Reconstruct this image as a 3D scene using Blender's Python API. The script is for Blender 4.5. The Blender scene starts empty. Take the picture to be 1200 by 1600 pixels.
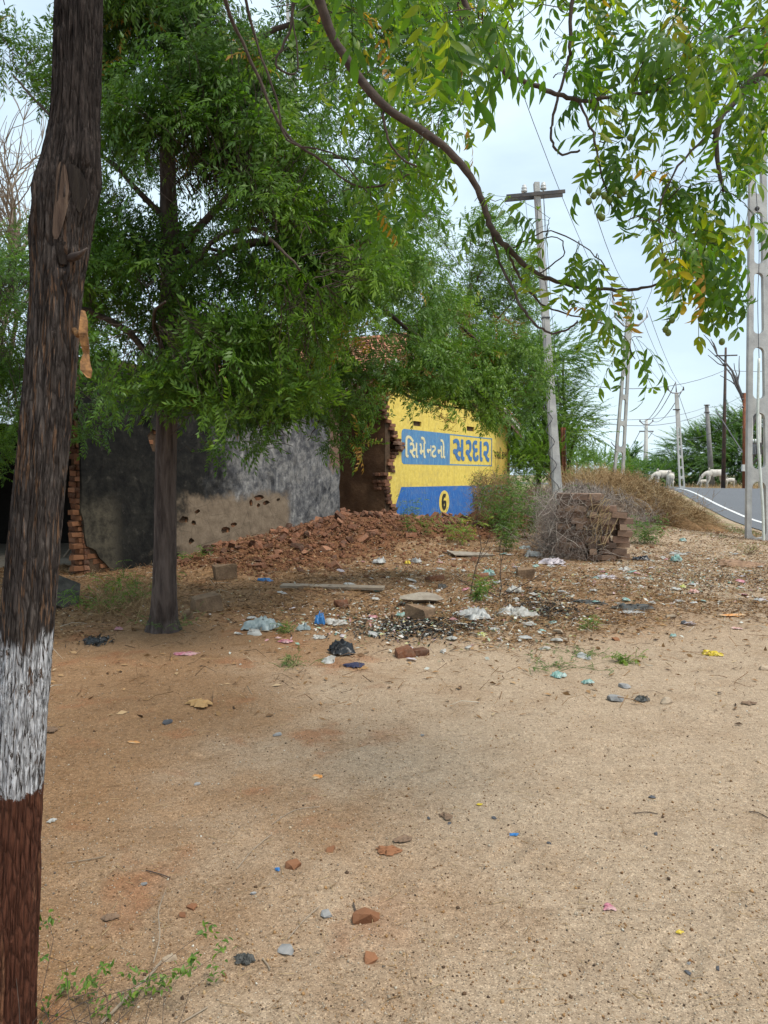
import bpy, bmesh, math, random
import numpy as np
from mathutils import Vector, Matrix, geometry, noise as mnoise
from math import radians, sin, cos, pi

random.seed(7)
RNG = np.random.default_rng(7)
scene = bpy.context.scene
COL = scene.collection

# ------------------------------------------------------------------ camera, sky, sun, exposure
PITCH = math.atan(58.0 / 1200.0)
CAMZ = 1.5
cam_d = bpy.data.cameras.new('camera')
cam = bpy.data.objects.new('camera', cam_d)
COL.objects.link(cam)
cam.location = (0, 0, CAMZ)
cam.rotation_euler = (pi / 2 - PITCH, 0, 0)
cam_d.sensor_fit = 'VERTICAL'
cam_d.sensor_height = 36.0
cam_d.lens = 27.0
cam_d.clip_start = 0.05
cam_d.clip_end = 6000.0
scene.camera = cam

SUN_DIR = Vector((0.42, -0.30, 1.0)).normalized()      # towards the sun
SUN_EL = math.asin(SUN_DIR.z)
SUN_AZ = math.atan2(SUN_DIR.x, SUN_DIR.y)
SKY_STRENGTH = 0.074
world = bpy.data.worlds.new('World')
scene.world = world
world.use_nodes = True
wt = world.node_tree
for n in list(wt.nodes):
    wt.nodes.remove(n)
w_out = wt.nodes.new('ShaderNodeOutputWorld')
w_bg = wt.nodes.new('ShaderNodeBackground')
w_bg.inputs['Strength'].default_value = SKY_STRENGTH
w_sky = wt.nodes.new('ShaderNodeTexSky')
w_sky.sky_type = 'NISHITA'
w_sky.sun_disc = False
w_sky.sun_elevation = SUN_EL
w_sky.sun_rotation = SUN_AZ
w_sky.air_density = 1.0
w_sky.dust_density = 2.5
w_sky.ozone_density = 1.0
w_co = wt.nodes.new('ShaderNodeTexCoord')
w_map = wt.nodes.new('ShaderNodeMapping')
w_map.inputs['Scale'].default_value = (1.0, 1.0, 2.6)
w_map.inputs['Location'].default_value = (0.35, 0.2, 0.1)
w_no = wt.nodes.new('ShaderNodeTexNoise')
w_no.inputs['Scale'].default_value = 1.9
w_no.inputs['Detail'].default_value = 7.0
w_no.inputs['Roughness'].default_value = 0.52
w_ra = wt.nodes.new('ShaderNodeValToRGB')
w_ra.color_ramp.elements[0].position = 0.40
w_ra.color_ramp.elements[0].color = (0.58, 0.58, 0.58, 1)
w_ra.color_ramp.elements[1].position = 0.60
w_ra.color_ramp.elements[1].color = (0.95, 0.95, 0.95, 1)
w_mix = wt.nodes.new('ShaderNodeMix')
w_mix.data_type = 'RGBA'
w_mix.inputs[7].default_value = (4.9, 6.0, 6.7, 1)
wt.links.new(w_co.outputs['Generated'], w_map.inputs['Vector'])
wt.links.new(w_map.outputs[0], w_no.inputs['Vector'])
wt.links.new(w_no.outputs['Fac'], w_ra.inputs[0])
wt.links.new(w_ra.outputs[0], w_mix.inputs[0])
wt.links.new(w_sky.outputs[0], w_mix.inputs[6])
wt.links.new(w_mix.outputs[2], w_bg.inputs['Color'])
wt.links.new(w_bg.outputs[0], w_out.inputs['Surface'])

sun_d = bpy.data.lights.new('sun', 'SUN')
sun_d.energy = 1.5
sun_d.angle = radians(22)
sun_d.color = (1.0, 0.95, 0.86)
sun = bpy.data.objects.new('sun', sun_d)
COL.objects.link(sun)
sun.rotation_euler = (-SUN_DIR).to_track_quat('-Z', 'Y').to_euler()

vs = scene.view_settings
vs.view_transform = 'Standard'
vs.look = 'None'
vs.exposure = 1.36
vs.gamma = 1.0
vs.use_curve_mapping = False
scene.cycles.max_bounces = 6
scene.cycles.diffuse_bounces = 3
scene.cycles.transparent_max_bounces = 6

# ------------------------------------------------------------------ maths helpers
CT, ST = cos(PITCH), sin(PITCH)


def P(px, py, D):
    dx, dy = (px - 600) / 1200.0, (800 - py) / 1200.0
    y = CT + dy * ST
    z = -ST + dy * CT
    s = D / y
    return Vector((dx * s, D, CAMZ + z * s))


def _hash(ix, iy, iz, seed):
    h = (ix * 374761393 + iy * 668265263 + iz * 1442695041 + seed * 974634777) & 0xFFFFFFFF
    h = ((h ^ (h >> 13)) * 1274126177) & 0xFFFFFFFF
    h = (h ^ (h >> 16)) & 0xFFFFFFFF
    return h / 4294967295.0


def vn(x, y, z=0.0, seed=0):
    """value noise, 0..1, arrays"""
    x = np.asarray(x, float); y = np.asarray(y, float); z = np.asarray(z, float) + np.zeros_like(x)
    ix, iy, iz = np.floor(x).astype(np.int64), np.floor(y).astype(np.int64), np.floor(z).astype(np.int64)
    fx, fy, fz = x - ix, y - iy, z - iz
    fx = fx * fx * (3 - 2 * fx); fy = fy * fy * (3 - 2 * fy); fz = fz * fz * (3 - 2 * fz)
    r = 0
    for a in (0, 1):
        for b in (0, 1):
            for c in (0, 1):
                w = (fx if a else 1 - fx) * (fy if b else 1 - fy) * (fz if c else 1 - fz)
                r = r + w * _hash(ix + a, iy + b, iz + c, seed)
    return r


def fbm(x, y, z=0.0, octv=4, seed=0, gain=0.5):
    a, s, t = 1.0, 0.0, 0.0
    f = 1.0
    for k in range(octv):
        s = s + a * vn(np.asarray(x) * f, np.asarray(y) * f, np.asarray(z) * f, seed + k * 17)
        t += a
        a *= gain
        f *= 2.03
    return s / t


def sstep(a, b, x):
    t = np.clip((np.asarray(x, float) - a) / (b - a), 0, 1)
    return t * t * (3 - 2 * t)


MOUNDS = [(-0.55, 16.0, 1.5, 0.26), (-2.0, 14.0, 0.95, 0.13), (-2.7, 13.0, 0.7, 0.08), (0.75, 15.6, 1.2, 0.14),
          (-1.2, 14.9, 1.0, 0.10),
          (5.2, 18.5, 2.6, 0.42), (3.0, 18.0, 2.0, 0.22), (8.0, 30.0, 3.5, 0.25), (-0.8, 10.0, 1.2, 0.05)]
_fr = np.random.default_rng(404)
DENTS = []
for _k in range(80):
    _y = _fr.uniform(1.9, 7.5)
    DENTS.append((_fr.uniform(-.48, .55) * _y, _y, _fr.uniform(0, pi), _fr.uniform(.09, .14), _fr.uniform(.035, .055), _fr.uniform(.006, .013)))


def dents(x, y):
    if not np.any((y < 8) & (y > 1)): return 0.0
    if np.size(x) > 5000:
        out = np.zeros(np.broadcast(x, y).shape)
        xx, yy = np.broadcast_to(x, out.shape), np.broadcast_to(y, out.shape)
        mk = (yy < 8.5) & (yy > 1) & (np.abs(xx) < 6)
        out[mk] = _dents(xx[mk], yy[mk])
        return out
    return _dents(x, y)


def _dents(x, y):
    h = 0
    for (dx, dy, a, l, w, d) in DENTS:
        u = (x - dx) * cos(a) + (y - dy) * sin(a)
        v = -(x - dx) * sin(a) + (y - dy) * cos(a)
        r = (u / l) ** 2 + (v / w) ** 2
        h = h - d * np.exp(-r * r * .6) + d * .45 * np.exp(-(np.sqrt(r) - 1.35) ** 2 * 9)
    return h


ROAD = [(-6.5, -40), (-0.5, -22), (4.3, -2), (6.9, 8), (8.9, 16), (10.4, 22), (13.6, 33), (16.1, 42), (17.2, 46), (20.2, 56), (22.0, 64), (22.6, 75), (21.0, 95), (15.0, 130), (2.0, 180)]
ROAD_Y = np.array([p[1] for p in ROAD], float)
ROAD_X = np.array([p[0] for p in ROAD], float)
ROADW = 6.6


def gh(x, y, fine=True):
    x = np.asarray(x, float); y = np.asarray(y, float)
    h = 0.60 * sstep(24, 46, y) - 0.31 * sstep(46, 68, y)
    for (mx, my, r, a) in MOUNDS:
        h = h + a * np.exp(-((x - mx) ** 2 + (y - my) ** 2) / (r * r))
    if fine:
        rx = np.interp(y, ROAD_Y, ROAD_X)
        onroad = sstep(-1.2, 0.0, x - rx) * (1 - sstep(ROADW, ROADW + 1.5, x - rx))
        k = 1 - onroad
        strip = sstep(6.3, 8.5, y) * (1 - sstep(20, 26, y)) * (1 - sstep(3.5, 6.5, x) * 0.6)
        h = h + k * (0.030 * (fbm(x * 1.1, y * 1.1, 0, 3, 3) - 0.5)
                     + 0.016 * (fbm(x * 4.7, y * 4.7, 0, 3, 5) - 0.5)
                     + (0.012 * (fbm(x * 15, y * 15, 0, 3, 51) - 0.5) + dents(x, y)) * (1 - sstep(7, 10, y)) * (y > 1.2)
                     + strip * 0.10 * (fbm(x * 2.2, y * 2.2, 0, 3, 9) - 0.35))
    return h


def ghf(x, y):
    return float(gh(x, y))


def Gv(px, py, passes=3):
    """points on the ground seen at pixels of the photograph (arrays)"""
    px = np.atleast_1d(np.asarray(px, float)); py = np.atleast_1d(np.asarray(py, float))
    dx, dy = (px - 600) / 1200.0, (800 - py) / 1200.0
    yy = CT + dy * ST
    sx_, sz_ = dx / yy, (-ST + dy * CT) / yy
    D = np.geomspace(1.6, 90, 260)[:, None]
    d = CAMZ + sz_ * D - gh(sx_ * D, D + 0 * sx_, False)
    i = np.argmax(d < 0, 0)
    i = np.where((d < 0).any(0), np.maximum(i, 1), len(D) - 1)
    k = np.arange(len(px))
    Dv = D[i - 1, 0] + d[i - 1, k] / (d[i - 1, k] - d[i, k] + 1e-9) * (D[i, 0] - D[i - 1, 0])
    for _ in range(passes):
        h = gh(sx_ * Dv, Dv)
        Dn = (h - CAMZ) / np.minimum(sz_, -1e-3)
        Dv = np.where(np.abs(Dn - Dv) < .15 * Dv, .5 * (Dv + Dn), Dv)
    return np.column_stack([sx_ * Dv, Dv, gh(sx_ * Dv, Dv)])


def G(px, py):
    return Vector(Gv(px, py)[0].tolist())


def in_poly(px, py, poly):
    c = np.zeros(len(px), bool)
    n = len(poly)
    for i in range(n):
        x1, y1 = poly[i]; x2, y2 = poly[(i + 1) % n]
        if y1 == y2:
            continue
        t = ((y1 > py) != (y2 > py)) & (px < (x2 - x1) * (py - y1) / (y2 - y1) + x1)
        c ^= t
    return c


def sample_poly(poly, n, rng=RNG):
    xs = [p[0] for p in poly]; ys = [p[1] for p in poly]
    out = np.zeros((0, 2))
    while len(out) < n:
        q = np.stack([rng.uniform(min(xs), max(xs), n * 3), rng.uniform(min(ys), max(ys), n * 3)], 1)
        out = np.concatenate([out, q[in_poly(q[:, 0], q[:, 1], poly)]])
    return out[:n]


# ------------------------------------------------------------------ object helpers
def tag(o, label=None, cat=None, group=None, kind=None):
    if label: o['label'] = label
    if cat: o['category'] = cat
    if group: o['group'] = group
    if kind: o['kind'] = kind
    return o


def empty(name, loc=(0, 0, 0), rz=0.0, label=None, cat=None, group=None):
    o = bpy.data.objects.new(name, None)
    o.empty_display_size = 0.2
    COL.objects.link(o)
    o.location = loc
    o.rotation_euler = (0, 0, rz)
    return tag(o, label, cat, group, 'thing' if cat else None)


def link(name, me, mat=None, parent=None, loc=None, rot=None, scale=None):
    o = bpy.data.objects.new(name, me)
    if mat is not None and len(me.materials) == 0:
        me.materials.append(mat)
    COL.objects.link(o)
    if loc is not None: o.location = loc
    if rot is not None: o.rotation_euler = rot
    if scale is not None: o.scale = scale if hasattr(scale, '__len__') else (scale,) * 3
    if parent is not None:
        o.parent = parent
    return o


def world_child(o, parent):
    """parent o (built in world coordinates) to an Empty without moving it"""
    o.parent = parent
    o.matrix_parent_inverse = Matrix.LocRotScale(parent.location, parent.rotation_euler, (1, 1, 1)).inverted()
    return o


def mesh_np(name, V, F, mat=None, tint=None, smooth=False):
    """V (n,3), F list of (m,k) arrays or one"""
    if not isinstance(F, (list, tuple)):
        F = [F]
    me = bpy.data.meshes.new(name)
    V = np.asarray(V, np.float32)
    me.vertices.add(len(V))
    me.vertices.foreach_set('co', V.ravel())
    loops = np.concatenate([f.ravel() for f in F]).astype(np.int32)
    tot = np.concatenate([np.full(len(f), f.shape[1]) for f in F]).astype(np.int32)
    st = np.concatenate([[0], np.cumsum(tot)[:-1]]).astype(np.int32)
    me.loops.add(len(loops))
    me.loops.foreach_set('vertex_index', loops)
    me.polygons.add(len(tot))
    me.polygons.foreach_set('loop_start', st)
    me.polygons.foreach_set('loop_total', tot)
    if smooth:
        me.polygons.foreach_set('use_smooth', np.ones(len(tot), bool))
    if tint is not None:
        a = me.attributes.new('tint', 'FLOAT', 'FACE')
        a.data.foreach_set('value', np.asarray(tint, np.float32))
    me.update(calc_edges=True)
    if mat is not None:
        me.materials.append(mat)
    return me


class MB:
    def __init__(self):
        self.v = []; self.f = []

    def add(self, vs_, fs):
        b = len(self.v)
        self.v += [tuple(p) for p in vs_]
        self.f += [tuple(i + b for i in f) for f in fs]

    def box(self, c, s, R=None):
        pts = []
        for z in (-.5, .5):
            for x, y in ((-.5, -.5), (.5, -.5), (.5, .5), (-.5, .5)):
                p = Vector((x * s[0], y * s[1], z * s[2]))
                if R is not None: p = R @ p
                pts.append(Vector(c) + p)
        self.add(pts, [(3, 2, 1, 0), (4, 5, 6, 7), (0, 1, 5, 4), (1, 2, 6, 5), (2, 3, 7, 6), (3, 0, 4, 7)])

    def tube(self, pts, rads, n=8, cap=True):
        pts = [Vector(p) for p in pts]
        if not hasattr(rads, '__len__'): rads = [rads] * len(pts)
        b = len(self.v)
        ref = Vector((0.31, 0.17, 0.93)).normalized()
        for i, p in enumerate(pts):
            d = (pts[min(i + 1, len(pts) - 1)] - pts[max(i - 1, 0)]).normalized()
            u = d.cross(ref)
            if u.length < 1e-3: u = d.cross(Vector((1, 0, 0)))
            u.normalize(); w = d.cross(u)
            for k in range(n):
                a = 2 * pi * k / n
                self.v.append(tuple(p + (u * cos(a) + w * sin(a)) * rads[i]))
        for i in range(len(pts) - 1):
            for k in range(n):
                k2 = (k + 1) % n
                self.f.append((b + i * n + k, b + i * n + k2, b + (i + 1) * n + k2, b + (i + 1) * n + k))
        if cap:
            self.f.append(tuple(b + k for k in range(n))[::-1])
            self.f.append(tuple(b + (len(pts) - 1) * n + k for k in range(n)))

    def mesh(self, name, mat=None, smooth=False):
        me = bpy.data.meshes.new(name)
        me.from_pydata(self.v, [], self.f)
        if smooth:
            me.polygons.foreach_set('use_smooth', [True] * len(me.polygons))
        if mat is not None: me.materials.append(mat)
        me.update()
        return me

    def build(self, name, mat=None, parent=None, smooth=False, **k):
        return link(name, self.mesh(name, mat, smooth), None, parent, **k)


def panel(outer, holes, O, U, N, th, mb=None):
    """flat slab: outer / holes in (u, z); origin O, horizontal axis U, thickness th along -N"""
    mb = mb or MB()
    loops = [outer] + list(holes)
    flat = [q for l in loops for q in l]
    tris = geometry.tessellate_polygon([[Vector((q[0], q[1], 0)) for q in l] for l in loops])
    fr = [O + U * q[0] + Vector((0, 0, q[1])) for q in flat]
    bk = [p - N * th for p in fr]
    n = len(flat)
    fs = []
    for t in tris:
        a, b, c = (fr[i] for i in t)
        nn = (b - a).cross(c - a)
        if nn.dot(N) < 0: t = (t[0], t[2], t[1])
        fs.append(tuple(t)); fs.append(tuple(i + n for i in (t[0], t[2], t[1])))
    s = 0
    for l in loops:
        m = len(l)
        for i in range(m):
            j = (i + 1) % m
            fs.append((s + i, s + j, s + j + n, s + i + n))
        s += m
    mb.add(fr + bk, fs)
    return mb


# ------------------------------------------------------------------ materials
class NT:
    def __init__(self, name):
        self.m = bpy.data.materials.new(name)
        self.m.use_nodes = True
        self.t = self.m.node_tree
        self.b = self.t.nodes['Principled BSDF']
        self.out = self.t.nodes['Material Output']
        self.tc = self.t.nodes.new('ShaderNodeTexCoord')

    def n(self, kind, **inp):
        nd = self.t.nodes.new('ShaderNode' + kind)
        for k, v in inp.items():
            self.set(nd, k, v)
        return nd

    def set(self, nd, k, v):
        if isinstance(k, str) and k.startswith('i') and k[1:].isdigit(): k = int(k[1:])
        if hasattr(v, 'links') or isinstance(v, bpy.types.NodeSocket):
            self.t.links.new(v, nd.inputs[k])
        else:
            if isinstance(v, tuple) and len(v) == 3 and nd.inputs[k].type == 'RGBA': v = v + (1,)
            nd.inputs[k].default_value = v

    def noise(self, scale, detail=4, rough=.55, vec=None, dist=0.0):
        nd = self.n('TexNoise')
        nd.inputs['Scale'].default_value = scale
        nd.inputs['Detail'].default_value = detail
        nd.inputs['Roughness'].default_value = rough
        nd.inputs['Distortion'].default_value = dist
        self.t.links.new(vec or self.tc.outputs['Object'], nd.inputs['Vector'])
        return nd.outputs['Fac']

    def voro(self, scale, vec=None, out='Distance', feature='F1'):
        nd = self.n('TexVoronoi')
        nd.feature = feature
        nd.inputs['Scale'].default_value = scale
        self.t.links.new(vec or self.tc.outputs['Object'], nd.inputs['Vector'])
        return nd.outputs[out]

    def mapping(self, scale=(1, 1, 1), loc=(0, 0, 0), rot=(0, 0, 0), src=None):
        nd = self.n('Mapping')
        nd.inputs['Scale'].default_value = scale
        nd.inputs['Location'].default_value = loc
        nd.inputs['Rotation'].default_value = rot
        self.t.links.new(src or self.tc.outputs['Object'], nd.inputs['Vector'])
        return nd.outputs[0]

    def ramp(self, fac, stops, interp='LINEAR'):
        nd = self.n('ValToRGB')
        cr = nd.color_ramp
        cr.interpolation = interp
        while len(cr.elements) < len(stops): cr.elements.new(0.5)
        for e, (p, c) in zip(cr.elements, stops):
            e.position = p
            e.color = (c if hasattr(c, '__len__') else (c, c, c)) + ((1,) if not hasattr(c, '__len__') or len(c) == 3 else ())
        self.t.links.new(fac, nd.inputs[0])
        return nd.outputs[0]

    def mix(self, fac, a, b, blend='MIX'):
        nd = self.n('Mix')
        nd.data_type = 'RGBA'
        nd.blend_type = blend
        self.set(nd, 0, fac); self.set(nd, 6, a); self.set(nd, 7, b)
        return nd.outputs[2]

    def math(self, op, a, b=0.0, clamp=False):
        nd = self.n('Math')
        nd.operation = op
        nd.use_clamp = clamp
        self.set(nd, 0, a); self.set(nd, 1, b)
        return nd.outputs[0]

    def mr(self, v, a, b, c=0.0, d=1.0):
        nd = self.n('MapRange')
        nd.interpolation_type = 'SMOOTHSTEP'
        self.set(nd, 0, v)
        for i, q in enumerate((a, b, c, d)): nd.inputs[i + 1].default_value = q
        return nd.outputs[0]

    def xyz(self, src=None):
        nd = self.n('SeparateXYZ')
        self.t.links.new(src or self.tc.outputs['Object'], nd.inputs[0])
        return nd.outputs

    def objrand(self):
        return self.n('ObjectInfo').outputs['Random']

    def attr(self, name='tint'):
        nd = self.n('Attribute')
        nd.attribute_name = name
        return nd.outputs['Fac']

    def bump(self, h, strength=.5, dist=.01):
        nd = self.n('Bump')
        nd.inputs['Strength'].default_value = strength
        nd.inputs['Distance'].default_value = dist
        self.t.links.new(h, nd.inputs['Height'])
        self.t.links.new(nd.outputs[0], self.b.inputs['Normal'])
        return nd

    def done(self, color=None, rough=.8, spec=.3, metal=0.0):
        if color is not None: self.set(self.b, 'Base Color', color)
        self.set(self.b, 'Roughness', rough)
        self.set(self.b, 'Specular IOR Level', spec)
        self.set(self.b, 'Metallic', metal)
        return self.m


def simple(name, c1, c2=None, scale=8., rough=.8, spec=.3, bump=.3, bd=.01, bscale=None, rnd=0.0, metal=0.0):
    m = NT(name)
    c2 = c2 or tuple(x * .7 for x in c1)
    f = m.noise(scale, 5, .6)
    c = m.mix(m.ramp(f, [(.35, 0.), (.65, 1.)]), c1, c2)
    if rnd:
        r = m.math('MULTIPLY_ADD', m.objrand(), rnd)
        m.t.nodes[-1].inputs[2].default_value = 1 - rnd / 2
        c = m.mix(1.0, c, r, 'MULTIPLY')
    if bump: m.bump(m.noise(bscale or scale * 4, 5, .6), bump, bd)
    return m.done(c, rough, spec, metal)


def leaf_mat(name, stops, rand='attr', trans=.35, rough=.45):
    m = NT(name)
    r = m.attr('tint') if rand == 'attr' else m.objrand()
    c = m.ramp(r, stops)
    v = m.noise(14, 3)
    c = m.mix(m.math('MULTIPLY', v, .55), c, m.mix(1.0, c, (.45, .55, .5), 'MULTIPLY'))
    m.done(c, rough, .35)
    tr = m.n('BsdfTranslucent')
    m.set(tr, 'Color', m.mix(1.0, c, (1.5, 1.75, .7), 'MULTIPLY'))
    ms = m.n('MixShader')
    ms.inputs[0].default_value = trans
    m.t.links.new(m.b.outputs[0], ms.inputs[1])
    m.t.links.new(tr.outputs[0], ms.inputs[2])
    m.t.links.new(ms.outputs[0], m.out.inputs['Surface'])
    return m.m


M = {}
M['leafB'] = leaf_mat('neem_leaf', [(0, (.036, .088, .014)), (.5, (.095, .185, .020)), (.8, (.20, .31, .030)), (.93, (.28, .36, .035)), (1, (.40, .19, .03))])
M['leafA'] = leaf_mat('near_leaf', [(0, (.055, .12, .022)), (.45, (.12, .21, .022)), (.8, (.22, .29, .024)), (.96, (.30, .31, .02)), (1, (.45, .22, .03))], trans=.5)
M['leafA_part'] = leaf_mat('near_leaf_single', [(0, (.055, .12, .022)), (.45, (.12, .21, .022)), (.8, (.22, .29, .024)), (.96, (.30, .31, .02)), (1, (.45, .22, .03))], rand='obj', trans=.5)
M['leafC'] = leaf_mat('light_leaf', [(0, (.07, .14, .022)), (.5, (.14, .23, .035)), (.85, (.24, .33, .045)), (1, (.36, .25, .05))])
M['leafP'] = leaf_mat('prosopis_leaf', [(0, (.065, .13, .035)), (.5, (.13, .22, .05)), (.85, (.22, .32, .075)), (1, (.3, .32, .09))], trans=.3)
M['leafBrown'] = leaf_mat('dead_leaf', [(0, (.14, .06, .02)), (.5, (.26, .12, .035)), (1, (.38, .22, .07))], trans=.2, rough=.7)
M['dry'] = leaf_mat('dry_twig', [(0, (.09, .055, .035)), (.4, (.19, .12, .075)), (.8, (.30, .21, .13)), (1, (.42, .30, .17))], trans=.0, rough=.85)
M['grey_twig'] = leaf_mat('grey_twig', [(0, (.17, .125, .105)), (.5, (.30, .235, .205)), (1, (.46, .39, .33))], trans=.0, rough=.85)
M['straw'] = leaf_mat('straw', [(0, (.20, .11, .045)), (.5, (.38, .235, .11)), (1, (.55, .40, .22))], trans=.05, rough=.8)
M['grass'] = leaf_mat('grass', [(0, (.07, .13, .03)), (.5, (.13, .20, .05)), (.8, (.25, .25, .1)), (1, (.38, .3, .15))], trans=.3, rough=.6)
M['litter'] = leaf_mat('ground_litter', [(0, (.05, .03, .02)), (.35, (.20, .10, .042)), (.75, (.36, .20, .085)), (.92, (.46, .30, .16)), (1, (.6, .55, .48))], trans=.0, rough=.85)
M['ash'] = leaf_mat('ash', [(0, (.012, .011, .01)), (.85, (.035, .032, .03)), (.95, (.12, .115, .11)), (1, (.4, .39, .37))], trans=.0, rough=.9)
M['pebble'] = leaf_mat('pebbles', [(0, (.13, .10, .08)), (.5, (.34, .26, .19)), (.85, (.48, .40, .31)), (1, (.66, .6, .53))], trans=.0, rough=.85)
M['scrap_white'] = leaf_mat('paper_scraps', [(0, (.45, .45, .42)), (.6, (.7, .68, .64)), (.75, (.5, .25, .27)), (.85, (.2, .4, .36)), (1, (.62, .5, .2))], trans=.1, rough=.6)
M['twig'] = simple('twig_bark', (.055, .04, .035), (.10, .075, .06), 30, .9, .2, .3)
M['bark_dark'] = None


def bark_plain(name, ca, cb, cc, sx=16):
    m = NT(name)
    v = m.mapping((sx, sx, 2.2))
    r = m.noise(1.0, 6, .65, v, .6)
    c = m.ramp(r, [(.28, cc), (.45, ca), (.62, cb), (.8, tuple(x * 1.25 for x in cb))])
    p = m.noise(3, 4)
    c = m.mix(m.math('MULTIPLY', p, .5), c, m.mix(1.0, c, (.45, .45, .48), 'MULTIPLY'))
    m.bump(r, .9, .02)
    return m.done(c, .9, .2)


M['bark_dark'] = bark_plain('dark_bark', (.075, .056, .048), (.13, .10, .085), (.03, .022, .02))

# --- painted trunk bark
m = NT('painted_trunk_bark')
z = m.xyz()[2]
fiss = m.noise(1.0, 7, .7, m.mapping((62, 62, 6.5)), .9)
fis2 = m.noise(1.0, 5, .7, m.mapping((170, 170, 26)), .4)
patch = m.noise(2.2, 4)
c = m.ramp(fiss, [(.30, (.020, .015, .014)), (.45, (.055, .042, .037)), (.58, (.105, .085, .074)), (.75, (.15, .125, .11))])
# tan-orange inner bark in the furrows, most on the middle height
furrow = m.math('MULTIPLY', m.ramp(m.noise(1.0, 3, .5, m.mapping((120, 120, 5.5), (3, 1, 0)), .7), [(.565, 0.), (.61, 1.)]), m.math('MULTIPLY', m.mr(z, .5, 1.0), m.mr(z, 1.9, 2.35, 1, 0)))
c = m.mix(m.math('MULTIPLY', furrow, .65), c, (.24, .13, .07))
c = m.mix(m.math('MULTIPLY', m.mr(z, 1.9, 2.4), .7), c, m.mix(1.0, c, (.45, .38, .36), 'MULTIPLY'))
wz = m.math('ADD', z, m.math('MULTIPLY', m.math('SUBTRACT', m.noise(1.0, 3, .5, m.mapping((30, 30, 5))), .5), .22))
white = m.math('MULTIPLY', m.mr(wz, 1.10, 1.06), m.ramp(m.noise(1.0, 6, .72, m.mapping((85, 85, 15), (5, 0, 0)), 1.5), [(.435, 0.), (.485, 1.)]))
c = m.mix(white, c, (.68, .68, .70))
rz_ = m.math('ADD', z, m.math('MULTIPLY', m.math('SUBTRACT', m.noise(30, 6, .7), .5), .12))
redp = m.mr(rz_, .675, .665)
redc = m.mix(fis2, (.15, .055, .03), (.085, .032, .02))
c = m.mix(redp, c, m.mix(m.math('MULTIPLY', furrow, 1.0), redc, (.3, .14, .07)))
ghost = m.ramp(m.noise(1.0, 4, .6, m.mapping((30, 30, 3), (9, 0, 0)), .6), [(.60, 0.), (.66, 1.)])
c = m.mix(m.math('MULTIPLY', m.math('MULTIPLY', redp, ghost), .7), c, (.27, .13, .07))
crk = m.voro(1.0, m.mapping((75, 75, 13), (0, 0, 0)), 'Distance', 'DISTANCE_TO_EDGE')
c = m.mix(.75, c, m.mix(1.0, c, m.ramp(crk, [(.0, .30), (.10, .85), (.25, 1.0)]), 'MULTIPLY'))
m.bump(m.math('ADD', m.math('ADD', fiss, m.math('MULTIPLY', fis2, .5)), m.math('MULTIPLY', m.math('MINIMUM', crk, .25), 2.2)), 1.0, .011)
M['trunkA'] = m.done(c, .88, .2)
M['heartwood'] = bark_plain('exposed_wood', (.10, .065, .048), (.17, .115, .08), (.03, .02, .016), 60)
M['hollow_shade'] = bark_plain('hollow_shade_wood', (.02, .014, .012), (.035, .026, .02), (.008, .006, .005), 60)  # near-black colour paints the shade inside the trunk hollows
M['torn'] = simple('torn_bark_tan', (.30, .15, .055), (.11, .055, .025), 60, .9)
M['redpaint'] = M['trunkA']

# --- ground
m = NT('ground_soil')
X, Y, Z = m.xyz()
big = m.noise(.55, 5, .6)
mid = m.noise(2.6, 6, .62)
fine = m.noise(52, 7, .78)
grit = m.voro(260, out='Color')
gritd = m.voro(230)
sand = m.ramp(fine, [(.25, (.26, .185, .12)), (.5, (.405, .30, .205)), (.75, (.535, .42, .305))])
brown = m.ramp(fine, [(.25, (.155, .082, .040)), (.5, (.285, .165, .085)), (.78, (.42, .27, .155))])
red = m.ramp(fine, [(.25, (.22, .09, .04)), (.7, (.36, .16, .075))])
# left half is browner loam, right half is sandy grit
lm = m.math('ADD', m.math('ADD', m.math('MULTIPLY', X, -.42), -.02), m.math('MULTIPLY', m.math('SUBTRACT', big, .5), 2.2))
lmask = m.mr(lm, -.25, .55)
c = m.mix(lmask, sand, brown)
strip = m.math('ADD', Y, m.math('MULTIPLY', m.math('SUBTRACT', mid, .5), 2.4))
smask = m.math('MULTIPLY', m.mr(strip, 6.4, 8.0), m.mr(m.math('ADD', X, m.math('MULTIPLY', m.math('SUBTRACT', big, .5), 3)), 4.6, 2.0))
c = m.mix(m.math('MULTIPLY', smask, .85), c, brown)
rmask = m.math('MULTIPLY', m.ramp(m.noise(1.7, 4, .6, m.mapping((1, 1, 1), (4.2, 1.3, 0))), [(.56, 0.), (.66, 1.)]), m.mr(X, .3, -.3))
c = m.mix(m.math('MULTIPLY', rmask, .6), c, red)
dk = m.ramp(mid, [(.30, (.86, .82, .78)), (.52, (1.0, 1.0, 1.0)), (.7, (1.06, 1.06, 1.06))])
c = m.mix(1.0, c, dk, 'MULTIPLY')
sp = m.ramp(m.xyz(grit)[0], [(.06, .50), (.14, .92), (.84, 1.02), (.93, 1.45)])
c = m.mix(1.0, c, sp, 'MULTIPLY')
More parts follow.
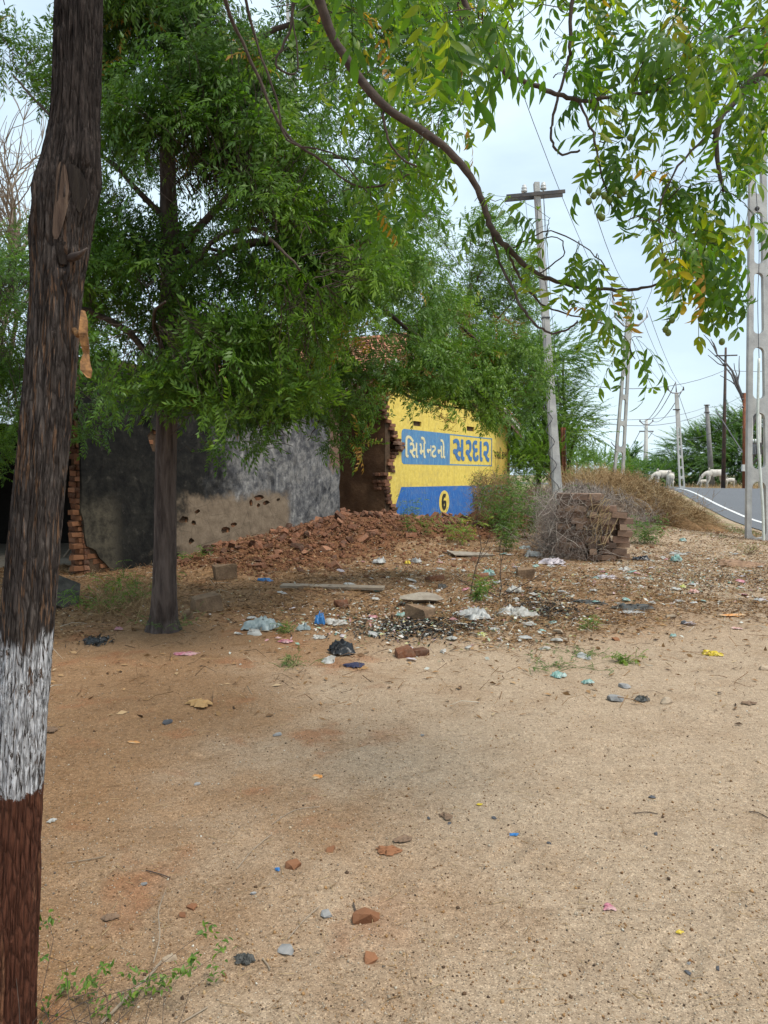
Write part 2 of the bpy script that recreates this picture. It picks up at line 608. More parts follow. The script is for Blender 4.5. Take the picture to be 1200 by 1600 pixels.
# verge with sparse green near the road
gm = m.math('MULTIPLY', m.math('MULTIPLY', m.mr(Y, 17, 20), m.mr(X, 3.5, 6)), m.ramp(m.noise(.9, 5, .65), [(.5, 0.), (.62, .75)]))
c = m.mix(gm, c, (.17, .19, .07))
far = m.mr(Y, 50, 90)
c = m.mix(far, c, (.25, .2, .12))
clod = m.noise(24, 9, .86)
c = m.mix(1.0, c, m.ramp(clod, [(.34, (.48, .45, .43)), (.45, (.90, .90, .90)), (.60, (1.04, 1.04, 1.04)), (.70, (1.34, 1.34, 1.34))]), 'MULTIPLY')
pit = m.ramp(m.voro(75), [(.05, (.72, .70, .68)), (.16, (1, 1, 1))])
c = m.mix(m.math('MULTIPLY', m.ramp(m.noise(3.1, 3), [(.45, 0.), (.6, 1.)]), .8), c, m.mix(1.0, c, pit, 'MULTIPLY'))
h = m.math('ADD', m.math('MULTIPLY', clod, 1.3), m.math('MULTIPLY', fine, .6)) if False else m.math('ADD', m.math('ADD', m.math('MULTIPLY', clod, 1.4), m.math('MULTIPLY', fine, .5)), m.math('ADD', m.math('MULTIPLY', mid, 1.6), m.math('MULTIPLY', m.noise(11, 4, .6), 1.0)))
h = m.math('SUBTRACT', h, m.math('MULTIPLY', gritd, .35))
m.bump(h, .62, .018)
M['ground'] = m.done(c, .93, .15)

# --- asphalt
m = NT('asphalt')
f = m.noise(90, 4, .7)
c = m.ramp(f, [(.3, (.062, .064, .07)), (.55, (.10, .103, .112)), (.8, (.16, .162, .17))])
c = m.mix(m.math('MULTIPLY', m.noise(.7, 5), .5), c, (.15, .15, .155))
m.bump(f, .5, .01)
M['asphalt'] = m.done(c, .75, .35)
M['roadpaint'] = simple('road_paint', (.72, .72, .70), (.5, .5, .49), 6, .7)

# --- plaster of the dark wall (object coords: x along wall, z up)
m = NT('mould_shade_plaster')
X, Y, Z = m.xyz()
n1 = m.noise(1.3, 7, .68)
n2 = m.noise(6, 6, .7)
st = m.noise(1.0, 6, .68, m.mapping((2.3, 1, 1.5)), 1.6)
beige = m.ramp(m.noise(5, 6, .7), [(.3, (.12, .088, .06)), (.6, (.205, .155, .108)), (.75, (.26, .2, .145))])
greyp = m.ramp(m.math('MULTIPLY_ADD', n2, .55), [(.2, (.05, .05, .052)), (.5, (.15, .148, .15)), (.8, (.32, .31, .30))])
m.t.nodes[-1]
gr_in = m.math('ADD', m.math('MULTIPLY', n2, .5), m.math('MULTIPLY', st, .55))
greyp = m.ramp(gr_in, [(.40, (.022, .022, .024)), (.50, (.066, .066, .070)), (.58, (.14, .137, .136)), (.68, (.34, .33, .31))])
black = m.ramp(n2, [(.38, (.004, .004, .004)), (.58, (.013, .0125, .011)), (.75, (.07, .062, .05))])  # black mould, darkened further to put the tree's shade into the colour
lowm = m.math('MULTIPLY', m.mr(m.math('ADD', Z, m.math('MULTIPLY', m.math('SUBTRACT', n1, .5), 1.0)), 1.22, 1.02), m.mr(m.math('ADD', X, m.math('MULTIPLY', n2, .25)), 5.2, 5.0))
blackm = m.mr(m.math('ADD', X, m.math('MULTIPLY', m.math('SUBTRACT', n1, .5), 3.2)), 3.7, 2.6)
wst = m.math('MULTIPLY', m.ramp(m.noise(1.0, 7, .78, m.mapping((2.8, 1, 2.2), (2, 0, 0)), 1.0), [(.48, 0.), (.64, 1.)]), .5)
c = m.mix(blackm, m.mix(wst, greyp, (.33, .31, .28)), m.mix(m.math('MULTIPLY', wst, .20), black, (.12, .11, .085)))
lowm = m.math('MULTIPLY', lowm, m.mr(m.math('ADD', X, m.math('MULTIPLY', m.math('SUBTRACT', n1, .5), 2.2)), 1.6, 2.1))
c = m.mix(lowm, c, beige)
pale = m.math('MULTIPLY', m.mr(m.math('ADD', X, m.math('MULTIPLY', m.math('SUBTRACT', n2, .5), .8)), .75, .45), m.mr(Z, 1.3, .9))
c = m.mix(m.math('MULTIPLY', pale, m.ramp(n2, [(.4, .25), (.6, .8)])), c, (.10, .085, .06))
ep = m.math('MULTIPLY', m.mr(m.math('ADD', X, m.math('MULTIPLY', n2, .35)), 6.55, 6.7), m.mr(m.math('ADD', Z, n2), 2.0, 2.3))
c = m.mix(m.math('MULTIPLY', ep, .7), c, (.17, .085, .045))
crack = m.ramp(m.voro(2.2, m.mapping((1, 1, 1)), 'Distance', 'DISTANCE_TO_EDGE'), [(.0, .35), (.012, 1.0)])
c = m.mix(m.math('MULTIPLY', lowm, .7), c, m.mix(1.0, c, crack, 'MULTIPLY'))
m.bump(m.math('ADD', n2, m.math('MULTIPLY', n1, 1.5)), .6, .03)
M['plaster'] = m.done(c, .92, .2)

# --- yellow painted plaster
m = NT('yellow_paint')
n1 = m.noise(1.6, 6, .65); n2 = m.noise(9, 6, .7)
c = m.ramp(n2, [(.3, (.60, .43, .08)), (.55, (.73, .56, .12)), (.8, (.78, .63, .20))])
st = m.noise(1.0, 5, .65, m.mapping((5, 1, .5)))
c = m.mix(m.math('MULTIPLY', m.ramp(st, [(.52, 0.), (.75, 1.)]), .35), c, (.34, .23, .08))
X, Y, Z = m.xyz()
c = m.mix(m.math('MULTIPLY', m.mr(m.math('ADD', X, n1), 7.1, 7.9), .55), c, (.36, .21, .05))
c = m.mix(m.math('MULTIPLY', m.ramp(m.noise(2.4, 7, .75, None, .8), [(.50, 0.), (.72, 1.)]), .5), c, (.33, .25, .12))
c = m.mix(m.math('MULTIPLY', m.ramp(m.noise(30, 6, .75), [(.62, 0.), (.68, 1.)]), .6), c, (.45, .42, .34))
m.bump(n2, .45, .015)
M['yellow'] = m.done(c, .8, .25)


def paint(name, c1, c2, c3, streak=True):
    m = NT(name)
    grime = m.noise(3.5, 7, .75, None, .6)
    s = m.noise(1.0, 6, .7, m.mapping((22, 1, 3.0)), 1.2)
    b = m.noise(2.2, 4)
    c = m.ramp(s, [(.36, c1), (.56, c2), (.68, c3)])
    c = m.mix(m.math('MULTIPLY', b, .4), c, c2)
    c = m.mix(m.math('MULTIPLY', m.ramp(grime, [(.50, 0.), (.66, 1.)]), .45), c, (.20, .24, .26))
    c = m.mix(m.math('MULTIPLY', m.ramp(m.noise(26, 6, .75), [(.60, 0.), (.66, 1.)]), .6), c, (.42, .42, .36))
    m.bump(s, .2, .005)
    return m.done(c, .8, .25)


M['blue'] = paint('blue_paint', (.018, .085, .32), (.035, .15, .44), (.13, .30, .52))
M['blue_sign'] = paint('faded_blue_sign_paint', (.05, .16, .36), (.10, .25, .43), (.28, .46, .50))
M['letter_yellow'] = simple('cream_letter_paint', (.72, .66, .42), (.60, .52, .28), 12, .8)
M['letter_blue'] = simple('blue_letter_paint', (.04, .13, .33), (.09, .20, .36), 14, .8)
M['letter_black'] = simple('black_letter_paint', (.02, .018, .015), (.05, .04, .02), 12, .8)
M['whitewash'] = simple('whitewash', (.55, .53, .48), (.4, .37, .32), 6, .85)

m = NT('old_brick')
r = m.objrand()
c = m.ramp(r, [(0, (.06, .024, .015)), (.35, (.13, .050, .026)), (.75, (.21, .085, .043)), (1, (.30, .14, .08))])
n2 = m.noise(20, 5, .7)
c = m.mix(m.math('MULTIPLY', m.ramp(n2, [(.4, 0.), (.7, 1.)]), .5), c, (.20, .15, .11))
c = m.mix(1.0, c, m.ramp(m.noise(60, 4), [(.3, .7), (.7, 1.15)]), 'MULTIPLY')
m.bump(n2, .7, .012)
M['brick'] = m.done(c, .92, .2)
m = NT('weathered_stack_brick')
r = m.objrand()
c = m.ramp(r, [(0, (.09, .055, .04)), (.35, (.16, .095, .065)), (.7, (.24, .13, .085)), (1, (.36, .24, .16))])
n2 = m.noise(18, 5, .7)
c = m.mix(m.math('MULTIPLY', n2, .6), c, (.17, .135, .11))
m.bump(n2, .7, .012)
M['brick_grey'] = m.done(c, .92, .2)
m = NT('orange_brick')
c = m.ramp(m.objrand(), [(0, (.15, .065, .032)), (1, (.28, .125, .06))])
c = m.mix(m.math('MULTIPLY', m.noise(24, 5, .7), .6), c, (.14, .07, .04))
m.bump(m.noise(30, 5), .6, .01)
M['brick_orange'] = m.done(c, .92, .2)
M['block_tan'] = simple('tan_block', (.24, .16, .10), (.13, .085, .055), 9, .95, .1, .8, .02, 40)
M['mud'] = simple('mud_wall', (.13, .075, .042), (.075, .042, .025), 2.0, .95, .1, .7, .03, 12)
M['mortar'] = simple('mud_mortar', (.10, .065, .04), (.06, .038, .025), 9, .95, .1, .6, .02)
M['earth'] = simple('rubble_earth', (.19, .088, .043), (.10, .047, .025), 4, .95, .1, .8, .03, 22)
M['heap_core'] = simple('dry_heap_core', (.22, .155, .11), (.12, .085, .06), 5, .95, .1, .9, .05, 25)
M['straw_core'] = simple('straw_heap_core', (.26, .155, .075), (.15, .085, .04), 6, .95, .1, .9, .05, 25)
M['tile'] = simple('clay_tile', (.38, .17, .10), (.26, .12, .075), 9, .85, .2, .4, rnd=.7)
M['wood_fascia'] = simple('fascia_wood', (.24, .14, .11), (.15, .09, .07), 6, .8)
M['wood_grey'] = simple('weathered_wood', (.30, .24, .18), (.20, .155, .11), 6, .85)
M['concrete_pole'] = simple('pole_concrete', (.50, .49, .46), (.34, .33, .32), 3.2, .85, .2, .5, .012, 40)
M['concrete_far'] = simple('far_pole_concrete', (.52, .51, .48), (.42, .41, .39), 3, .85)
M['concrete_slab'] = simple('slab_concrete', (.30, .26, .21), (.2, .165, .13), 8, .9, .2, .6, .01, 40)
M['galv'] = simple('galvanised_steel', (.30, .31, .33), (.2, .2, .21), 10, .5, .4, .1, metal=.6)
M['dark_steel'] = simple('dark_steel', (.05, .05, .055), (.10, .085, .075), 6, .6, .3, .2)
M['rust'] = simple('rusty_steel', (.24, .085, .04), (.12, .05, .03), 7, .8, .2, .4)
M['rust_pole'] = simple('rusty_dark_pole', (.04, .034, .032), (.09, .05, .035), 3, .7, .3, .3)
M['porcelain'] = simple('porcelain', (.62, .62, .60), (.5, .5, .48), 8, .25, .5, 0)
M['wire'] = simple('wire', (.12, .12, .13), (.07, .07, .075), 8, .5, .3, 0)
M['pipe'] = simple('white_cable_sheath', (.66, .68, .62), (.5, .52, .46), 8, .5, .4, .1)
M['darkwall'] = simple('shade_dark_wall', (.03, .027, .024), (.015, .013, .012), 3, .95, .1, .4)  # near-black colour carries the deep shade inside the shed
M['tin'] = simple('tin_sheet', (.10, .09, .085), (.05, .04, .035), 5, .6, .3, .3)
M['hide'] = simple('cow_hide', (.60, .56, .50), (.42, .38, .33), 3.5, .8, .2, .2)
M['horn'] = simple('horn', (.10, .085, .07), None, 8, .5)
M['fruit'] = simple('green_fruit', (.16, .20, .03), (.10, .14, .02), 10, .4, .4, .05)
M['stone_grey'] = simple('grey_stone', (.26, .25, .24), (.15, .15, .15), 14, .85, .3, .6, .008, 50, rnd=.5)
M['stone_tan'] = simple('tan_stone', (.36, .28, .2), (.24, .18, .125), 14, .85, .3, .6, .008, 50, rnd=.5)
M['stone_dark'] = simple('dark_stone', (.05, .052, .06), (.09, .09, .095), 14, .7, .3, .4, .008, 50)


def plastic(name, c, rough=.35, tr=.3, c2=None):
    m = NT(name)
    cc = m.mix(m.ramp(m.noise(16, 4), [(.4, 0.), (.6, 1.)]), c, c2 or tuple(x * .8 for x in c))
    m.bump(m.noise(35, 4, .6), .5, .01)
    m.done(cc, rough, .5)
    t = m.n('BsdfTranslucent')
    m.set(t, 'Color', cc)
    s = m.n('MixShader')
    s.inputs[0].default_value = tr
    m.t.links.new(m.b.outputs[0], s.inputs[1]); m.t.links.new(t.outputs[0], s.inputs[2])
    m.t.links.new(s.outputs[0], m.out.inputs['Surface'])
    return m.m


M['pl_pale'] = plastic('pale_blue_film', (.38, .45, .46), c2=(.26, .32, .33))
M['pl_white'] = plastic('white_film', (.56, .55, .52), c2=(.38, .36, .32))
M['pl_grey'] = plastic('grey_film', (.40, .40, .39), c2=(.55, .55, .53))
M['pl_lilac'] = plastic('lilac_film', (.50, .44, .47), c2=(.62, .56, .58))
M['pl_black'] = plastic('black_film', (.012, .012, .014), .3, .0)
M['pl_navy'] = plastic('navy_cloth', (.02, .022, .06), .8, .0)
M['pl_blue'] = plastic('blue_film', (.04, .20, .50), .35, .2)
M['pl_teal'] = plastic('teal_film', (.16, .33, .29), .35, .2, (.38, .48, .45))
M['pl_pink'] = plastic('pink_film', (.42, .13, .18), .5, .1, (.48, .28, .28))
M['pl_salmon'] = plastic('salmon_card', (.50, .25, .21), .6, .05, (.55, .38, .34))
M['pl_yellow'] = plastic('yellow_film', (.70, .52, .04), .35, .2)
M['pl_lime'] = plastic('lime_film', (.55, .60, .10), .35, .2, (.7, .68, .4))
M['pl_orange'] = plastic('orange_film', (.62, .25, .05), .5, .1, (.5, .35, .2))
M['pl_rubber'] = plastic('dark_rubber', (.045, .045, .04), .6, .0)
M['sack'] = plastic('brown_sack', (.19, .11, .065), .9, .0, (.28, .17, .10))
M['leaf_tan'] = plastic('tan_dead_leaf', (.45, .27, .11), .8, .1)
M['bark_piece'] = plastic('bark_flake', (.19, .12, .075), .9, .0)

# ------------------------------------------------------------------ ground and road
def build_ground():
    D = [-60, -30, -15, -8, -4, -2, -1]
    d = 0.0
    while d < 3500:
        D.append(d)
        d += (0.2 if d < 1.4 else 0.022) if d < 4 else (0.022 * (d / 4) ** 1.6 if d < 30 else (0.55 * (d / 30) if d < 60 else d * .12))
    D = np.array(D)
    # lateral spacing scales with distance: fine in view, coarse outside
    u = np.concatenate([-np.geomspace(40, .75, 22), np.linspace(-.72, .72, 260), np.geomspace(.75, 40, 22)])
    W = np.maximum(np.abs(D), 1.3)[:, None]
    X = u[None, :] * W
    Yv = np.repeat(D[:, None], len(u), 1)
    X = np.where(np.abs(X) > 4000, np.sign(X) * 4000, X)
    Z = gh(X, Yv)
    V = np.stack([X, Yv, Z], -1).reshape(-1, 3)
    nr, nc = len(D), len(u)
    i = np.arange(nr - 1)[:, None] * nc + np.arange(nc - 1)[None, :]
    F = np.stack([i, i + 1, i + nc + 1, i + nc], -1).reshape(-1, 4)
    o = link('ground', mesh_np('ground', V, F, M['ground'], smooth=True))
    tag(o, kind='structure')


build_ground()


def ribbon(off0, off1, lift, y0=-40, y1=170, n=420):
    ys = np.linspace(y0, y1, n)
    xs = np.interp(ys, ROAD_Y, ROAD_X)
    k = np.ones(31) / 31
    xs = np.convolve(np.pad(xs, 15, 'edge'), k, 'valid')
    m_ = 9
    V = []
    for j in range(m_):
        xx = xs + off0 + (off1 - off0) * j / (m_ - 1)
        c = 0.04 * (1 - (2 * (xx - xs) / ROADW - 1) ** 2)
        V.append(np.stack([xx, ys, gh(xx, ys, False) + c + lift], 1))
    V = np.stack(V, 1).reshape(-1, 3)
    i = np.arange(n - 1)[:, None] * m_ + np.arange(m_ - 1)[None, :]
    F = np.stack([i, i + 1, i + m_ + 1, i + m_], -1).reshape(-1, 4)
    return V, F


V, F = ribbon(0.0, ROADW, 0.022)
road = link('road', mesh_np('road', V, F, M['asphalt'], smooth=True))
tag(road, kind='structure')
for nm, a, b in (('edge_line', .62, .76), ('edge_line', ROADW - .76, ROADW - .62)):
    V, F = ribbon(a, b, 0.030)
    o = link('edge_line', mesh_np('edge_line', V, F, M['roadpaint'], smooth=True), parent=road)

# ------------------------------------------------------------------ wall frame
WD = Vector((0.5, 0.8660254, 0))
WN = Vector((0.8660254, -0.5, 0))
WO = Vector((0.2, 19.4, 0))


def wall_pt(t, z=0.0, out=0.0):
    return WO + WD * t + WN * out + Vector((0, 0, z))


T0 = -9.25
WALL_RZ = math.atan2(WD.y, WD.x)


def wall_local(obj_origin_t):
    """Empty at the wall base whose local x runs along the wall and -y faces out"""
    return wall_pt(obj_origin_t), WALL_RZ


def lpanel(outer, holes, y_front, th):
    """slab in the local frame: x along the wall, z up, front face at y=y_front, facing -y"""
    return panel(outer, holes, Vector((0, y_front, 0)), Vector((1, 0, 0)), Vector((0, -1, 0)), th)


def brick_mesh(seed, L=.23, W=.11, H=.075, rough=.008, chips=1, n=14, mat=None):
    r = random.Random(seed)
    bm = bmesh.new()
    for sx in (-.5, .5):
        for sy in (-.5, .5):
            for sz in (-.5, .5):
                p = Vector((sx * L, sy * W, sz * H)) + Vector([r.uniform(-rough, rough) for _ in range(3)])
                bm.verts.new(p)
                if r.random() < .5 * chips:
                    bm.verts.remove(bm.verts[-1] if False else list(bm.verts)[-1])
                    for k in range(3):
                        q = p.copy(); q[k] *= r.uniform(.72, .93); bm.verts.new(q)
    bmesh.ops.convex_hull(bm, input=list(bm.verts))
    me = bpy.data.meshes.new('brick')
    bm.to_mesh(me); bm.free()
    if mat: me.materials.append(mat)
    return me


def chunk_mesh(seed, s=(.1, .08, .06), n=16, mat=None):
    r = random.Random(seed)
    bm = bmesh.new()
    for i in range(n):
        v = Vector((r.gauss(0, 1), r.gauss(0, 1), r.gauss(0, 1))).normalized()
        k = max(abs(v.x), abs(v.y), abs(v.z))
        v = v * (.55 + .45 / k) * r.uniform(.82, 1.05)
        bm.verts.new(Vector((v.x * s[0], v.y * s[1], v.z * s[2])))
    g = bmesh.ops.convex_hull(bm, input=list(bm.verts))
    for v in [v for v in bm.verts if not v.link_faces]: bm.verts.remove(v)
    me = bpy.data.meshes.new('chunk')
    bm.to_mesh(me); bm.free()
    if mat: me.materials.append(mat)
    return me


R0 = random.Random(11)
# ---- dark mouldy plaster wall: local x 0..6.85, z up to ~3.35
loc, rz = wall_local(T0)
dark = empty('ruined_plaster_wall', loc, rz, 'blackened grey plaster wall with broken holes and bare bricks at its left foot', 'wall')
DW = 6.85


def jag(a, b, n, amp, seed):
    r = random.Random(seed)
    out = []
    for i in range(1, n):
        f = i / n
        p = Vector(a).lerp(Vector(b), f)
        d = (Vector(b) - Vector(a)).normalized()
        q = Vector((-d.y, d.x)) * r.uniform(-amp, amp)
        out.append((p.x + q.x, p.y + q.y))
    return out


core = lpanel([(0.03, -.3), (DW - .01, -.3), (DW - .01, 3.3), (0.03, 3.25)], [], 0.045, .30)
core.build('brick_core', M['mortar'], dark)


def blob(cx, cz, rx, rz_, seed, n=9):
    r = random.Random(seed)
    return [(cx + cos(2 * pi * i / n) * rx * r.uniform(.7, 1.15), cz + sin(2 * pi * i / n) * rz_ * r.uniform(.7, 1.15)) for i in range(n)]


def px_wall(px, py):
    """local (x, z) on the wall plane for a pixel of the photograph"""
    a, b = P(px, py, 10.0), P(px, py, 20.0)
    d = b - a
    k = (WO - a).dot(WN) / d.dot(WN)
    p = a + d * k
    return (p - wall_pt(T0)).dot(WD), p.z


holes_px = [(288, 812, 8, 6), (303, 817, 4, 4), (309, 800, 4, 4), (299, 846, 5, 5), (352, 828, 9, 5), (366, 820, 6, 4), (405, 778, 9, 5), (416, 786, 6, 4), (392, 786, 3, 6), (404, 790, 3, 4), (435, 781, 3, 3), (318, 868, 6, 4), (247, 690, 16, 22)]
holes = []
hc = []
for i, (hx, hy, rw, rh) in enumerate(holes_px):
    x, zz = px_wall(hx, hy)
    x2, z2 = px_wall(hx + rw, hy + rh)
    holes.append(blob(x, zz, abs(x2 - x), abs(zz - z2), i + 3))
    hc.append((x, zz, abs(x2 - x), abs(zz - z2)))
# outline: left foot broken away (bare brick showing)
xb, zb = px_wall(176, 905)
outl = [(xb, -.3)] + [px_wall(*q) for q in ((176, 900), (172, 888), (163, 878), (156, 872), (150, 860), (145, 857), (136, 854), (133, 838), (131, 815), (127, 800), (128, 760), (126, 700), (124, 640))]
outl = outl + [(0.0, 3.2)] + jag((0.0, 3.2), (DW, 3.3), 12, .05, 4) + [(DW, 3.3)] + jag((DW, 3.3), (DW, -.3), 14, .03, 9) + [(DW, -.3)]
outl = outl[::-1] if False else outl
pl = lpanel(outl, holes, 0.0, .045)
pl.build('plaster', M['plaster'], dark)
# bare bricks seen in the holes and on the broken foot
bm_or = [brick_mesh(100 + i, .21, .10, .07, .006, .6, mat=M['brick_orange']) for i in range(5)]
course = .083
bm_end = [brick_mesh(120 + i, .21, .10, .07, .010, .8, mat=M['brick']) for i in range(5)]
for (x, zz, rw, rh) in hc:
    n = 0
    k0 = int((zz - rh - .02) / course)
    for k in range(k0, int((zz + rh) / course) + 1):
        off = .115 * (k % 2)
        for j in range(int((x - rw - off) / .23), int((x + rw - off) / .23) + 1):
            bx = j * .23 + off + .11
            bz = k * course + .04
            if (abs(bx - x) < rw + .12) and abs(bz - zz) < rh + .05 and R0.random() < .6:
                link('brick', R0.choice(bm_or), parent=dark, loc=(bx, .075 + R0.uniform(0, .03), bz), rot=(R0.uniform(-.06, .06), R0.uniform(-.05, .05), R0.uniform(-.1, .1)))
xr, zt = px_wall(165, 858)
for k in range(0, 13):
    bz = k * course + .03
    wid = xb + .02 if bz < .35 else max(.12, xb * (1 - (bz - .35) / .7))
    off = .115 * (k % 2)
    for j in range(-1, 5):
        bx = j * .23 + off + .02
        if bx - .1 < wid and bx > -.12 and R0.random() < .93:
            link('brick', R0.choice(bm_or), parent=dark, loc=(bx, .088 + R0.uniform(-.012, .03), bz), rot=(R0.uniform(-.05, .05), R0.uniform(-.05, .05), R0.uniform(-.09, .09)))
# end of the wall facing left, exposed courses
for k in range(0, 38):
    for j in (0, 1):
        if k > 13 and R0.random() < .1: continue
        link('brick', R0.choice(bm_end), parent=dark, loc=(.02 + R0.uniform(-.03, .02), .10 + j * .15, k * course + .03), rot=(0, R0.uniform(-.04, .04), pi / 2 + R0.uniform(-.12, .12)), scale=(.7, 1, 1))

# ---- brown mud cross wall
loc = wall_pt(-.32, 0, -.03)
mud = empty('mud_cross_wall', loc, WALL_RZ, 'dark brown mud wall inside the gap between grey and yellow walls', 'wall')
mb = MB()
rm = random.Random(2)
nx, nz = 26, 40
vsx = []
for s_ in range(2):
    pass
bmw = MB()
for zi in range(nz):
    pass
mwV = []
for iz in range(nz):
    for ix in range(nx):
        yy = ix / (nx - 1) * 2.6
        zz = -.2 + iz / (nz - 1) * 3.5
        mwV.append((.05 * (mnoise.noise(Vector((yy * 2, zz * 2, 3)))) + .02 * mnoise.noise(Vector((yy * 7, zz * 7, 1))), yy, zz))
mwF = [(iz * nx + ix, (iz + 1) * nx + ix, (iz + 1) * nx + ix + 1, iz * nx + ix + 1) for iz in range(nz - 1) for ix in range(nx - 1)]
bmw.add(mwV, mwF)
bmw.build('mud_face', M['mud'], mud, smooth=True)
mb.box((.16, 1.3, 1.55), (.24, 2.58, 3.48))
mb.build('mud_core', M['mortar'], mud)

# ---- yellow gable wall, local x measured from the same T0 frame but own origin
loc, rz = wall_local(0.0)
yel = empty('yellow_painted_wall', loc, rz, 'yellow gable wall with blue painted cement advertisement and broken brick left edge', 'wall')


def px_yel(px, py):
    x, z_ = px_wall(px, py)
    return x + T0, z_


YR = 8.3
PEAK_T, PEAK_Z = 2.3, 5.35
SL = (5.35 - 3.15) / 6.0


def rake(t):
    return PEAK_Z - abs(t - PEAK_T) * SL - .12


left_px = [(634, 838), (628, 832), (622, 818), (618, 806), (615, 793), (611, 780), (608, 768), (606, 752), (605, 740), (612, 737), (613, 722), (618, 712), (624, 704), (629, 697), (626, 690), (619, 686), (619, 676), (613, 668), (610, 660), (605, 655)]
le = [px_yel(*q) for q in left_px]
le = [(le[0][0], -.3)] + le
top = [(le[-1][0], rake(le[-1][0]) - .0), (PEAK_T, rake(PEAK_T)), (YR, rake(YR))]
out_y = le + [(le[-1][0] - .05, 2.95), (le[-1][0] + .04, 3.2)] + top + [(YR, -.3)]
sock = []
for a, b, z0, z1 in ((1.15, 1.62, 2.80, 2.93), (4.62, 5.2, 2.84, 2.98), (6.3, 6.36, 2.1, 2.14)):
    sock.append([(a, z0), (b, z0), (b, z1), (a, z1)])
lpanel(out_y, sock, 0.0, .05).build('yellow_plaster', M['yellow'], yel)
mbk = MB()
core_y = [(.9, -.3), (.75, .5), (.7, 1.5), (.75, 2.6), (.75, rake(.75) - .05), (PEAK_T, rake(PEAK_T) - .03), (YR - .02, rake(YR) - .03), (YR - .02, -.3)]
lpanel(core_y, [], .12, .26).build('brick_core', M['mortar'], yel)
lpanel([(.5, -.3), (.55, 1.), (.5, 2.6), (.7, 3.0), (YR - .02, rake(YR) - .04), (YR - .02, -.3)], [], .051, .06).build('render_coat', M['mortar'], yel)
# broken end bricks
bm_b = [brick_mesh(200 + i, .23, .11, .075, .008, 1, mat=M['brick']) for i in range(8)]
bm_g = [brick_mesh(240 + i, .24, .115, .09, .008, .9, mat=M['brick_grey']) for i in range(8)]


def edge_t(z_):
    for i in range(len(le) - 1):
        if le[i][1] <= z_ <= le[i + 1][1]:
            f = (z_ - le[i][1]) / (le[i + 1][1] - le[i][1] + 1e-9)
            return le[i][0] + f * (le[i + 1][0] - le[i][0])
    return le[-1][0] - .1


for k in range(0, 40):
    bz = k * .088 + .02
    et = edge_t(bz)
    ex = R0.uniform(-.1, .09)
    for j in range(3):
        link('brick', R0.choice(bm_b), parent=yel, loc=(et - .03 - ex + R0.uniform(-.05, .03), .03 + j * .115, bz), rot=(R0.uniform(-.05, .05), R0.uniform(-.05, .05), R0.uniform(-.12, .12)))
    link('brick', R0.choice(bm_b), parent=yel, loc=(et + .25 - ex, .20, bz), rot=(0, 0, pi / 2), scale=(1.3, 1, 1))
# bricks fallen out stick from the protrusion
for q in ((621, 693), (624, 700)):
    x, zz = px_yel(*q)
    link('brick', R0.choice(bm_g), parent=yel, loc=(x - .02, -.02, zz), rot=(0, .05, .2), scale=(1.3, 1.2, 1))


def flat(pts, y, mat, name, parent=yel):
    """painted sheet, a few mm thick, on the wall face"""
    return lpanel(pts, [], y, .003).build(name, mat, parent)


def rrect(x0, x1, z0, z1, r, n=5):
    out = []
    for cx, cz, a0 in ((x0 + r, z0 + r, pi), (x1 - r, z0 + r, 1.5 * pi), (x1 - r, z1 - r, 0), (x0 + r, z1 - r, .5 * pi)):
        for i in range(n + 1):
            a = a0 + i / n * pi / 2
            out.append((cx + r * cos(a), cz + r * sin(a)))
    return out


SX0, SX1, SM, SZ0, SZ1 = .50, 6.62, 3.42, 1.78, 2.69
flat([(x, z_) for x, z_ in rrect(SX0, SM + .02, SZ0, SZ1, .12) if x < SM - .15] + [(SM, SZ0), (SM, SZ1)] if False else
     [(SX0 + .12, SZ0), (SM, SZ0), (SM, SZ1), (SX0 + .12, SZ1), (SX0 + .03, SZ1 - .04), (SX0, SZ1 - .12), (SX0, SZ0 + .12), (SX0 + .03, SZ0 + .04)], -.0035, M['blue_sign'], 'sign_panel')
for pts in ([(SM, SZ0), (SX1, SZ0), (SX1, SZ0 + .035), (SM, SZ0 + .035)], [(SM, SZ1 - .035), (SX1, SZ1 - .035), (SX1, SZ1), (SM, SZ1)],
            [(SX1 - .03, SZ0 + .036), (SX1, SZ0 + .036), (SX1, SZ1 - .036), (SX1 - .03, SZ1 - .036)]):
    flat(pts, -.0035, M['blue_sign'], 'sign_border')
bl = [px_yel(627, 761), px_yel(618, 790), px_yel(622, 815), px_yel(630, 831)]
band = [(bl[3][0], .04)] + [(bl[2][0], bl[2][1]), (bl[1][0], bl[1][1]), (bl[0][0], bl[0][1])]
flat([(bl[3][0], .06), (YR - .05, .06), (YR - .05, bl[0][1] - .03), (bl[0][0], bl[0][1]), bl[1], bl[2]], -.0035, M['blue'], 'blue_band')
flat([(1.6, -.05), (4.6, -.05), (4.6, .055), (1.6, .055)], -.005, M['whitewash'], 'base_strip')
tb0, tb1 = 1.55, 3.4
flat([(tb0, rake(tb0) - .62), (tb1, rake(tb1) - .70), (tb1 - .2, rake(tb1) - .28), (tb0 + .2, rake(tb0) - .25)], -.0035, M['blue'], 'top_patch')
ell = [(3.05 + .34 * cos(a), .72 + .335 * sin(a)) for a in np.linspace(0, 2 * pi, 29)[:-1]]
flat(ell, -.0075, M['yellow'], 'number_disc')


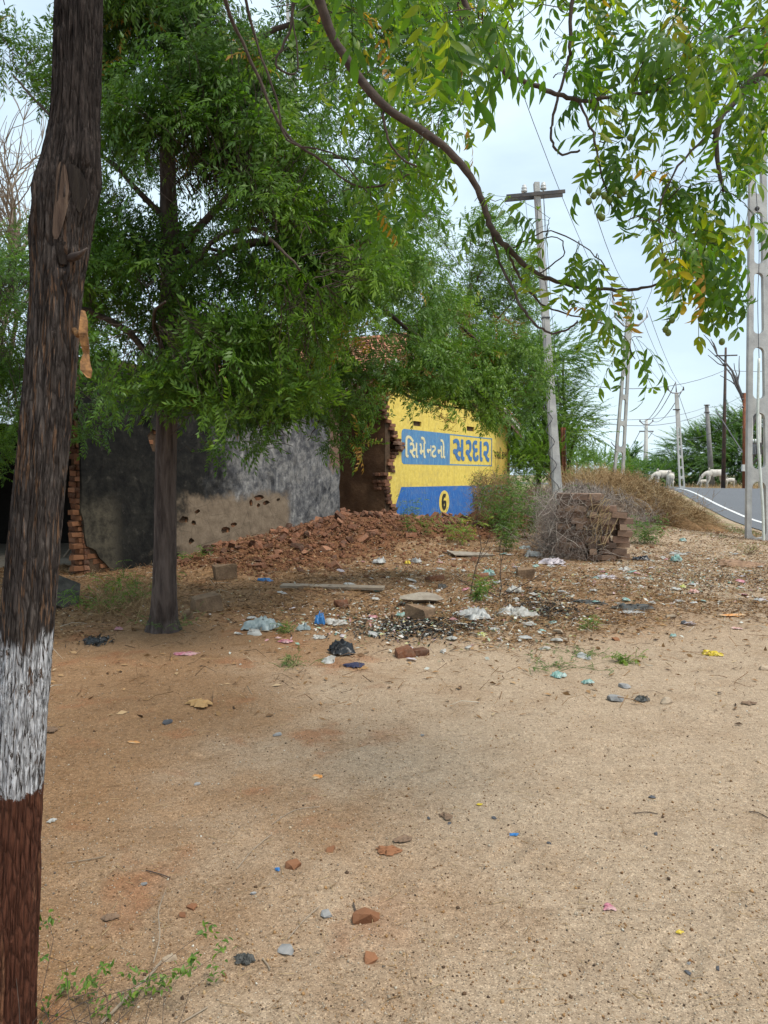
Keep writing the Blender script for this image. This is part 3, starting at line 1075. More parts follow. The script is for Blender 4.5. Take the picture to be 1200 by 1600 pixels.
def text_obj(name, s, mat, x0, x1, z0, z1, y=-.011, bold=.02, parent=yel):
    """painted lettering fitted to a box on the wall face"""
    cu = bpy.data.curves.new(name, 'FONT')
    cu.body = s
    cu.size = 1.0
    cu.offset = bold
    cu.extrude = .002
    cu.resolution_u = 3
    o = bpy.data.objects.new(name, cu)
    COL.objects.link(o)
    bpy.context.view_layer.update()
    dg = bpy.context.evaluated_depsgraph_get()
    me = bpy.data.meshes.new_from_object(o.evaluated_get(dg))
    bpy.data.objects.remove(o)
    co = np.zeros(len(me.vertices) * 3, np.float32)
    me.vertices.foreach_get('co', co)
    co = co.reshape(-1, 3)
    if len(co) == 0:
        return None
    mn, mx = co.min(0), co.max(0)
    nx_ = x0 + (co[:, 0] - mn[0]) / (mx[0] - mn[0]) * (x1 - x0)
    nz_ = z0 + (co[:, 1] - mn[1]) / (mx[1] - mn[1]) * (z1 - z0)
    ny = y + np.where(co[:, 2] > 0, -.001, .001)
    out = np.stack([nx_, ny, nz_], 1).astype(np.float32)
    me.vertices.foreach_set('co', out.ravel())
    me.materials.clear()
    me.materials.append(mat)
    me.update()
    return link(name, me, parent=parent)


# lettering drawn with strokes of a flat brush: polylines in glyph boxes
def strokes(name, lines, x0, z0, w, h, bw, mat, y=-.0075, parent=yel):
    """lines: polylines in a 0..1 box -> thick painted strokes"""
    mb_ = MB()
    k = 0
    for ln in lines:
        pts = [Vector((x0 + p[0] * w, 0, z0 + p[1] * h)) for p in ln]
        # smooth (Chaikin)
        if len(pts) > 2:
            for _ in range(2):
                q = [pts[0]]
                for a, b in zip(pts[:-1], pts[1:]):
                    q += [a.lerp(b, .25), a.lerp(b, .75)]
                q.append(pts[-1]); pts = q
        n = len(pts)
        yy = y - .0012 * k; k += 1
        vs2 = []
        for i, p in enumerate(pts):
            d = (pts[min(i + 1, n - 1)] - pts[max(i - 1, 0)]).normalized()
            s = Vector((-d.z, 0, d.x))
            bwx = bw * (1.25 * abs(s.x) + .85 * abs(s.z))
            vs2 += [p + s * bwx / 2 + Vector((0, yy, 0)), p - s * bwx / 2 + Vector((0, yy, 0))]
        m2 = len(vs2)
        vs2 = vs2 + [v + Vector((0, .001, 0)) for v in vs2]
        fs = []
        for i in range(n - 1):
            a = 2 * i
            fs.append((a, a + 1, a + 3, a + 2))
            fs.append((a + m2 + 1, a + m2, a + m2 + 2, a + m2 + 3))
        mb_.add(vs2, fs)
    return mb_.build(name, mat, parent)


def clip_right(o, frac):
    """half form of a letter: cut away its right-hand stem"""
    bm_ = bmesh.new(); bm_.from_mesh(o.data)
    xs_ = [v.co.x for v in bm_.verts]
    cut = min(xs_) + (max(xs_) - min(xs_)) * frac
    bmesh.ops.bisect_plane(bm_, geom=bm_.verts[:] + bm_.edges[:] + bm_.faces[:], plane_co=(cut, 0, 0), plane_no=(1, 0, 0), clear_outer=True)
    bm_.to_mesh(o.data); bm_.free()


B0 = SZ0 + .17
for ch, x0, x1, z0, z1 in (('\u0abf', .70, 1.16, B0, B0 + .58), ('\u0ab8', .93, 1.42, B0, B0 + .41), ('\u0aae', 1.50, 1.86, B0, B0 + .41), ('\u0ac7', 1.58, 1.86, B0 + .40, B0 + .58),
                           ('\u0aa8', 1.93, 2.30, B0 + .03, B0 + .37), ('\u0a9f', 2.22, 2.52, B0 + .03, B0 + .37), ('\u0aa8', 2.60, 2.93, B0 + .02, B0 + .38), ('\u0acb', 2.78, 3.10, B0 + .02, B0 + .56)):
    o = text_obj('letter', ch, M['letter_yellow'], x0, x1, z0, z1, y=-.0085, bold=.022)
    if (x0, x1) == (1.93, 2.30): clip_right(o, .72)
B0 = SZ0 + .14
for ch, x0, x1 in (('\u0ab8', 3.62, 4.42), ('\u0ab0', 4.54, 4.98), ('\u0aa6', 5.05, 5.50), ('\u0abe', 5.62, 5.82), ('\u0ab0', 5.92, 6.38)):
    text_obj('letter', ch, M['letter_blue'], x0, x1, B0, B0 + .64, y=-.0085, bold=.02)
    text_obj('letter_bolder', ch, M['letter_blue'], x0 + .045, x1 + .045, B0 + .012, B0 + .652, y=-.0065, bold=.02)  # same letter again, shifted to thicken its strokes
for ch, x0, x1 in (('\u0aaa', 6.85, 7.03), ('\u0ab8', 7.06, 7.32), ('\u0abe', 7.34, 7.42), ('\u0a95', 7.50, 7.72), ('\u0aac', 7.75, 7.98)):
    text_obj('small_letter', ch, M['letter_black'], x0, x1, 2.04, 2.28, y=-.0085, bold=.012)
SIX = [[(.85, .88), (.5, 1.02), (.12, .72), (.08, .3), (.5, .0), (.9, .25), (.75, .52), (.4, .5), (.14, .34)], [(1.15, .02), (1.2, .0)]]
strokes('number', SIX, 2.90, .51, .27, .42, .085, M['letter_black'], y=-.0115)
strokes('sign_divider', [[(0, 0), (0, 1)]], 6.62, SZ0, .1, SZ1 - SZ0, .03, M['letter_blue'], y=-.011)

# side return of the building on its far right, closing it as a room
loc = wall_pt(YR, 0, 0)
rear = MB()
a = wall_pt(YR - .02, 0, -.1); b = a - WN * 6.0
sidew = empty('yellow_house_walls', wall_pt(0.0, 0, -6.0), WALL_RZ, 'plain plastered back and side walls of the tile roofed house', 'wall')
mb = MB()
mb.box((YR - .14, -3.05, 1.5), (.24, 5.9, 3.3)); mb.build('side_wall', M['plaster'], sidew)
mb = MB()
mb.box((2.2, -.1, 1.5), (11.9, .24, 3.3)); mb.build('back_wall', M['plaster'], sidew)
# ---- tiled roof
roof = empty('tiled_roof', wall_pt(0, 0, 0), WALL_RZ, 'low gable roof of red clay tiles seen through the branches', 'roof')
EL, ER = -3.75, 8.55
ROOF_D = 6.4


def roof_z(t):
    return PEAK_Z - abs(t - PEAK_T) * SL


mb = MB()
for (ta, tb_) in ((EL, PEAK_T), (PEAK_T, ER)):
    za, zb_ = roof_z(ta), roof_z(tb_)
    y0_, y1_ = -.35, ROOF_D
    v = [(ta, y0_, za), (tb_, y0_, zb_), (tb_, y1_, zb_), (ta, y1_, za)]
    v += [(p[0], p[1], p[2] - .05) for p in v]
    mb.add(v, [(0, 1, 2, 3), (7, 6, 5, 4), (0, 4, 5, 1), (1, 5, 6, 2), (2, 6, 7, 3), (3, 7, 4, 0)])
mb.build('roof_deck', M['wood_fascia'], roof)
for (ta, tb_) in ((EL - .05, PEAK_T), (PEAK_T, ER + .05)):
    for q, (w, dz) in enumerate(((.16, -.14), (.12, -.30))):
        mb = MB()
        za, zb_ = roof_z(ta) + dz, roof_z(tb_) + dz
        yy = -.38 + .05 * q
        v = [(ta, yy, za), (tb_, yy, zb_), (tb_, yy, zb_ + w), (ta, yy, za + w)]
        v += [(p[0], p[1] + .03, p[2]) for p in v]
        mb.add(v, [(0, 1, 2, 3), (7, 6, 5, 4), (0, 4, 5, 1), (1, 5, 6, 2), (2, 6, 7, 3), (3, 7, 4, 0)])
        mb.build('barge_board', M['whitewash'] if q == 0 else M['wood_fascia'], roof)
tilem = MB()
n = 5
tv = []
for e in (0, 1):
    for i in range(n + 1):
        a = pi * i / n
        r = .095 - .018 * e
        tv.append((e * .36, cos(a) * r, sin(a) * r * .75 + .012 + .02 * (1 - e)))
tilem.add(tv, [(i, i + 1, n + 2 + i, n + 1 + i) for i in range(n)])
tme = tilem.mesh('roof_tile', M['tile'])
tV = np.array(tv); tF = np.array([(i, i + 1, n + 2 + i, n + 1 + i) for i in range(n)])
ang = math.atan(SL)
cnt = 0
bulkV, bulkF, nb = [], [], 0
for c in range(19):
    for r_ in range(30):
        d_along = .02 + c * .33
        t = EL - .02 + d_along * cos(ang)
        if t > PEAK_T - .1: continue
        yy = -.32 + r_ * .215
        zz = roof_z(t) + .002
        jit = (R0.uniform(-.015, .015), R0.uniform(-.02, .02))
        if r_ < 14 and cnt < 265:
            link('roof_tile', tme, parent=roof, loc=(t + jit[0], yy + jit[1], zz), rot=(0, -ang, R0.uniform(-.05, .05)))
            cnt += 1
        else:
            ca, sa = cos(ang), sin(ang)
            q = np.stack([tV[:, 0] * ca - tV[:, 2] * sa + t + jit[0], tV[:, 1] + yy + jit[1], tV[:, 0] * sa + tV[:, 2] * ca + zz], 1)
            bulkV.append(q); bulkF.append(tF + nb); nb += len(tV)
for c in range(19):
    for r_ in range(30):
        d_along = .02 + c * .33
        t = ER + .02 - d_along * cos(ang)
        if t < PEAK_T + .1: continue
        yy = -.32 + r_ * .215
        ca, sa = cos(ang), sin(ang)
        q = np.stack([-(tV[:, 0] * ca - tV[:, 2] * sa) + t, tV[:, 1] + yy, tV[:, 0] * sa + tV[:, 2] * ca + roof_z(t) + .002], 1)
        bulkV.append(q); bulkF.append(tF[:, ::-1] + nb); nb += len(tV)
o = link('far_roof_tiles', mesh_np('far_roof_tiles', np.concatenate(bulkV), np.concatenate(bulkF), M['tile']), parent=roof)
o['kind'] = 'stuff'
mb = MB()
mb.tube([(PEAK_T, -.4, PEAK_Z + .03), (PEAK_T, ROOF_D, PEAK_Z + .03)], .13, 8)
mb.build('ridge_cap', M['tile'], roof)

# ---- dark open shed behind the near trunk
shed = empty('dark_open_shed', (-6.6, 13.2, 0), radians(8), 'dark open shed in deep shade at the left behind the trunk', 'shed')
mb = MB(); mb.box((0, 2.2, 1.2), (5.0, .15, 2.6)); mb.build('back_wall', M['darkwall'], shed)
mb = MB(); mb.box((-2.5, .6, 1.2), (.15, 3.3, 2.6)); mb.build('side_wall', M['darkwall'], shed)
for px_ in (-2.2, -.2, 2.2):
    mb = MB(); mb.tube([(px_, -.9, -.1), (px_ + .02, -.9, 2.45)], .06, 8); mb.build('post', M['bark_dark'], shed)
mb = MB()
for i in range(46):
    x0 = -2.8 + i * .12
    za = .03 * (i % 2)
    mb.add([(x0, -1.25, 2.42 + za), (x0 + .12, -1.25, 2.42 + .03 - za), (x0 + .12, 2.4, 2.75 + .03 - za), (x0, 2.4, 2.75 + za)], [(0, 1, 2, 3)])
mb.build('tin_roof', M['tin'], shed)
mb = MB(); mb.box((0, .55, .06), (4.9, 3.0, .16)); mb.build('floor_slab', M['concrete_slab'], shed)
for i in range(3):
    mb = MB()
    mb.tube([(1.2 + i * .35, -.8 + .1 * i, .1), (1.9 + i * .2, 1.2, 1.5 + .2 * i)], .02, 5)
    mb.build('leaning_stick', M['wood_grey'], shed)

# ------------------------------------------------------------------ foliage tools
def leaflet(L, W, fine=False, droop=.15):
    """leaflet along +Y from the origin"""
    if not fine:
        V = np.array([(0, 0, 0), (W / 2, L * .42, .006), (0, L, -droop * L), (-W / 2, L * .42, .006)])
        F = np.array([(0, 1, 2, 3)])
        return V, F
    V = [(0, 0, 0)]
    for s, w, z in ((.22, .72, .0), (.5, 1.0, -.03), (.78, .55, -.10)):
        V += [(-w * W / 2, s * L, z * L - droop * L * s * s + .10 * W), (0.04 * L * s * s, s * L, z * L - droop * L * s * s), (w * W / 2, s * L, z * L - droop * L * s * s + .10 * W)]
    V += [(.06 * L, L, -.16 * L - droop * L)]
    F = [(0, 2, 1), (0, 3, 2)]
    for i in (0, 1):
        b = 1 + 3 * i
        F += [(b, b + 1, b + 4), (b, b + 4, b + 3), (b + 1, b + 2, b + 5), (b + 1, b + 5, b + 4)]
    F += [(7, 8, 10), (8, 9, 10)]
    return np.array(V), np.array(F)


def rotm(d, up):
    d = np.asarray(d, float); d = d / np.linalg.norm(d)
    x = np.cross(d, up); x /= max(np.linalg.norm(x), 1e-6)
    return np.stack([x, d, np.cross(x, d)], 1)


def compound_leaf(seed, L=.26, n=6, lL=.05, lW=.016, fine=False, droop=.5, stem=True):
    """pinnate leaf along +Y that droops in -Z"""
    r = np.random.default_rng(seed)
    V, F, nb = [], [], 0
    lV, lF = leaflet(1.0, lW / lL, fine)

    def at(s):
        return np.array([0.03 * math.sin(3 * s + seed) * L, L * s * (1 - .12 * droop * s), -droop * L * .55 * s ** 2])
    for i in range(n):
        s = .22 + .74 * i / (n - 1)
        p = at(s); t = at(min(s + .02, 1.02)) - at(s - .02); t /= np.linalg.norm(t)
        for sd in (-1, 1):
            if r.random() < .06: continue
            a = radians(r.uniform(48, 68)) * sd * (1 - .25 * s)
            side = np.array([1, 0, 0])
            d = t * cos(a) + side * sin(a) + np.array([0, 0, -r.uniform(.15, .6)])
            R = rotm(d, np.array([0, 0, 1]) + r.normal(0, .25, 3))
            sc = lL * (1.05 - .5 * abs(s - .5)) * r.uniform(.85, 1.12)
            V.append(lV @ R.T * sc + p); F.append(lF + nb); nb += len(lV)
    p = at(1.0)
    R = rotm(at(1.0) - at(.95) + np.array([0, 0, -.01]), np.array([0, 0, 1.]))
    V.append(lV @ R.T * lL * 1.05 + p); F.append(lF + nb); nb += len(lV)
    if stem:
        w = .0011 if fine else .0022
        ss = np.linspace(0, 1, 5)
        pts = np.array([at(s) for s in ss])
        a = np.stack([pts + (w, 0, 0), pts + (-w, 0, 0), pts + (0, 0, w)], 1).reshape(-1, 3)
        q = []
        for i in range(4):
            for k in range(3):
                k2 = (k + 1) % 3
                q.append((3 * i + k, 3 * i + k2, 3 * i + 3 + k2, 3 * i + 3 + k))
        q = np.array(q) + nb
        if lF.shape[1] == 3:
            q = np.concatenate([q[:, [0, 1, 2]], q[:, [0, 2, 3]]])
        V.append(a); F.append(q); nb += len(a)
    return np.concatenate(V), np.concatenate(F)


def spray(seed, nl=8, **k):
    """a twig end: compound leaves spread round +Y"""
    r = np.random.default_rng(seed + 1000)
    V, F, nb = [], [], 0
    for i in range(nl):
        lv, lf = compound_leaf(seed * 31 + i, **k)
        az = i * 2.4 + r.uniform(-.3, .3)
        el = r.uniform(.55, 1.25) * (0.6 + .5 * i / nl)
        d = np.array([sin(el) * cos(az), cos(el), sin(el) * sin(az)])
        R = rotm(d, np.array([-cos(az) * .0, 1.0, 0.001]) if abs(d[1]) < .8 else np.array([0, 0, 1.]))
        V.append(lv @ R.T * r.uniform(.75, 1.1) + np.array([0, -.02 * (nl - i), 0])); F.append(lf + nb); nb += len(lv)
    return np.concatenate(V), np.concatenate(F)


def scatter(templates, pos, dirs, scale, ups=None, rng=RNG):
    """place templates (V,F) with +Y along dirs; returns V, F, face-owner index"""
    N = len(pos)
    which = rng.integers(0, len(templates), N)
    d = dirs / np.linalg.norm(dirs, axis=1, keepdims=True)
    up = np.tile([0, 0, 1.], (N, 1)) if ups is None else ups
    x = np.cross(d, up); ln = np.linalg.norm(x, axis=1, keepdims=True)
    x = np.where(ln < 1e-4, [[1., 0, 0]], x / np.maximum(ln, 1e-6))
    z_ = np.cross(x, d)
    Rm = np.stack([x, d, z_], 2)
    Vs, Fs, own, nb = [], [], [], 0
    for w in range(len(templates)):
        idx = np.nonzero(which == w)[0]
        if not len(idx): continue
        tv_, tf_ = templates[w]
        q = np.einsum('nij,vj->nvi', Rm[idx], tv_) * scale[idx, None, None] + pos[idx, None, :]
        Vs.append(q.reshape(-1, 3))
        Fs.append((tf_[None] + (np.arange(len(idx)) * len(tv_))[:, None, None] + nb).reshape(-1, tf_.shape[1]))
        own.append(np.repeat(idx, len(tf_)))
        nb += len(idx) * len(tv_)
    return np.concatenate(Vs), np.concatenate(Fs), np.concatenate(own)


def Pv(px, py, D):
    dx, dy = (px - 600) / 1200.0, (800 - py) / 1200.0
    y = CT + dy * ST; z_ = -ST + dy * CT
    s = D / y
    return np.stack([dx * s, D + 0 * s, CAMZ + z_ * s], 1)


def twig_mesh(p0, p1, r0, sag, rng, seg=4, taper=.4):
    """N bent 3-sided twigs from p0 to p1"""
    N = len(p0)
    L = np.linalg.norm(p1 - p0, axis=1, keepdims=True)
    mids = []
    for i in range(seg + 1):
        s = i / seg
        j = rng.normal(0, 1, (N, 3)) * L * .045 * (0 < i < seg)
        q = p0 + (p1 - p0) * s + j
        q[:, 2] += (sag[:, None] * L * (4 * s * (1 - s)))[:, 0] if hasattr(sag, 'shape') else sag * L[:, 0] * 4 * s * (1 - s)
        mids.append(q)
    d = (p1 - p0) / np.maximum(L, 1e-6)
    a = np.cross(d, [0.3, 0.2, 0.93]); a /= np.maximum(np.linalg.norm(a, axis=1, keepdims=True), 1e-6)
    b = np.cross(d, a)
    V = []
    for i, q in enumerate(mids):
        rr = (r0 * (1 - (1 - taper) * i / seg))
        rr = rr[:, None] if hasattr(rr, 'shape') and np.ndim(rr) else rr
        for k in range(3):
            an = 2 * pi * k / 3
            V.append(q + (a * cos(an) + b * sin(an)) * rr)
    V = np.stack(V, 1)
    nv = V.shape[1]
    F = []
    for i in range(seg):
        for k in range(3):
            k2 = (k + 1) % 3
            F.append((3 * i + k, 3 * i + k2, 3 * i + 3 + k2, 3 * i + 3 + k))
    F = np.array(F)
    Fa = (F[None] + (np.arange(N) * nv)[:, None, None]).reshape(-1, 4)
    return V.reshape(-1, 3), Fa, np.repeat(np.arange(N), len(F))


def nearest_on(skel, pts):
    """nearest skeleton node"""
    sk = np.asarray(skel)
    out = np.zeros((len(pts), 3))
    for i in range(0, len(pts), 2000):
        d = ((pts[i:i + 2000, None] - sk[None]) ** 2).sum(2)
        out[i:i + 2000] = sk[d.argmin(1)]
    return out


def dens(pts, n=16):
    """resample a polyline with a smooth curve"""
    pts = [Vector(p) for p in pts]
    out = []
    for i in range(len(pts) - 1):
        p0 = pts[max(i - 1, 0)]; p1 = pts[i]; p2 = pts[i + 1]; p3 = pts[min(i + 2, len(pts) - 1)]
        for k in range(n):
            t = k / n
            out.append(.5 * ((2 * p1) + (-p0 + p2) * t + (2 * p0 - 5 * p1 + 4 * p2 - p3) * t * t + (-p0 + 3 * p1 - 3 * p2 + p3) * t ** 3))
    out.append(pts[-1])
    return out


def limb(mb_, pts, r0, r1, n=7, sub=5, wob=.0, seed=0):
    pp = dens(pts, sub)
    r = random.Random(seed)
    if wob:
        pp = [p + Vector([r.uniform(-wob, wob) for _ in range(3)]) for p in pp]
    m_ = len(pp)
    mb_.tube(pp, [(r0 + (r1 - r0) * i / (m_ - 1)) * r.uniform(.9, 1.12) for i in range(m_)], n)
    return [tuple(p) for p in pp]


def trunk_mesh(name, axis, rad, mat, nseg=72, nring=220, ridge=.012, seed=1, knots=(), fz=2.4):
    """bark surface: axis list of points, rad function of z, furrowed by noise"""
    ax = dens(axis, max(2, nring // (len(axis) - 1)))
    A = np.array([tuple(p) for p in ax])
    zz = A[:, 2]
    th = np.linspace(0, 2 * pi, nseg, endpoint=False)
    R = np.array([rad(z_) for z_ in zz])[:, None] * np.ones((1, nseg))
    cx, sy = np.cos(th)[None], np.sin(th)[None]
    Zm = zz[:, None] + 0 * cx
    f1 = fbm(cx * 3.2 + 5 + 0 * Zm, sy * 3.2 + 0 * Zm, Zm * fz, 4, seed)
    f2 = fbm(cx * 13 + 0 * Zm + .6 * f1, sy * 13 + 0 * Zm, Zm * fz * 2.4, 4, seed + 4)
    rg = 1 - np.abs(f2 * 2 - 1) * 2.6
    R = R * (1 + .22 * (f1 - .5)) + ridge * (rg - .6)
    for (kz, ka, kr, kh) in knots:
        da = np.angle(np.exp(1j * (th - ka)))[None]
        dd = np.sqrt((da * R.mean()) ** 2 + (Zm - kz) ** 2 * .5) / kr
        R = R + kh * (np.exp(-dd ** 2 * .9) - 1.35 * np.exp(-dd ** 2 * 5))
    V = np.stack([A[:, 0:1] + cx * R, A[:, 1:2] + sy * R, Zm], -1).reshape(-1, 3)
    nr = len(A)
    i = np.arange(nr - 1)[:, None] * nseg
    k = np.arange(nseg)[None]
    k2 = (k + 1) % nseg
    F = np.stack([i + k, i + k2, i + nseg + k2, i + nseg + k], -1).reshape(-1, 4)
    return mesh_np(name, V, F, mat, smooth=True), A


# ------------------------------------------------------------------ near tree (painted trunk)
treeA = empty('painted_trunk_tree', (-.97, 2.0, 0), 0, 'near tree on the left with white and red-brown painted trunk, branches hanging overhead', 'tree')
cx_px = [(1640, 6), (1600, 8), (1240, 24), (1000, 41), (800, 58), (600, 77), (450, 88), (330, 100), (230, 112), (120, 119), (0, 123), (-200, 132), (-420, 150)]
axis = [P(x, y, 2.0) for y, x in cx_px]
axis = [axis[0] + Vector((-.01, 0, -.15))] + axis
za = [p.z for p in axis]


def radA(z_):
    zs = [-.1, .1, .67, 1.1, 1.5, 2.0, 2.10, 2.25, 2.4, 2.75, 3.1, 3.7]
    rs = [.085, .074, .066, .064, .061, .061, .068, .072, .057, .053, .052, .050]
    return float(np.interp(z_, zs, rs))


tm, _ = trunk_mesh('trunk', axis, radA, M['trunkA'], 260, 760, .0075, 3, knots=((2.24, -.75, .06, .018), (2.03, -1.0, .032, .020), (2.17, -2.7, .05, .014), (2.62, -1.9, .04, .008)))
world_child(link('trunk', tm), treeA)


def wc(mb_, name, mat, parent, smooth=True):
    return world_child(link(name, mb_.mesh(name, mat, smooth)), parent)


# stub, exposed scar, torn bark strip
mb = MB()
mb.tube([P(72, 330, 1.97), P(60, 322, 1.95), P(52, 308, 1.94)], [.016, .010, .004], 7)
wc(mb, 'broken_stub', M['bark_dark'], treeA)
mb = MB()
mb.tube([P(108, 404, 1.96), P(120, 400, 1.925), P(127, 396, 1.90), P(136, 388, 1.885)], [.012, .010, .006, .002], 7)
wc(mb, 'broken_stub', M['bark_dark'], treeA)


def strip_mesh(cl, widths, D, th, name, mat, parent):
    mb_ = MB()
    v = []
    for (x, y), w, dd in zip(cl, widths, D):
        p = P(x, y, dd)
        ww = w / 1200 * dd / 2
        v += [p + Vector((-ww, 0, 0)), p + Vector((ww, .01, 0)), p + Vector((ww, .01 + th, 0)), p + Vector((-ww, th, 0))]
    n_ = len(cl)
    f = []
    for i in range(n_ - 1):
        for k in range(4):
            f.append((4 * i + k, 4 * i + (k + 1) % 4, 4 * i + 4 + (k + 1) % 4, 4 * i + 4 + k))
    f += [(0, 1, 2, 3), tuple(4 * (n_ - 1) + k for k in (3, 2, 1, 0))]
    mb_.add(v, f)
    return wc(mb_, name, mat, parent, False)


strip_mesh([(128, 484), (129, 500), (128, 520), (131, 540), (133, 552), (131, 565), (133, 578), (137, 590)], [3, 9, 11, 10, 6, 12, 15, 3], [1.95, 1.93, 1.92, 1.93, 1.94, 1.93, 1.92, 1.92], .006, 'torn_bark_strip', M['torn'], treeA)
mb = MB()
mb.tube([P(116, 516, 1.97), P(122, 524, 1.95), P(124, 520, 1.93)], [.008, .007, .004], 6)
wc(mb, 'twig_stub', M['torn'], treeA)
scar = [(118, 268), (124, 285), (126, 310), (124, 335), (118, 360), (112, 380), (106, 392), (102, 380), (104, 350), (108, 320), (108, 295), (112, 275)]
fr = []


# scar: shallow sheet of heartwood wrapped on the trunk
def wrap_on_trunk(poly, name, mat, parent, D0=2.0, lift=.014):
    A = np.array([tuple(p) for p in dens(axis, 30)])
    mb_ = MB()
    ys = [p[1] for p in poly]; 
    v, f = [], []
    rows = 14; cols = 6
    for i in range(rows):
        y = min(ys) + (max(ys) - min(ys)) * (i + .5) / rows
        xs_ = []
        for a, b in zip(poly, poly[1:] + poly[:1]):
            if (a[1] > y) != (b[1] > y):
                xs_.append(a[0] + (b[0] - a[0]) * (y - a[1]) / (b[1] - a[1]))
        x0, x1 = min(xs_), max(xs_)
        for j in range(cols):
            q = P(x0 + (x1 - x0) * j / (cols - 1), y, D0)
            k = np.abs(A[:, 2] - q.z).argmin()
            dx_ = q.x - A[k, 0]
            rr = radA(q.z) + lift
            dx_ = max(-rr * .98, min(rr * .98, dx_))
            v.append((A[k, 0] + dx_, A[k, 1] - math.sqrt(rr * rr - dx_ * dx_), q.z))
    for i in range(rows - 1):
        for j in range(cols - 1):
            a = i * cols + j
            f.append((a, a + cols, a + cols + 1, a + 1))
    mb_.add(v, f)
    return wc(mb_, name, mat, parent)


wrap_on_trunk(scar, 'bark_scar', M['heartwood'], treeA, lift=.010)
wrap_on_trunk([(124, 272), (138, 276), (147, 296), (145, 322), (137, 345), (130, 330), (126, 300)], 'hollow_shade_patch', M['hollow_shade'], treeA, lift=.011)  # raised dark sheet, painted in place of a shaded cavity
wrap_on_trunk([(104, 396), (114, 388), (126, 392), (131, 408), (124, 424), (110, 424)], 'hollow_shade_patch', M['hollow_shade'], treeA, lift=.008)

# limbs of the near tree: crown fork above the picture, hanging branches in view
top = axis[-1]
skelA = []
br = {}


def branchA(pts, r0, r1, seed):
    mb_ = MB()
    s = limb(mb_, pts, r0, r1, 8, 6, .004, seed)
    wc(mb_, 'branch', M['twig'], treeA)
    skelA.extend(s)
    return s


branchA([P(150, -420, 2.0), P(280, -560, 2.3), P(430, -420, 2.8), P(480, -120, 3.1), P(500, 0, 3.15), P(535, 85, 3.2), P(600, 165, 3.2), P(690, 225, 3.2), P(742, 285, 3.2), P(765, 350, 3.2), P(790, 385, 3.2), P(840, 428, 3.25), P(900, 447, 3.3), P(965, 453, 3.3), P(1010, 448, 3.3), P(1052, 432, 3.3)], .026, .0045, 1)
branchA([P(765, 350, 3.2), P(778, 400, 3.2), P(800, 450, 3.15), P(825, 495, 3.1), P(858, 520, 3.1), P(885, 515, 3.1), P(903, 502, 3.1)], .006, .004, 2)
branchA([P(790, 385, 3.2), P(808, 425, 3.25), P(840, 470, 3.3), P(880, 490, 3.3), P(960, 512, 3.3), P(992, 560, 3.3)], .006, .002, 3)
branchA([P(600, 165, 3.2), P(600, 195, 3.2), P(615, 235, 3.2), P(650, 260, 3.2)], .007, .004, 4)
branchA([P(480, -120, 3.1), P(640, -160, 2.9), P(740, 40, 2.9), P(785, 108, 2.9), P(850, 140, 2.9), P(905, 157, 2.95), P(960, 150, 3.0), P(1030, 138, 3.1), P(1090, 90, 3.2), P(1170, 40, 3.2)], .011, .005, 5)
branchA([P(890, 85, 3.0), P(878, 130, 3.0), P(865, 180, 3.0), P(861, 215, 3.0), P(875, 240, 3.0), P(905, 235, 3.0)], .006, .004, 6)
branchA([P(430, -420, 2.8), P(340, -150, 3.4), P(352, 0, 3.6), P(395, 100, 3.7), P(440, 200, 3.7), P(500, 250, 3.7), P(560, 292, 3.7), P(610, 285, 3.7), P(640, 272, 3.7)], .010, .0035, 7)
branchA([P(370, -60, 3.5), P(400, 60, 3.6), P(430, 150, 3.6), P(450, 220, 3.6), P(520, 240, 3.6), P(575, 300, 3.6)], .007, .003, 8)
branchA([P(460, -60, 3.3), P(455, 40, 3.3), P(430, 100, 3.3), P(465, 110, 3.3), P(455, 20, 3.3)], .007, .003, 9)
branchA([P(150, -420, 2.0), P(500, -700, 2.4), P(900, -620, 3.0), P(1200, -300, 3.3), P(1230, 60, 3.3), P(1170, 130, 3.3), P(1120, 200, 3.2), P(1130, 300, 3.1)], .05, .006, 10)
branchA([P(1200, -300, 3.3), P(1000, -200, 3.1), P(905, -40, 3.0), P(890, 85, 3.0)], .015, .006, 11)
branchA([P(905, 157, 2.95), P(930, 220, 2.9), P(945, 290, 2.9), P(958, 330, 2.9)], .005, .003, 12)
branchA([P(1120, 200, 3.2), P(1060, 260, 3.1), P(1030, 330, 3.0), P(1040, 420, 3.0)], .005, .003, 13)
branchA([P(840, 428, 3.25), P(880, 400, 3.2), P(870, 370, 3.15), P(820, 380, 3.2)], .003, .002, 14)
branchA([P(800, 388, 3.2), P(860, 362, 3.15), P(930, 400, 3.1), P(960, 440, 3.1)], .003, .002, 15)
branchA([P(150, -420, 2.0), P(-100, -700, 2.4), P(-500, -900, 3.0)], .04, .02, 16)
branchA([P(150, -420, 2.0), P(200, -900, 1.6), P(400, -1300, 1.5)], .04, .02, 17)

RL = random.Random(5)
leaf_tmpl = [compound_leaf(900 + i, L=RL.uniform(.20, .28), n=RL.choice((4, 5, 5, 6)), lL=RL.uniform(.060, .078), lW=RL.uniform(.018, .022), fine=True, droop=RL.uniform(.4, 1.0)) for i in range(8)]
leaf_me = []
for i, (lv, lf) in enumerate(leaf_tmpl):
    leaf_me.append(mesh_np('leaf', lv, lf, M['leafA_part']))

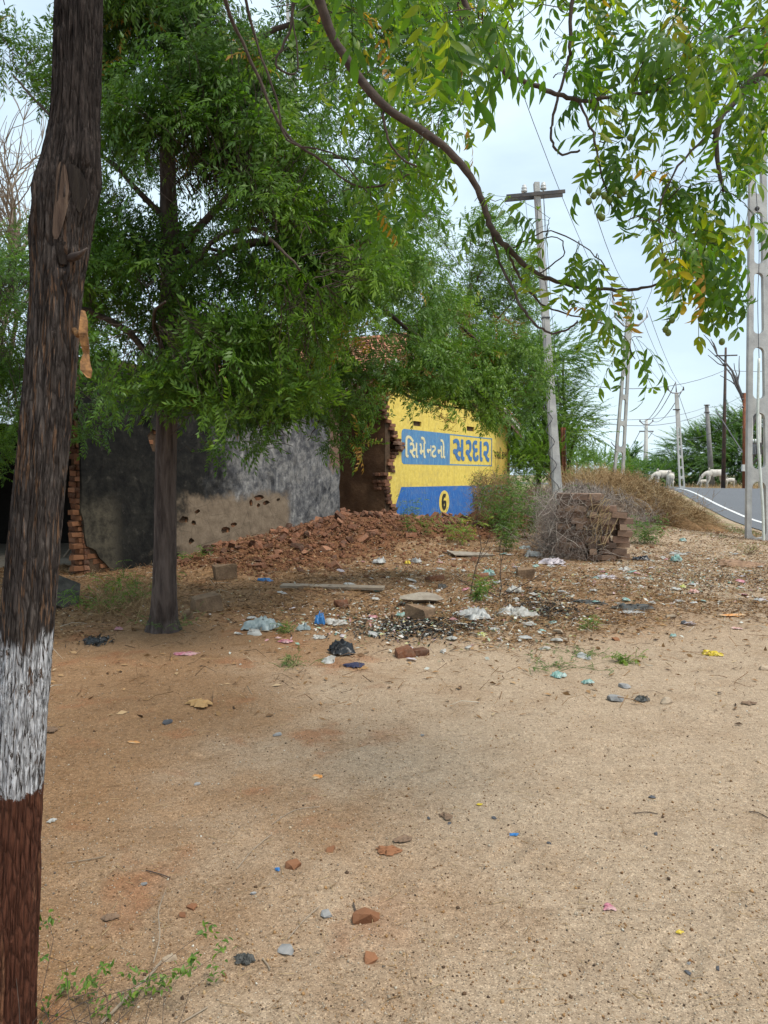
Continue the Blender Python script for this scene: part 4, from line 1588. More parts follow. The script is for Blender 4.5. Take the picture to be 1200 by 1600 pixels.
regA = [
    ([(790, -110), (1260, -110), (1260, 200), (1180, 240), (1110, 200), (1060, 110), (1000, 160), (950, 190), (900, 200), (860, 110), (790, 40)], 46, 2.6, 3.9),
    ([(1000, -120), (1260, -120), (1260, 150), (1120, 170), (1040, 60)], 30, 2.6, 4.2),
    ([(930, 220), (1050, 190), (1150, 270), (1200, 370), (1150, 450), (1090, 400), (1020, 340), (950, 300)], 17, 2.6, 3.3),
    ([(1040, 320), (1140, 350), (1150, 430), (1090, 440)], 6, 2.7, 3.2),
    ([(600, -100), (790, -100), (790, 20), (730, 60), (630, 0)], 10, 1.7, 2.2),
    ([(480, -60), (770, -60), (770, 90), (720, 210), (650, 320), (600, 380), (570, 300), (540, 150)], 70, 3.4, 4.8),
    ([(-500, -900), (500, -900), (420, -260), (-300, -260)], 90, 1.8, 3.6),
]
allp, alls = [], []
for poly, n_, d0, d1 in regA:
    q = sample_poly(poly, n_)
    Dv = RNG.uniform(d0, d1, n_)
    allp.append(Pv(q[:, 0], q[:, 1], Dv))
# extra leaves along the drooping end twigs
ex = [(955, 440, 3.3), (905, 385, 3.15), (935, 400, 3.1), (905, 470, 3.1), (860, 340, 3.15), (950, 500, 3.3), (985, 530, 3.3), (792, 320, 3.2)]
allp.append(np.array([tuple(P(*e)) for e in ex]))
SP = np.concatenate(allp)
RT = np.random.default_rng(21)
near = nearest_on(skelA, SP)
dv = near - SP
dl = np.linalg.norm(dv, axis=1, keepdims=True)
tw0 = SP + dv * np.minimum(.8, .40 / np.maximum(dl, 1e-3)) + RT.normal(0, .03, SP.shape)
V, F, _ = twig_mesh(tw0, SP, .0028, .10, RT, 5)
world_child(link('twigs', mesh_np('twigs', V, F, M['twig'])), treeA)['kind'] = 'stuff'
lp, ld = [], []
for p, q in zip(SP, tw0):
    base_d = p - q
    base_d /= max(np.linalg.norm(base_d), 1e-3)
    nl = RT.integers(3, 7)
    for i in range(nl):
        s = 1 - .8 * i / nl
        pos = q + (p - q) * s
        d = RT.normal(0, 1, 3) * .75 + base_d * .4 + np.array([0, 0, -.75])
        lp.append(pos); ld.append(d)
lp = np.array(lp); ld = np.array(ld)
# drop leaves that would block the open sky windows of the photograph's composition only by chance: none
scr = (lp[:, 0] / lp[:, 1]) * 1200 + 600
scry = 742 - (lp[:, 2] - 1.5) / lp[:, 1] * 1200
inview = (scr > -30) & (scr < 1230) & (scry > -60)
idx = np.nonzero(inview)[0]
idx = idx[np.argsort(lp[idx, 1])][:300]
pick = set(idx.tolist())
up_ = RT.normal(0, .5, (len(lp), 3)) + np.array([0, -.2, 1.])
for i in idx:
    Rm = rotm(ld[i], up_[i])
    o = link('leaf', leaf_me[RL.randrange(8)])
    o.parent = treeA
    M4 = Matrix(Rm.tolist()).to_4x4()
    sc_ = RL.uniform(.75, 1.1)
    o.matrix_local = Matrix.Translation(Vector(lp[i].tolist()) - treeA.location) @ M4 @ Matrix.Scale(sc_, 4)
rest = np.array([i for i in range(len(lp)) if i not in pick])
V, F, own = scatter(leaf_tmpl, lp[rest], ld[rest], RT.uniform(.75, 1.1, len(rest)), up_[rest], RT)
tn = np.clip(RT.normal(.45, .26, len(rest)), 0, 1)[own]
world_child(link('foliage', mesh_np('foliage', V, F, M['leafA'], tn)), treeA)['kind'] = 'stuff'
# green drupes
fru = [(921, 297), (928, 306), (920, 315), (935, 300), (944, 306), (952, 312), (962, 298), (968, 304), (975, 300), (936, 336), (941, 340), (985, 215), (1040, 515), (1050, 500), (1128, 534), (1044, 520), (1095, 498), (1000, 495)]
bm = bmesh.new(); bmesh.ops.create_icosphere(bm, subdivisions=2, radius=.0115)
for v in bm.verts: v.co.z *= 1.2
for f in bm.faces: f.smooth = True
fme = bpy.data.meshes.new('fruit'); bm.to_mesh(fme); bm.free(); fme.materials.append(M['fruit'])
fs_, ft_ = [], []
for x, y in fru:
    p = P(x, y, 2.85)
    o = world_child(link('fruit', fme, loc=p), treeA)
    fs_.append(tuple(p)); ft_.append(tuple(nearest_on(skelA, np.array([tuple(p)]))[0]))
fs_ = np.array(fs_); ft_ = np.array(ft_)
d_ = ft_ - fs_; d_ = d_ * np.minimum(1, .15 / np.linalg.norm(d_, axis=1, keepdims=True)) + [0, 0, .05]
V, F, _ = twig_mesh(fs_ + d_, fs_, .0013, 0.0, RT, 3)
world_child(link('fruit_stalks', mesh_np('fruit_stalks', V, F, M['twig'])), treeA)['kind'] = 'stuff'

# ------------------------------------------------------------------ neem tree in the middle distance
bB = G(255, 986)
treeB = empty('neem_tree', bB, 0, 'large dense green neem tree with dark trunk standing before the plaster wall', 'tree')
axB = [Vector((bB.x, bB.y, bB.z - .15)), Vector((bB.x, bB.y, bB.z + .05))] + [P(x, y, 7.2) for x, y in ((256, 930), (258, 850), (260, 700), (262, 560), (266, 400), (262, 250), (268, 60), (262, -200), (280, -480))]


def radB(z_):
    return float(np.interp(z_, [-.2, .0, .12, .35, 1.2, 2.2, 4, 8.5], [.21, .175, .13, .112, .098, .092, .075, .035]))


tm, _ = trunk_mesh('trunk', axB, radB, M['bark_dark'], 56, 160, .010, 12, fz=1.6)
world_child(link('trunk', tm), treeB)
skelB = [tuple(p) for p in dens(axB[3:], 10)]


def branchB(pts, r0, r1, seed, par=None, sk=None, mat=None):
    mb_ = MB()
    s = limb(mb_, pts, r0, r1, 7, 5, .012, seed)
    wc(mb_, 'branch', mat or M['twig'], par or treeB)
    (skelB if sk is None else sk).extend(s)


branchB([P(262, 560, 7.2), P(340, 500, 7.6), P(450, 530, 8.3), P(560, 590, 9.0), P(600, 590, 9.3), P(650, 625, 9.6), P(740, 640, 10.2)], .05, .010, 31)
branchB([P(264, 450, 7.2), P(400, 380, 7.8), P(520, 420, 8.6), P(620, 500, 9.4), P(690, 560, 9.8), P(690, 500, 10.0)], .045, .012, 32)
branchB([P(520, 420, 8.6), P(640, 420, 9.6), P(730, 520, 10.3), P(790, 560, 10.6), P(840, 610, 10.9)], .03, .008, 33)
branchB([P(264, 400, 7.2), P(420, 260, 7.5), P(560, 250, 8.0), P(680, 300, 8.6)], .04, .010, 34)
branchB([P(262, 250, 7.2), P(400, 60, 7.2), P(540, 40, 7.4), P(700, 60, 7.6)], .035, .010, 35)
branchB([P(262, 600, 7.2), P(200, 520, 6.8), P(120, 480, 6.5), P(60, 480, 6.4)], .04, .010, 36)
branchB([P(262, 350, 7.2), P(180, 260, 7.0), P(100, 200, 7.0), P(20, 120, 7.2)], .03, .008, 37)
branchB([P(266, 480, 7.2), P(330, 380, 6.6), P(400, 360, 6.0), P(470, 420, 5.8)], .03, .008, 38)
branchB([P(270, 400, 7.2), P(330, 390, 7.5), P(420, 430, 7.8), P(500, 470, 8.0)], .022, .008, 39)
branchB([P(262, 560, 7.2), P(240, 500, 6.4), P(260, 470, 5.9)], .025, .008, 40)
branchB([P(560, 590, 9.0), P(540, 640, 8.8), P(520, 700, 8.7)], .012, .005, 41)
branchB([P(650, 625, 9.6), P(690, 600, 9.6), P(720, 540, 9.6)], .012, .005, 42)
branchB([P(500, 560, 8.6), P(480, 600, 8.4), P(500, 650, 8.3), P(480, 690, 8.3)], .012, .004, 43)
branchB([P(262, -200, 7.2), P(450, -400, 7.5), P(650, -350, 8)], .03, .010, 44)
branchB([P(262, -200, 7.2), P(100, -350, 7.2), P(-60, -200, 7.4)], .03, .010, 45)

sprB = [spray(i, 7, L=.25, n=6, lL=.052, lW=.017, droop=.7) for i in range(7)]
regB = [  # polygon, sprays, nearest, farthest
    ([(90, 120), (150, -60), (430, -60), (450, 120), (500, 260), (580, 330), (640, 400), (600, 480), (540, 560), (470, 640), (400, 700), (340, 690), (300, 640), (230, 640), (120, 640), (90, 480)], 1700, 5.9, 8.6),
    ([(430, 330), (560, 320), (660, 400), (720, 470), (700, 540), (620, 560), (520, 560), (450, 520)], 380, 7.4, 9.6),
    ([(480, 560), (600, 560), (600, 650), (560, 710), (510, 690), (480, 640)], 85, 8.0, 9.2),
    ([(410, 560), (500, 560), (490, 650), (450, 660), (420, 690), (380, 720), (330, 740), (320, 680)], 90, 7.0, 8.4),
    ([(600, 480), (760, 470), (850, 560), (862, 620), (800, 680), (750, 650), (700, 625), (640, 610), (590, 560)], 420, 9.4, 11.2),
    ([(560, 520), (700, 500), (760, 600), (700, 630), (600, 620), (560, 600)], 190, 8.8, 10.2),
    ([(690, 540), (780, 560), (800, 680), (760, 680), (720, 640)], 50, 9.6, 10.8),
    ([(420, -80), (720, -80), (740, 60), (700, 200), (680, 300), (590, 320), (500, 260), (450, 120)], 330, 6.6, 9.0),
    ([(-60, 40), (60, 60), (110, 120), (110, 190), (60, 160), (0, 120), (-60, 150)], 36, 6.8, 8.0),
    ([(-100, -900), (800, -800), (800, -80), (-100, -80)], 620, 5.6, 9.5),
    ([(110, -40), (420, -40), (440, 330), (320, 430), (130, 360)], 420, 5.7, 6.9),
    ([(240, 560), (340, 540), (330, 600), (260, 640)], 45, 6.0, 6.8),
]
sp_, bot = [], []
for poly, n_, d0, d1 in regB:
    q = sample_poly(poly, int(n_ * 2.3))
    Dv = RNG.uniform(d0, d1, len(q))
    p = Pv(q[:, 0], q[:, 1], Dv)
    nn = fbm(p[:, 0] * 1.5, p[:, 1] * 1.5, p[:, 2] * 1.9, 2, 77)
    keep = np.argsort(-nn)[:n_]
    sp_.append(p[keep])
sp_ = np.concatenate(sp_)
gapc = [(350, 415, 38), (485, 405, 22), (455, 150, 30), (440, 20, 28), (410, 385, 25), (640, 500, 20), (700, 520, 16), (520, 480, 14)]
sx = (sp_[:, 0] / sp_[:, 1]) * 1200 + 600; sy_ = 742 - (sp_[:, 2] - 1.5) / sp_[:, 1] * 1200
ok = np.ones(len(sp_), bool)
for gx, gy, gr in gapc:
    ok &= ~((((sx - gx) ** 2 + (sy_ - gy) ** 2) < gr * gr) & (RNG.random(len(sp_)) < .85))
sp_ = sp_[ok]
cen = np.array(tuple(P(262, 250, 7.2)))
nr_ = nearest_on(skelB, sp_)
out = sp_ - nr_
out /= np.maximum(np.linalg.norm(out, axis=1, keepdims=True), .05)
lay = np.floor((sp_[:, 2] + .25 * fbm(sp_[:, 0], sp_[:, 1], 0, 2, 3)) / .5)
sp_[:, 2] += ((lay + .5) * .5 - sp_[:, 2]) * .35
dd = out * .9 * [1, 1, .3] + RNG.normal(0, .35, sp_.shape) * [1, 1, .4] + np.array([0, -.3, .0])
ups = RNG.normal(0, .25, sp_.shape) + np.array([0, 0, 1.])
V, F, own = scatter(sprB, sp_, dd, RNG.uniform(.6, 1.35, len(sp_)), ups)
tint = .40 + .5 * (fbm(sp_[:, 0] * .9, sp_[:, 1] * .9, sp_[:, 2] * .9, 3, 5) - .5) + RNG.normal(0, .11, len(sp_))
tint += np.where(sp_[:, 0] > -.9, .15, 0)
tint = np.clip(tint, 0, .93)
tint[RNG.random(len(sp_)) < .012] = 1.0
fown = tint[own] + RNG.normal(0, .05, len(own))
world_child(link('crown', mesh_np('crown', V, F, M['leafB'], np.clip(fown, 0, 1))), treeB)['kind'] = 'stuff'
tw = nr_ + 0
dv = tw - sp_; dl = np.linalg.norm(dv, axis=1, keepdims=True)
V, F, _ = twig_mesh(sp_ + dv * np.minimum(.6, .55 / np.maximum(dl, 1e-3)) + RNG.normal(0, .07, sp_.shape), sp_, .0042, .06, RNG, 4)
world_child(link('twigs', mesh_np('twigs', V, F, M['twig'])), treeB)['kind'] = 'stuff'
# dry brown seed clusters hanging in the neem
bc = [(540, 560, 8.6, 5), (560, 600, 8.8, 6), (600, 585, 9.0, 4), (655, 590, 9.2, 5), (585, 630, 8.8, 6), (690, 655, 9.6, 7), (740, 565, 9.9, 4), (800, 520, 10.2, 6), (720, 505, 9.8, 5), (505, 520, 8.3, 3), (620, 560, 9, 4), (820, 610, 10.4, 6), (570, 400, 7.0, 4), (430, 655, 8.0, 3), (545, 480, 8.0, 3), (470, 480, 7.6, 3), (270, 180, 6.4, 2), (690, 560, 9.6, 5), (560, 540, 8.6, 5)]
bp = []
for x, y, D_, n_ in bc:
    for k in range(n_):
        bp.append(tuple(P(x + RNG.normal(0, 13), y + RNG.normal(0, 10), D_ + RNG.normal(0, .15))))
bp = np.array(bp)
sprS = [spray(50 + i, 6, L=.15, n=5, lL=.03, lW=.012, droop=1.2) for i in range(3)]
V, F, own = scatter(sprS, bp, RNG.normal(0, .3, bp.shape) + [0, 0, -1.], RNG.uniform(.7, 1.2, len(bp)), RNG.normal(0, 1, bp.shape))
world_child(link('dry_clusters', mesh_np('dry_clusters', V, F, M['leafBrown'], RNG.random(len(own)))), treeB)['kind'] = 'stuff'


# ------------------------------------------------------------------ other trees
def simple_tree(name, label, base, trunk_pts, r0, regions, tmpl, mat, tmean=.4, limbs=(), upd=(0, 0, .4), seed=1, group=None, scale=(.8, 1.25), bark=None, twl=.9, twr=.006):
    root = empty(name, base, 0, label, 'tree', group)
    r = np.random.default_rng(seed)
    mb_ = MB()
    sk = limb(mb_, trunk_pts, r0, r0 * .35, 9, 6, r0 * .15, seed)
    wc(mb_, 'trunk', bark or M['bark_dark'], root)
    for i, (pts, a, b) in enumerate(limbs):
        mb_ = MB()
        sk += limb(mb_, pts, a, b, 6, 5, a * .3, seed + i)
        wc(mb_, 'branch', bark or M['bark_dark'], root)
    ps = []
    for poly, n_, d0, d1 in regions:
        q = sample_poly(poly, int(n_ * 1.7), r)
        p = Pv(q[:, 0], q[:, 1], r.uniform(d0, d1, len(q)))
        s = 5.0 / max(d1 - d0, 1)
        nn = fbm(p[:, 0] * .3 * s, p[:, 1] * .3 * s, p[:, 2] * .4 * s, 2, seed)
        ps.append(p[np.argsort(-nn)[:n_]])
    ps = np.concatenate(ps)
    nr2 = nearest_on(sk, ps)
    o_ = ps - nr2
    o_ /= np.maximum(np.linalg.norm(o_, axis=1, keepdims=True), .05)
    dd_ = o_ * .7 + r.normal(0, .4, ps.shape) + np.array(upd)
    V, F, own = scatter(tmpl, ps, dd_, r.uniform(*scale, len(ps)), r.normal(0, .25, ps.shape) + [0, 0, 1.], r)
    t = np.clip(tmean + .5 * (fbm(ps[:, 0] * .5, ps[:, 1] * .5, ps[:, 2] * .5, 2, seed + 3) - .5) + r.normal(0, .12, len(ps)), 0, .97)[own]
    world_child(link('crown', mesh_np('crown', V, F, mat, np.clip(t + r.normal(0, .05, len(t)), 0, 1))), root)['kind'] = 'stuff'
    dv_ = nr2 - ps; dl_ = np.linalg.norm(dv_, axis=1, keepdims=True)
    V, F, _ = twig_mesh(ps + dv_ * np.minimum(.6, twl / np.maximum(dl_, 1e-3)) + r.normal(0, .1, ps.shape), ps, twr, .05, r, 3)
    world_child(link('twigs', mesh_np('twigs', V, F, M['twig'])), root)['kind'] = 'stuff'
    return root


# tree behind the painted trunk at the far left
simple_tree('leafy_tree', 'dark green tree filling the left edge behind the painted trunk', (-6.6, 11.4, 0),
            [Vector((-6.6, 11.4, -.1)), Vector((-6.5, 11.4, 1.5)), Vector((-6.7, 11.3, 3.2)), Vector((-6.4, 11.2, 5.0))], .14,
            [([(-160, 400), (60, 390), (130, 470), (190, 560), (200, 660), (130, 690), (60, 745), (-160, 740)], 420, 9.0, 12.2),
             ([(-300, 250), (-20, 400), (-20, 740), (-300, 740)], 200, 9.0, 12.5),
             ([(-10, 360), (60, 340), (130, 420), (130, 480), (-10, 480)], 70, 10, 12),
             ([(-60, 560), (90, 560), (90, 680), (-60, 680)], 110, 9.5, 11)], sprB, M['leafB'], .38,
            [([Vector((-6.7, 11.3, 3.0)), Vector((-6.0, 11, 3.6)), Vector((-5.2, 10.6, 3.6))], .05, .015),
             ([Vector((-6.6, 11.3, 2.6)), Vector((-7.4, 11, 3.4)), Vector((-8.2, 10.6, 3.6))], .05, .015)], seed=61)
# light green tree beyond the yellow wall
sprL = [spray(70 + i, 7, L=.5, n=6, lL=.12, lW=.045, droop=.6) for i in range(4)]
simple_tree('leafy_tree', 'light green tree rising behind the tiled roof', (4.2, 30, 0),
            [Vector((2.6, 31, .2)), Vector((2.7, 31, 3)), Vector((2.9, 31, 6)), Vector((3.4, 30.5, 9))], .2,
            [([(690, 300), (760, 320), (820, 380), (850, 440), (830, 520), (760, 520), (700, 460), (660, 380)], 260, 29, 33),
             ([(560, 420), (700, 400), (780, 520), (700, 560), (580, 540)], 110, 29.5, 33),
             ([(560, 330), (690, 300), (700, 420), (600, 430)], 90, 30, 33)], sprL, M['leafC'], .45,
            [([Vector((2.9, 31, 5)), Vector((4, 31, 7)), Vector((5.3, 30.6, 8.6))], .08, .02), ([Vector((2.9, 31, 4)), Vector((4.5, 30.6, 5.5)), Vector((5.8, 30.3, 6.2))], .08, .02)], seed=62, twr=.015)
simple_tree('leafy_tree', 'bright green bushy tree hugging the far end of the yellow wall', (6.2, 26.5, 0),
            [Vector((6.0, 30.0, .2)), Vector((6.1, 30.0, 2)), Vector((6.4, 29.8, 4)), Vector((6.4, 29.6, 5.6))], .12,
            [([(800, 560), (850, 520), (880, 560), (905, 600), (890, 680), (880, 735), (800, 740), (795, 640)], 300, 26.8, 31),
             ([(800, 600), (870, 600), (870, 740), (800, 740)], 90, 26.4, 28)], sprL, M['leafC'], .35,
            [([Vector((6.3, 29.8, 3)), Vector((5.6, 29, 3.8)), Vector((5.3, 28.4, 4.5))], .05, .02)], seed=63, twr=.015, scale=(.6, 1.0))


# prosopis: long drooping feathery branchlets
def feather(seed, L=1.0, n=16, w=.11):
    r = np.random.default_rng(seed)
    V, F, nb = [], [], 0
    for i in range(n):
        s = .12 + .88 * i / n
        p = np.array([.05 * sin(4 * s + seed), L * s, -L * .30 * s * s])
        for sd in (-1, 1):
            a = radians(r.uniform(25, 55)) * sd
            l_ = w * r.uniform(.7, 1.3) * (1.15 - .6 * s)
            d = np.array([sin(a), cos(a), -r.uniform(.1, .8)]) * l_
            sd2 = np.array([cos(a), -sin(a), .3]) * l_ * .16
            V.append(np.array([p, p + d * .5 + sd2, p + d, p + d * .5 - sd2])); F.append(np.array([(0, 1, 2, 3)]) + nb); nb += 4
    pts = np.array([[.05 * sin(4 * s + seed), L * s, -L * .30 * s * s] for s in np.linspace(0, 1.03, 6)])
    a = np.stack([pts + [.006 * L, 0, 0], pts - [.006 * L, 0, 0]], 1).reshape(-1, 3)
    V.append(a); F.append(np.array([(2 * i, 2 * i + 1, 2 * i + 3, 2 * i + 2) for i in range(5)]) + nb)
    return np.concatenate(V), np.concatenate(F)


fe = [feather(i, 1.0, 18, .13) for i in range(6)]


def bush(name, label, base, blobs, n, mat, seed, scale, drift=(0, 0, .2), group=None, trunk=.12, tmean=.4, tmpl=None, th=1.0, cat='tree'):
    """blobs: (centre, radii); feathery shoots growing outwards from the blob surfaces"""
    root = empty(name, base, 0, label, cat, group)
    r = np.random.default_rng(seed)
    tot = sum(b[1][0] * b[1][2] for b in blobs)
    ps, ds, sk = [], [], []
    mb_ = MB()
    for c, rad in blobs:
        k = max(10, int(n * rad[0] * rad[2] / tot))
        u = r.normal(0, 1, (k, 3)); u /= np.linalg.norm(u, axis=1, keepdims=True)
        u[:, 2] = np.abs(u[:, 2]) * np.where(r.random(k) < .8, 1, -.6)
        rr = r.uniform(.55, 1.0, (k, 1)) ** .6
        p = np.array(c) + u * rr * np.array(rad)
        p = p[p[:, 2] > base[2] - .1]
        u = (p - np.array(c)) / np.array(rad)
        ps.append(p); ds.append(u * .9 + r.normal(0, .35, p.shape) + np.array(drift))
        b0 = Vector(base) + Vector((r.uniform(-.3, .3), r.uniform(-.3, .3), -.1))
        sk += limb(mb_, [b0, b0.lerp(Vector(c), .5) + Vector((r.uniform(-.3, .3), 0, .2)), Vector(c)], trunk, trunk * .3, 6, 4, .03, seed)
    ps = np.concatenate(ps); ds = np.concatenate(ds)
    wc(mb_, 'trunk', M['bark_dark'], root)
    V, F, own = scatter(tmpl or fe, ps, ds, r.uniform(scale * .7, scale * 1.3, len(ps)), r.normal(0, .2, ps.shape) + [0, 0, 1.], r)
    t = np.clip(tmean + .6 * (fbm(ps[:, 0] / scale * .4, ps[:, 1] / scale * .4, ps[:, 2] / scale * .4, 2, seed) - .5) + r.normal(0, .16, len(ps)), 0, 1)[own]
    world_child(link('crown', mesh_np('crown', V, F, mat, t)), root)['kind'] = 'stuff'
    return root


def C(px, py, D):
    return tuple(P(px, py, D))


bush('prosopis_tree', 'feathery prosopis tree with wispy branches reaching right beside the near concrete pole', (6.8, 30, .25),
     [(C(835, 580, 29), (1.6, 1.6, 1.3)), (C(880, 560, 29), (1.2, 1.2, .7)), (C(870, 655, 29), (1.3, 1.3, 1.1)), (C(830, 680, 29), (1.6, 1.6, 1.3)), (C(900, 680, 29), (.8, 1.0, .8))], 900, M['leafP'], 71, .85, (.55, 0, .1), tmean=.5)
# shelter belt beyond the road
bush('prosopis_bush', 'broad dark green prosopis thicket behind the standing cattle', (32, 84, .3),
     [(C(1045, 745, 84), (4.0, 3, 1.6)), (C(1085, 725, 84), (4.0, 3, 3.4)), (C(1120, 720, 84), (4.0, 3, 4.0)), (C(1105, 750, 82), (5.0, 2.5, 2.0)), (C(1150, 715, 83), (4.0, 3, 4.6))], 2600, M['leafP'], 72, 1.7, (-.5, 0, .1), trunk=.15, tmean=.25)
bush('prosopis_bush', 'tall green prosopis thicket at the right edge behind the lattice pole', (44, 82, .3),
     [(C(1200, 710, 80), (4.2, 3, 4.6)), (C(1240, 700, 80), (4.2, 3, 5.0)), (C(1150, 735, 78), (3.5, 2, 2.6)), (C(1300, 710, 80), (5, 3, 5.0)), (C(1180, 670, 82), (2.2, 2, 2.0))], 2200, M['leafP'], 73, 1.6, (-.4, 0, .1), trunk=.15, tmean=.3)
bush('distant_bush', 'low distant bush left of the leaning lattice pole', (21, 66, .3),
     [(C(930, 735, 66), (2.6, 2, 1.3)), (C(905, 735, 66), (2.2, 2, 1.6)), (C(960, 735, 66), (2.5, 2, 1.2))], 520, M['leafC'], 74, 1.0, tmean=.3)
bush('distant_bush', 'small dark bush at the foot of the palm', (30, 82, .3),
     [(C(1000, 745, 84), (3.0, 2, 1.4)), (C(985, 748, 80), (2.4, 2, 1.2)), (C(1022, 748, 80), (3.4, 2, 1.4))], 600, M['leafP'], 75, 1.3, tmean=.25)
bush('scrub_bush', 'dense green bush filling the ground between the yellow wall and the concrete pole', (6.3, 27, .1),
     [(C(822, 715, 27), (1.1, 1.2, 1.0)), (C(850, 725, 26.5), (1.0, 1.0, .9)), (C(805, 735, 25.8), (.8, .8, .8)), (C(868, 700, 28), (1.1, 1.2, 1.1))], 620, M['leafC'], 76, .5, tmean=.35, trunk=.03)
bush('scrub_bush', 'green bush behind the rusty gate posts', (8.3, 36, .3),
     [(C(895, 735, 36), (1.6, 1.4, .9)), (C(925, 742, 37), (1.5, 1.2, .6)), (C(870, 725, 36), (1.4, 1.2, 1.3))], 520, M['leafP'], 77, .7, tmean=.45, trunk=.04)
# palm
palm = empty('palm_tree', (30, 88, .3), 0, 'small distant fan palm rising above the bushes', 'tree')
mb = MB(); mb.tube([P(985, 750, 88), P(986, 730, 88), P(985, 712, 88)], [.3, .26, .24], 8); wc(mb, 'trunk', M['bark_dark'], palm)
V, F, own = scatter([feather(3, 1.0, 9, .3)], np.tile(np.array([C(985, 712, 88)]), (60, 1)) + RNG.normal(0, .3, (60, 3)), RNG.normal(0, 1, (60, 3)) + [0, 0, .2], RNG.uniform(1.2, 2.0, 60))
world_child(link('crown', mesh_np('crown', V, F, M['leafP'], np.full(len(own), .2))), palm)['kind'] = 'stuff'


def bare_tree(name, label, base, tips, r0, seed, levels=3, mat=None, spread=.7, n=5):
    root = empty(name, base, 0, label, 'tree')
    r = random.Random(seed)
    mb_ = MB()

    def grow(p, d, L, rad, lv):
        q = p
        pts = [p]
        for i in range(3):
            d = (d + Vector([r.uniform(-.28, .28) for _ in range(3)])).normalized()
            q = q + d * L / 3
            pts.append(q)
        mb_.tube(pts, [rad, rad * .85, rad * .7, rad * .55], 5, False)
        if lv > 0:
            for k in range(n):
                j = r.choice((1, 2, 3, 3))
                grow(pts[j], (d + Vector([r.uniform(-1, 1) * spread for _ in range(3)]) + Vector((0, 0, .15))).normalized(), L * r.uniform(.5, .75), rad * .5, lv - 1)
    for (b, t) in tips:
        d = Vector(t) - Vector(b)
        grow(Vector(b), d.normalized(), d.length, r0, levels)
    wc(mb_, 'branches', mat or M['bark_dark'], root, False)
    return root


bare_tree('bare_tree', 'leafless grey tree with fine twigs against the sky at upper left', (-9.6, 19, 0),
          [((-9.6, 19, -.1), (-9.5, 19, 4.4)), ((-9.5, 19, 4.0), (-9.3, 19, 6.8)), ((-9.5, 19, 3.6), (-8.6, 19, 6.2)), ((-9.6, 19, 4.0), (-10.2, 19, 6.8))], .07, 5, 3, M['grey_twig'] and M['wood_grey'], .8, 6)
bare_tree('bare_tree', 'dark leafless tree seen through the right lattice pole', (31.5, 66, .3),
          [((31.2, 66, .3), (31.4, 66, 6.0)), ((31.4, 66, 5.6), (32.2, 66, 9.6)), ((31.4, 66, 6.0), (29.4, 66, 9.4)), ((31.6, 66, 7.0), (33.6, 66, 9.6))], .2, 9, 2, M['dark_steel'], .55, 3)

# ------------------------------------------------------------------ poles
def slab_frame(base, top, depth, mbx, outer, holes):
    """panel in the plane through base->top facing the camera; outer/holes given as (u across in m, v along 0..1)"""
    base = Vector(base); top = Vector(top)
    up = (top - base)
    U = Vector((1, 0, 0))
    loops = [outer] + holes
    flat_ = [q for l in loops for q in l]
    tris = geometry.tessellate_polygon([[Vector((q[0], q[1] * up.length, 0)) for q in l] for l in loops])
    fr_ = [base + U * q[0] + up * q[1] + Vector((0, -depth / 2, 0)) for q in flat_]
    bk_ = [p + Vector((0, depth, 0)) for p in fr_]
    n_ = len(flat_)
    fs = []
    for t in tris:
        a_, b_, c_ = (fr_[i] for i in t)
        if (b_ - a_).cross(c_ - a_).y > 0: t = (t[0], t[2], t[1])
        fs += [tuple(t), tuple(i + n_ for i in (t[0], t[2], t[1]))]
    s = 0
    for l in loops:
        m_ = len(l)
        for i in range(m_):
            j = (i + 1) % m_
            fs.append((s + i, s + j, s + j + n_, s + i + n_))
        s += m_
    mbx.add(fr_ + bk_, fs)


def lattice_pole(label, base, top, w0, w1, depth, opens, leg, mat, group='lattice concrete power poles', name='power_pole', yaw=0):
    """concrete pole with a ladder of rounded openings; opens = [(v0, v1)]"""
    root = empty(name, base, 0, label, 'power pole', group)
    H = (Vector(top) - Vector(base)).length
    outer = [(-w0 / 2, -.02), (w0 / 2, -.02), (w1 / 2, 1), (-w1 / 2, 1)]
    hl = []
    for v0, v1 in opens:
        def hw(v): return (w0 + (w1 - w0) * v) / 2 - leg
        r = min(hw((v0 + v1) / 2) * .9, (v1 - v0) * H * .35)
        rv = r / H
        pts = []
        for k in range(5):
            a = pi + k / 4 * pi / 2; v = v0 + rv + rv * sin(a)
            pts.append((-hw(v) + r + r * cos(a), v))
        for k in range(5):
            a = 1.5 * pi + k / 4 * pi / 2; v = v0 + rv + rv * sin(a)
            pts.append((hw(v) - r + r * cos(a), v))
        for k in range(5):
            a = k / 4 * pi / 2; v = v1 - rv + rv * sin(a)
            pts.append((hw(v) - r + r * cos(a), v))
        for k in range(5):
            a = pi / 2 + k / 4 * pi / 2; v = v1 - rv + rv * sin(a)
            pts.append((-hw(v) + r + r * cos(a), v))
        hl.append(pts)
    mb_ = MB()
    slab_frame(base, top, depth, mb_, outer, hl)
    wc(mb_, 'shaft', mat, root, False)
    return root


# right-hand near lattice pole
rb = Vector((P(1184, 857, 16.7).x, 16.7, 0)); rb.z = ghf(rb.x, rb.y) - .05
rt = P(1183, 60, 16.7)
Hr = rt.z - rb.z


def vr(y): return (P(1184, y, 16.7).z - rb.z) / Hr


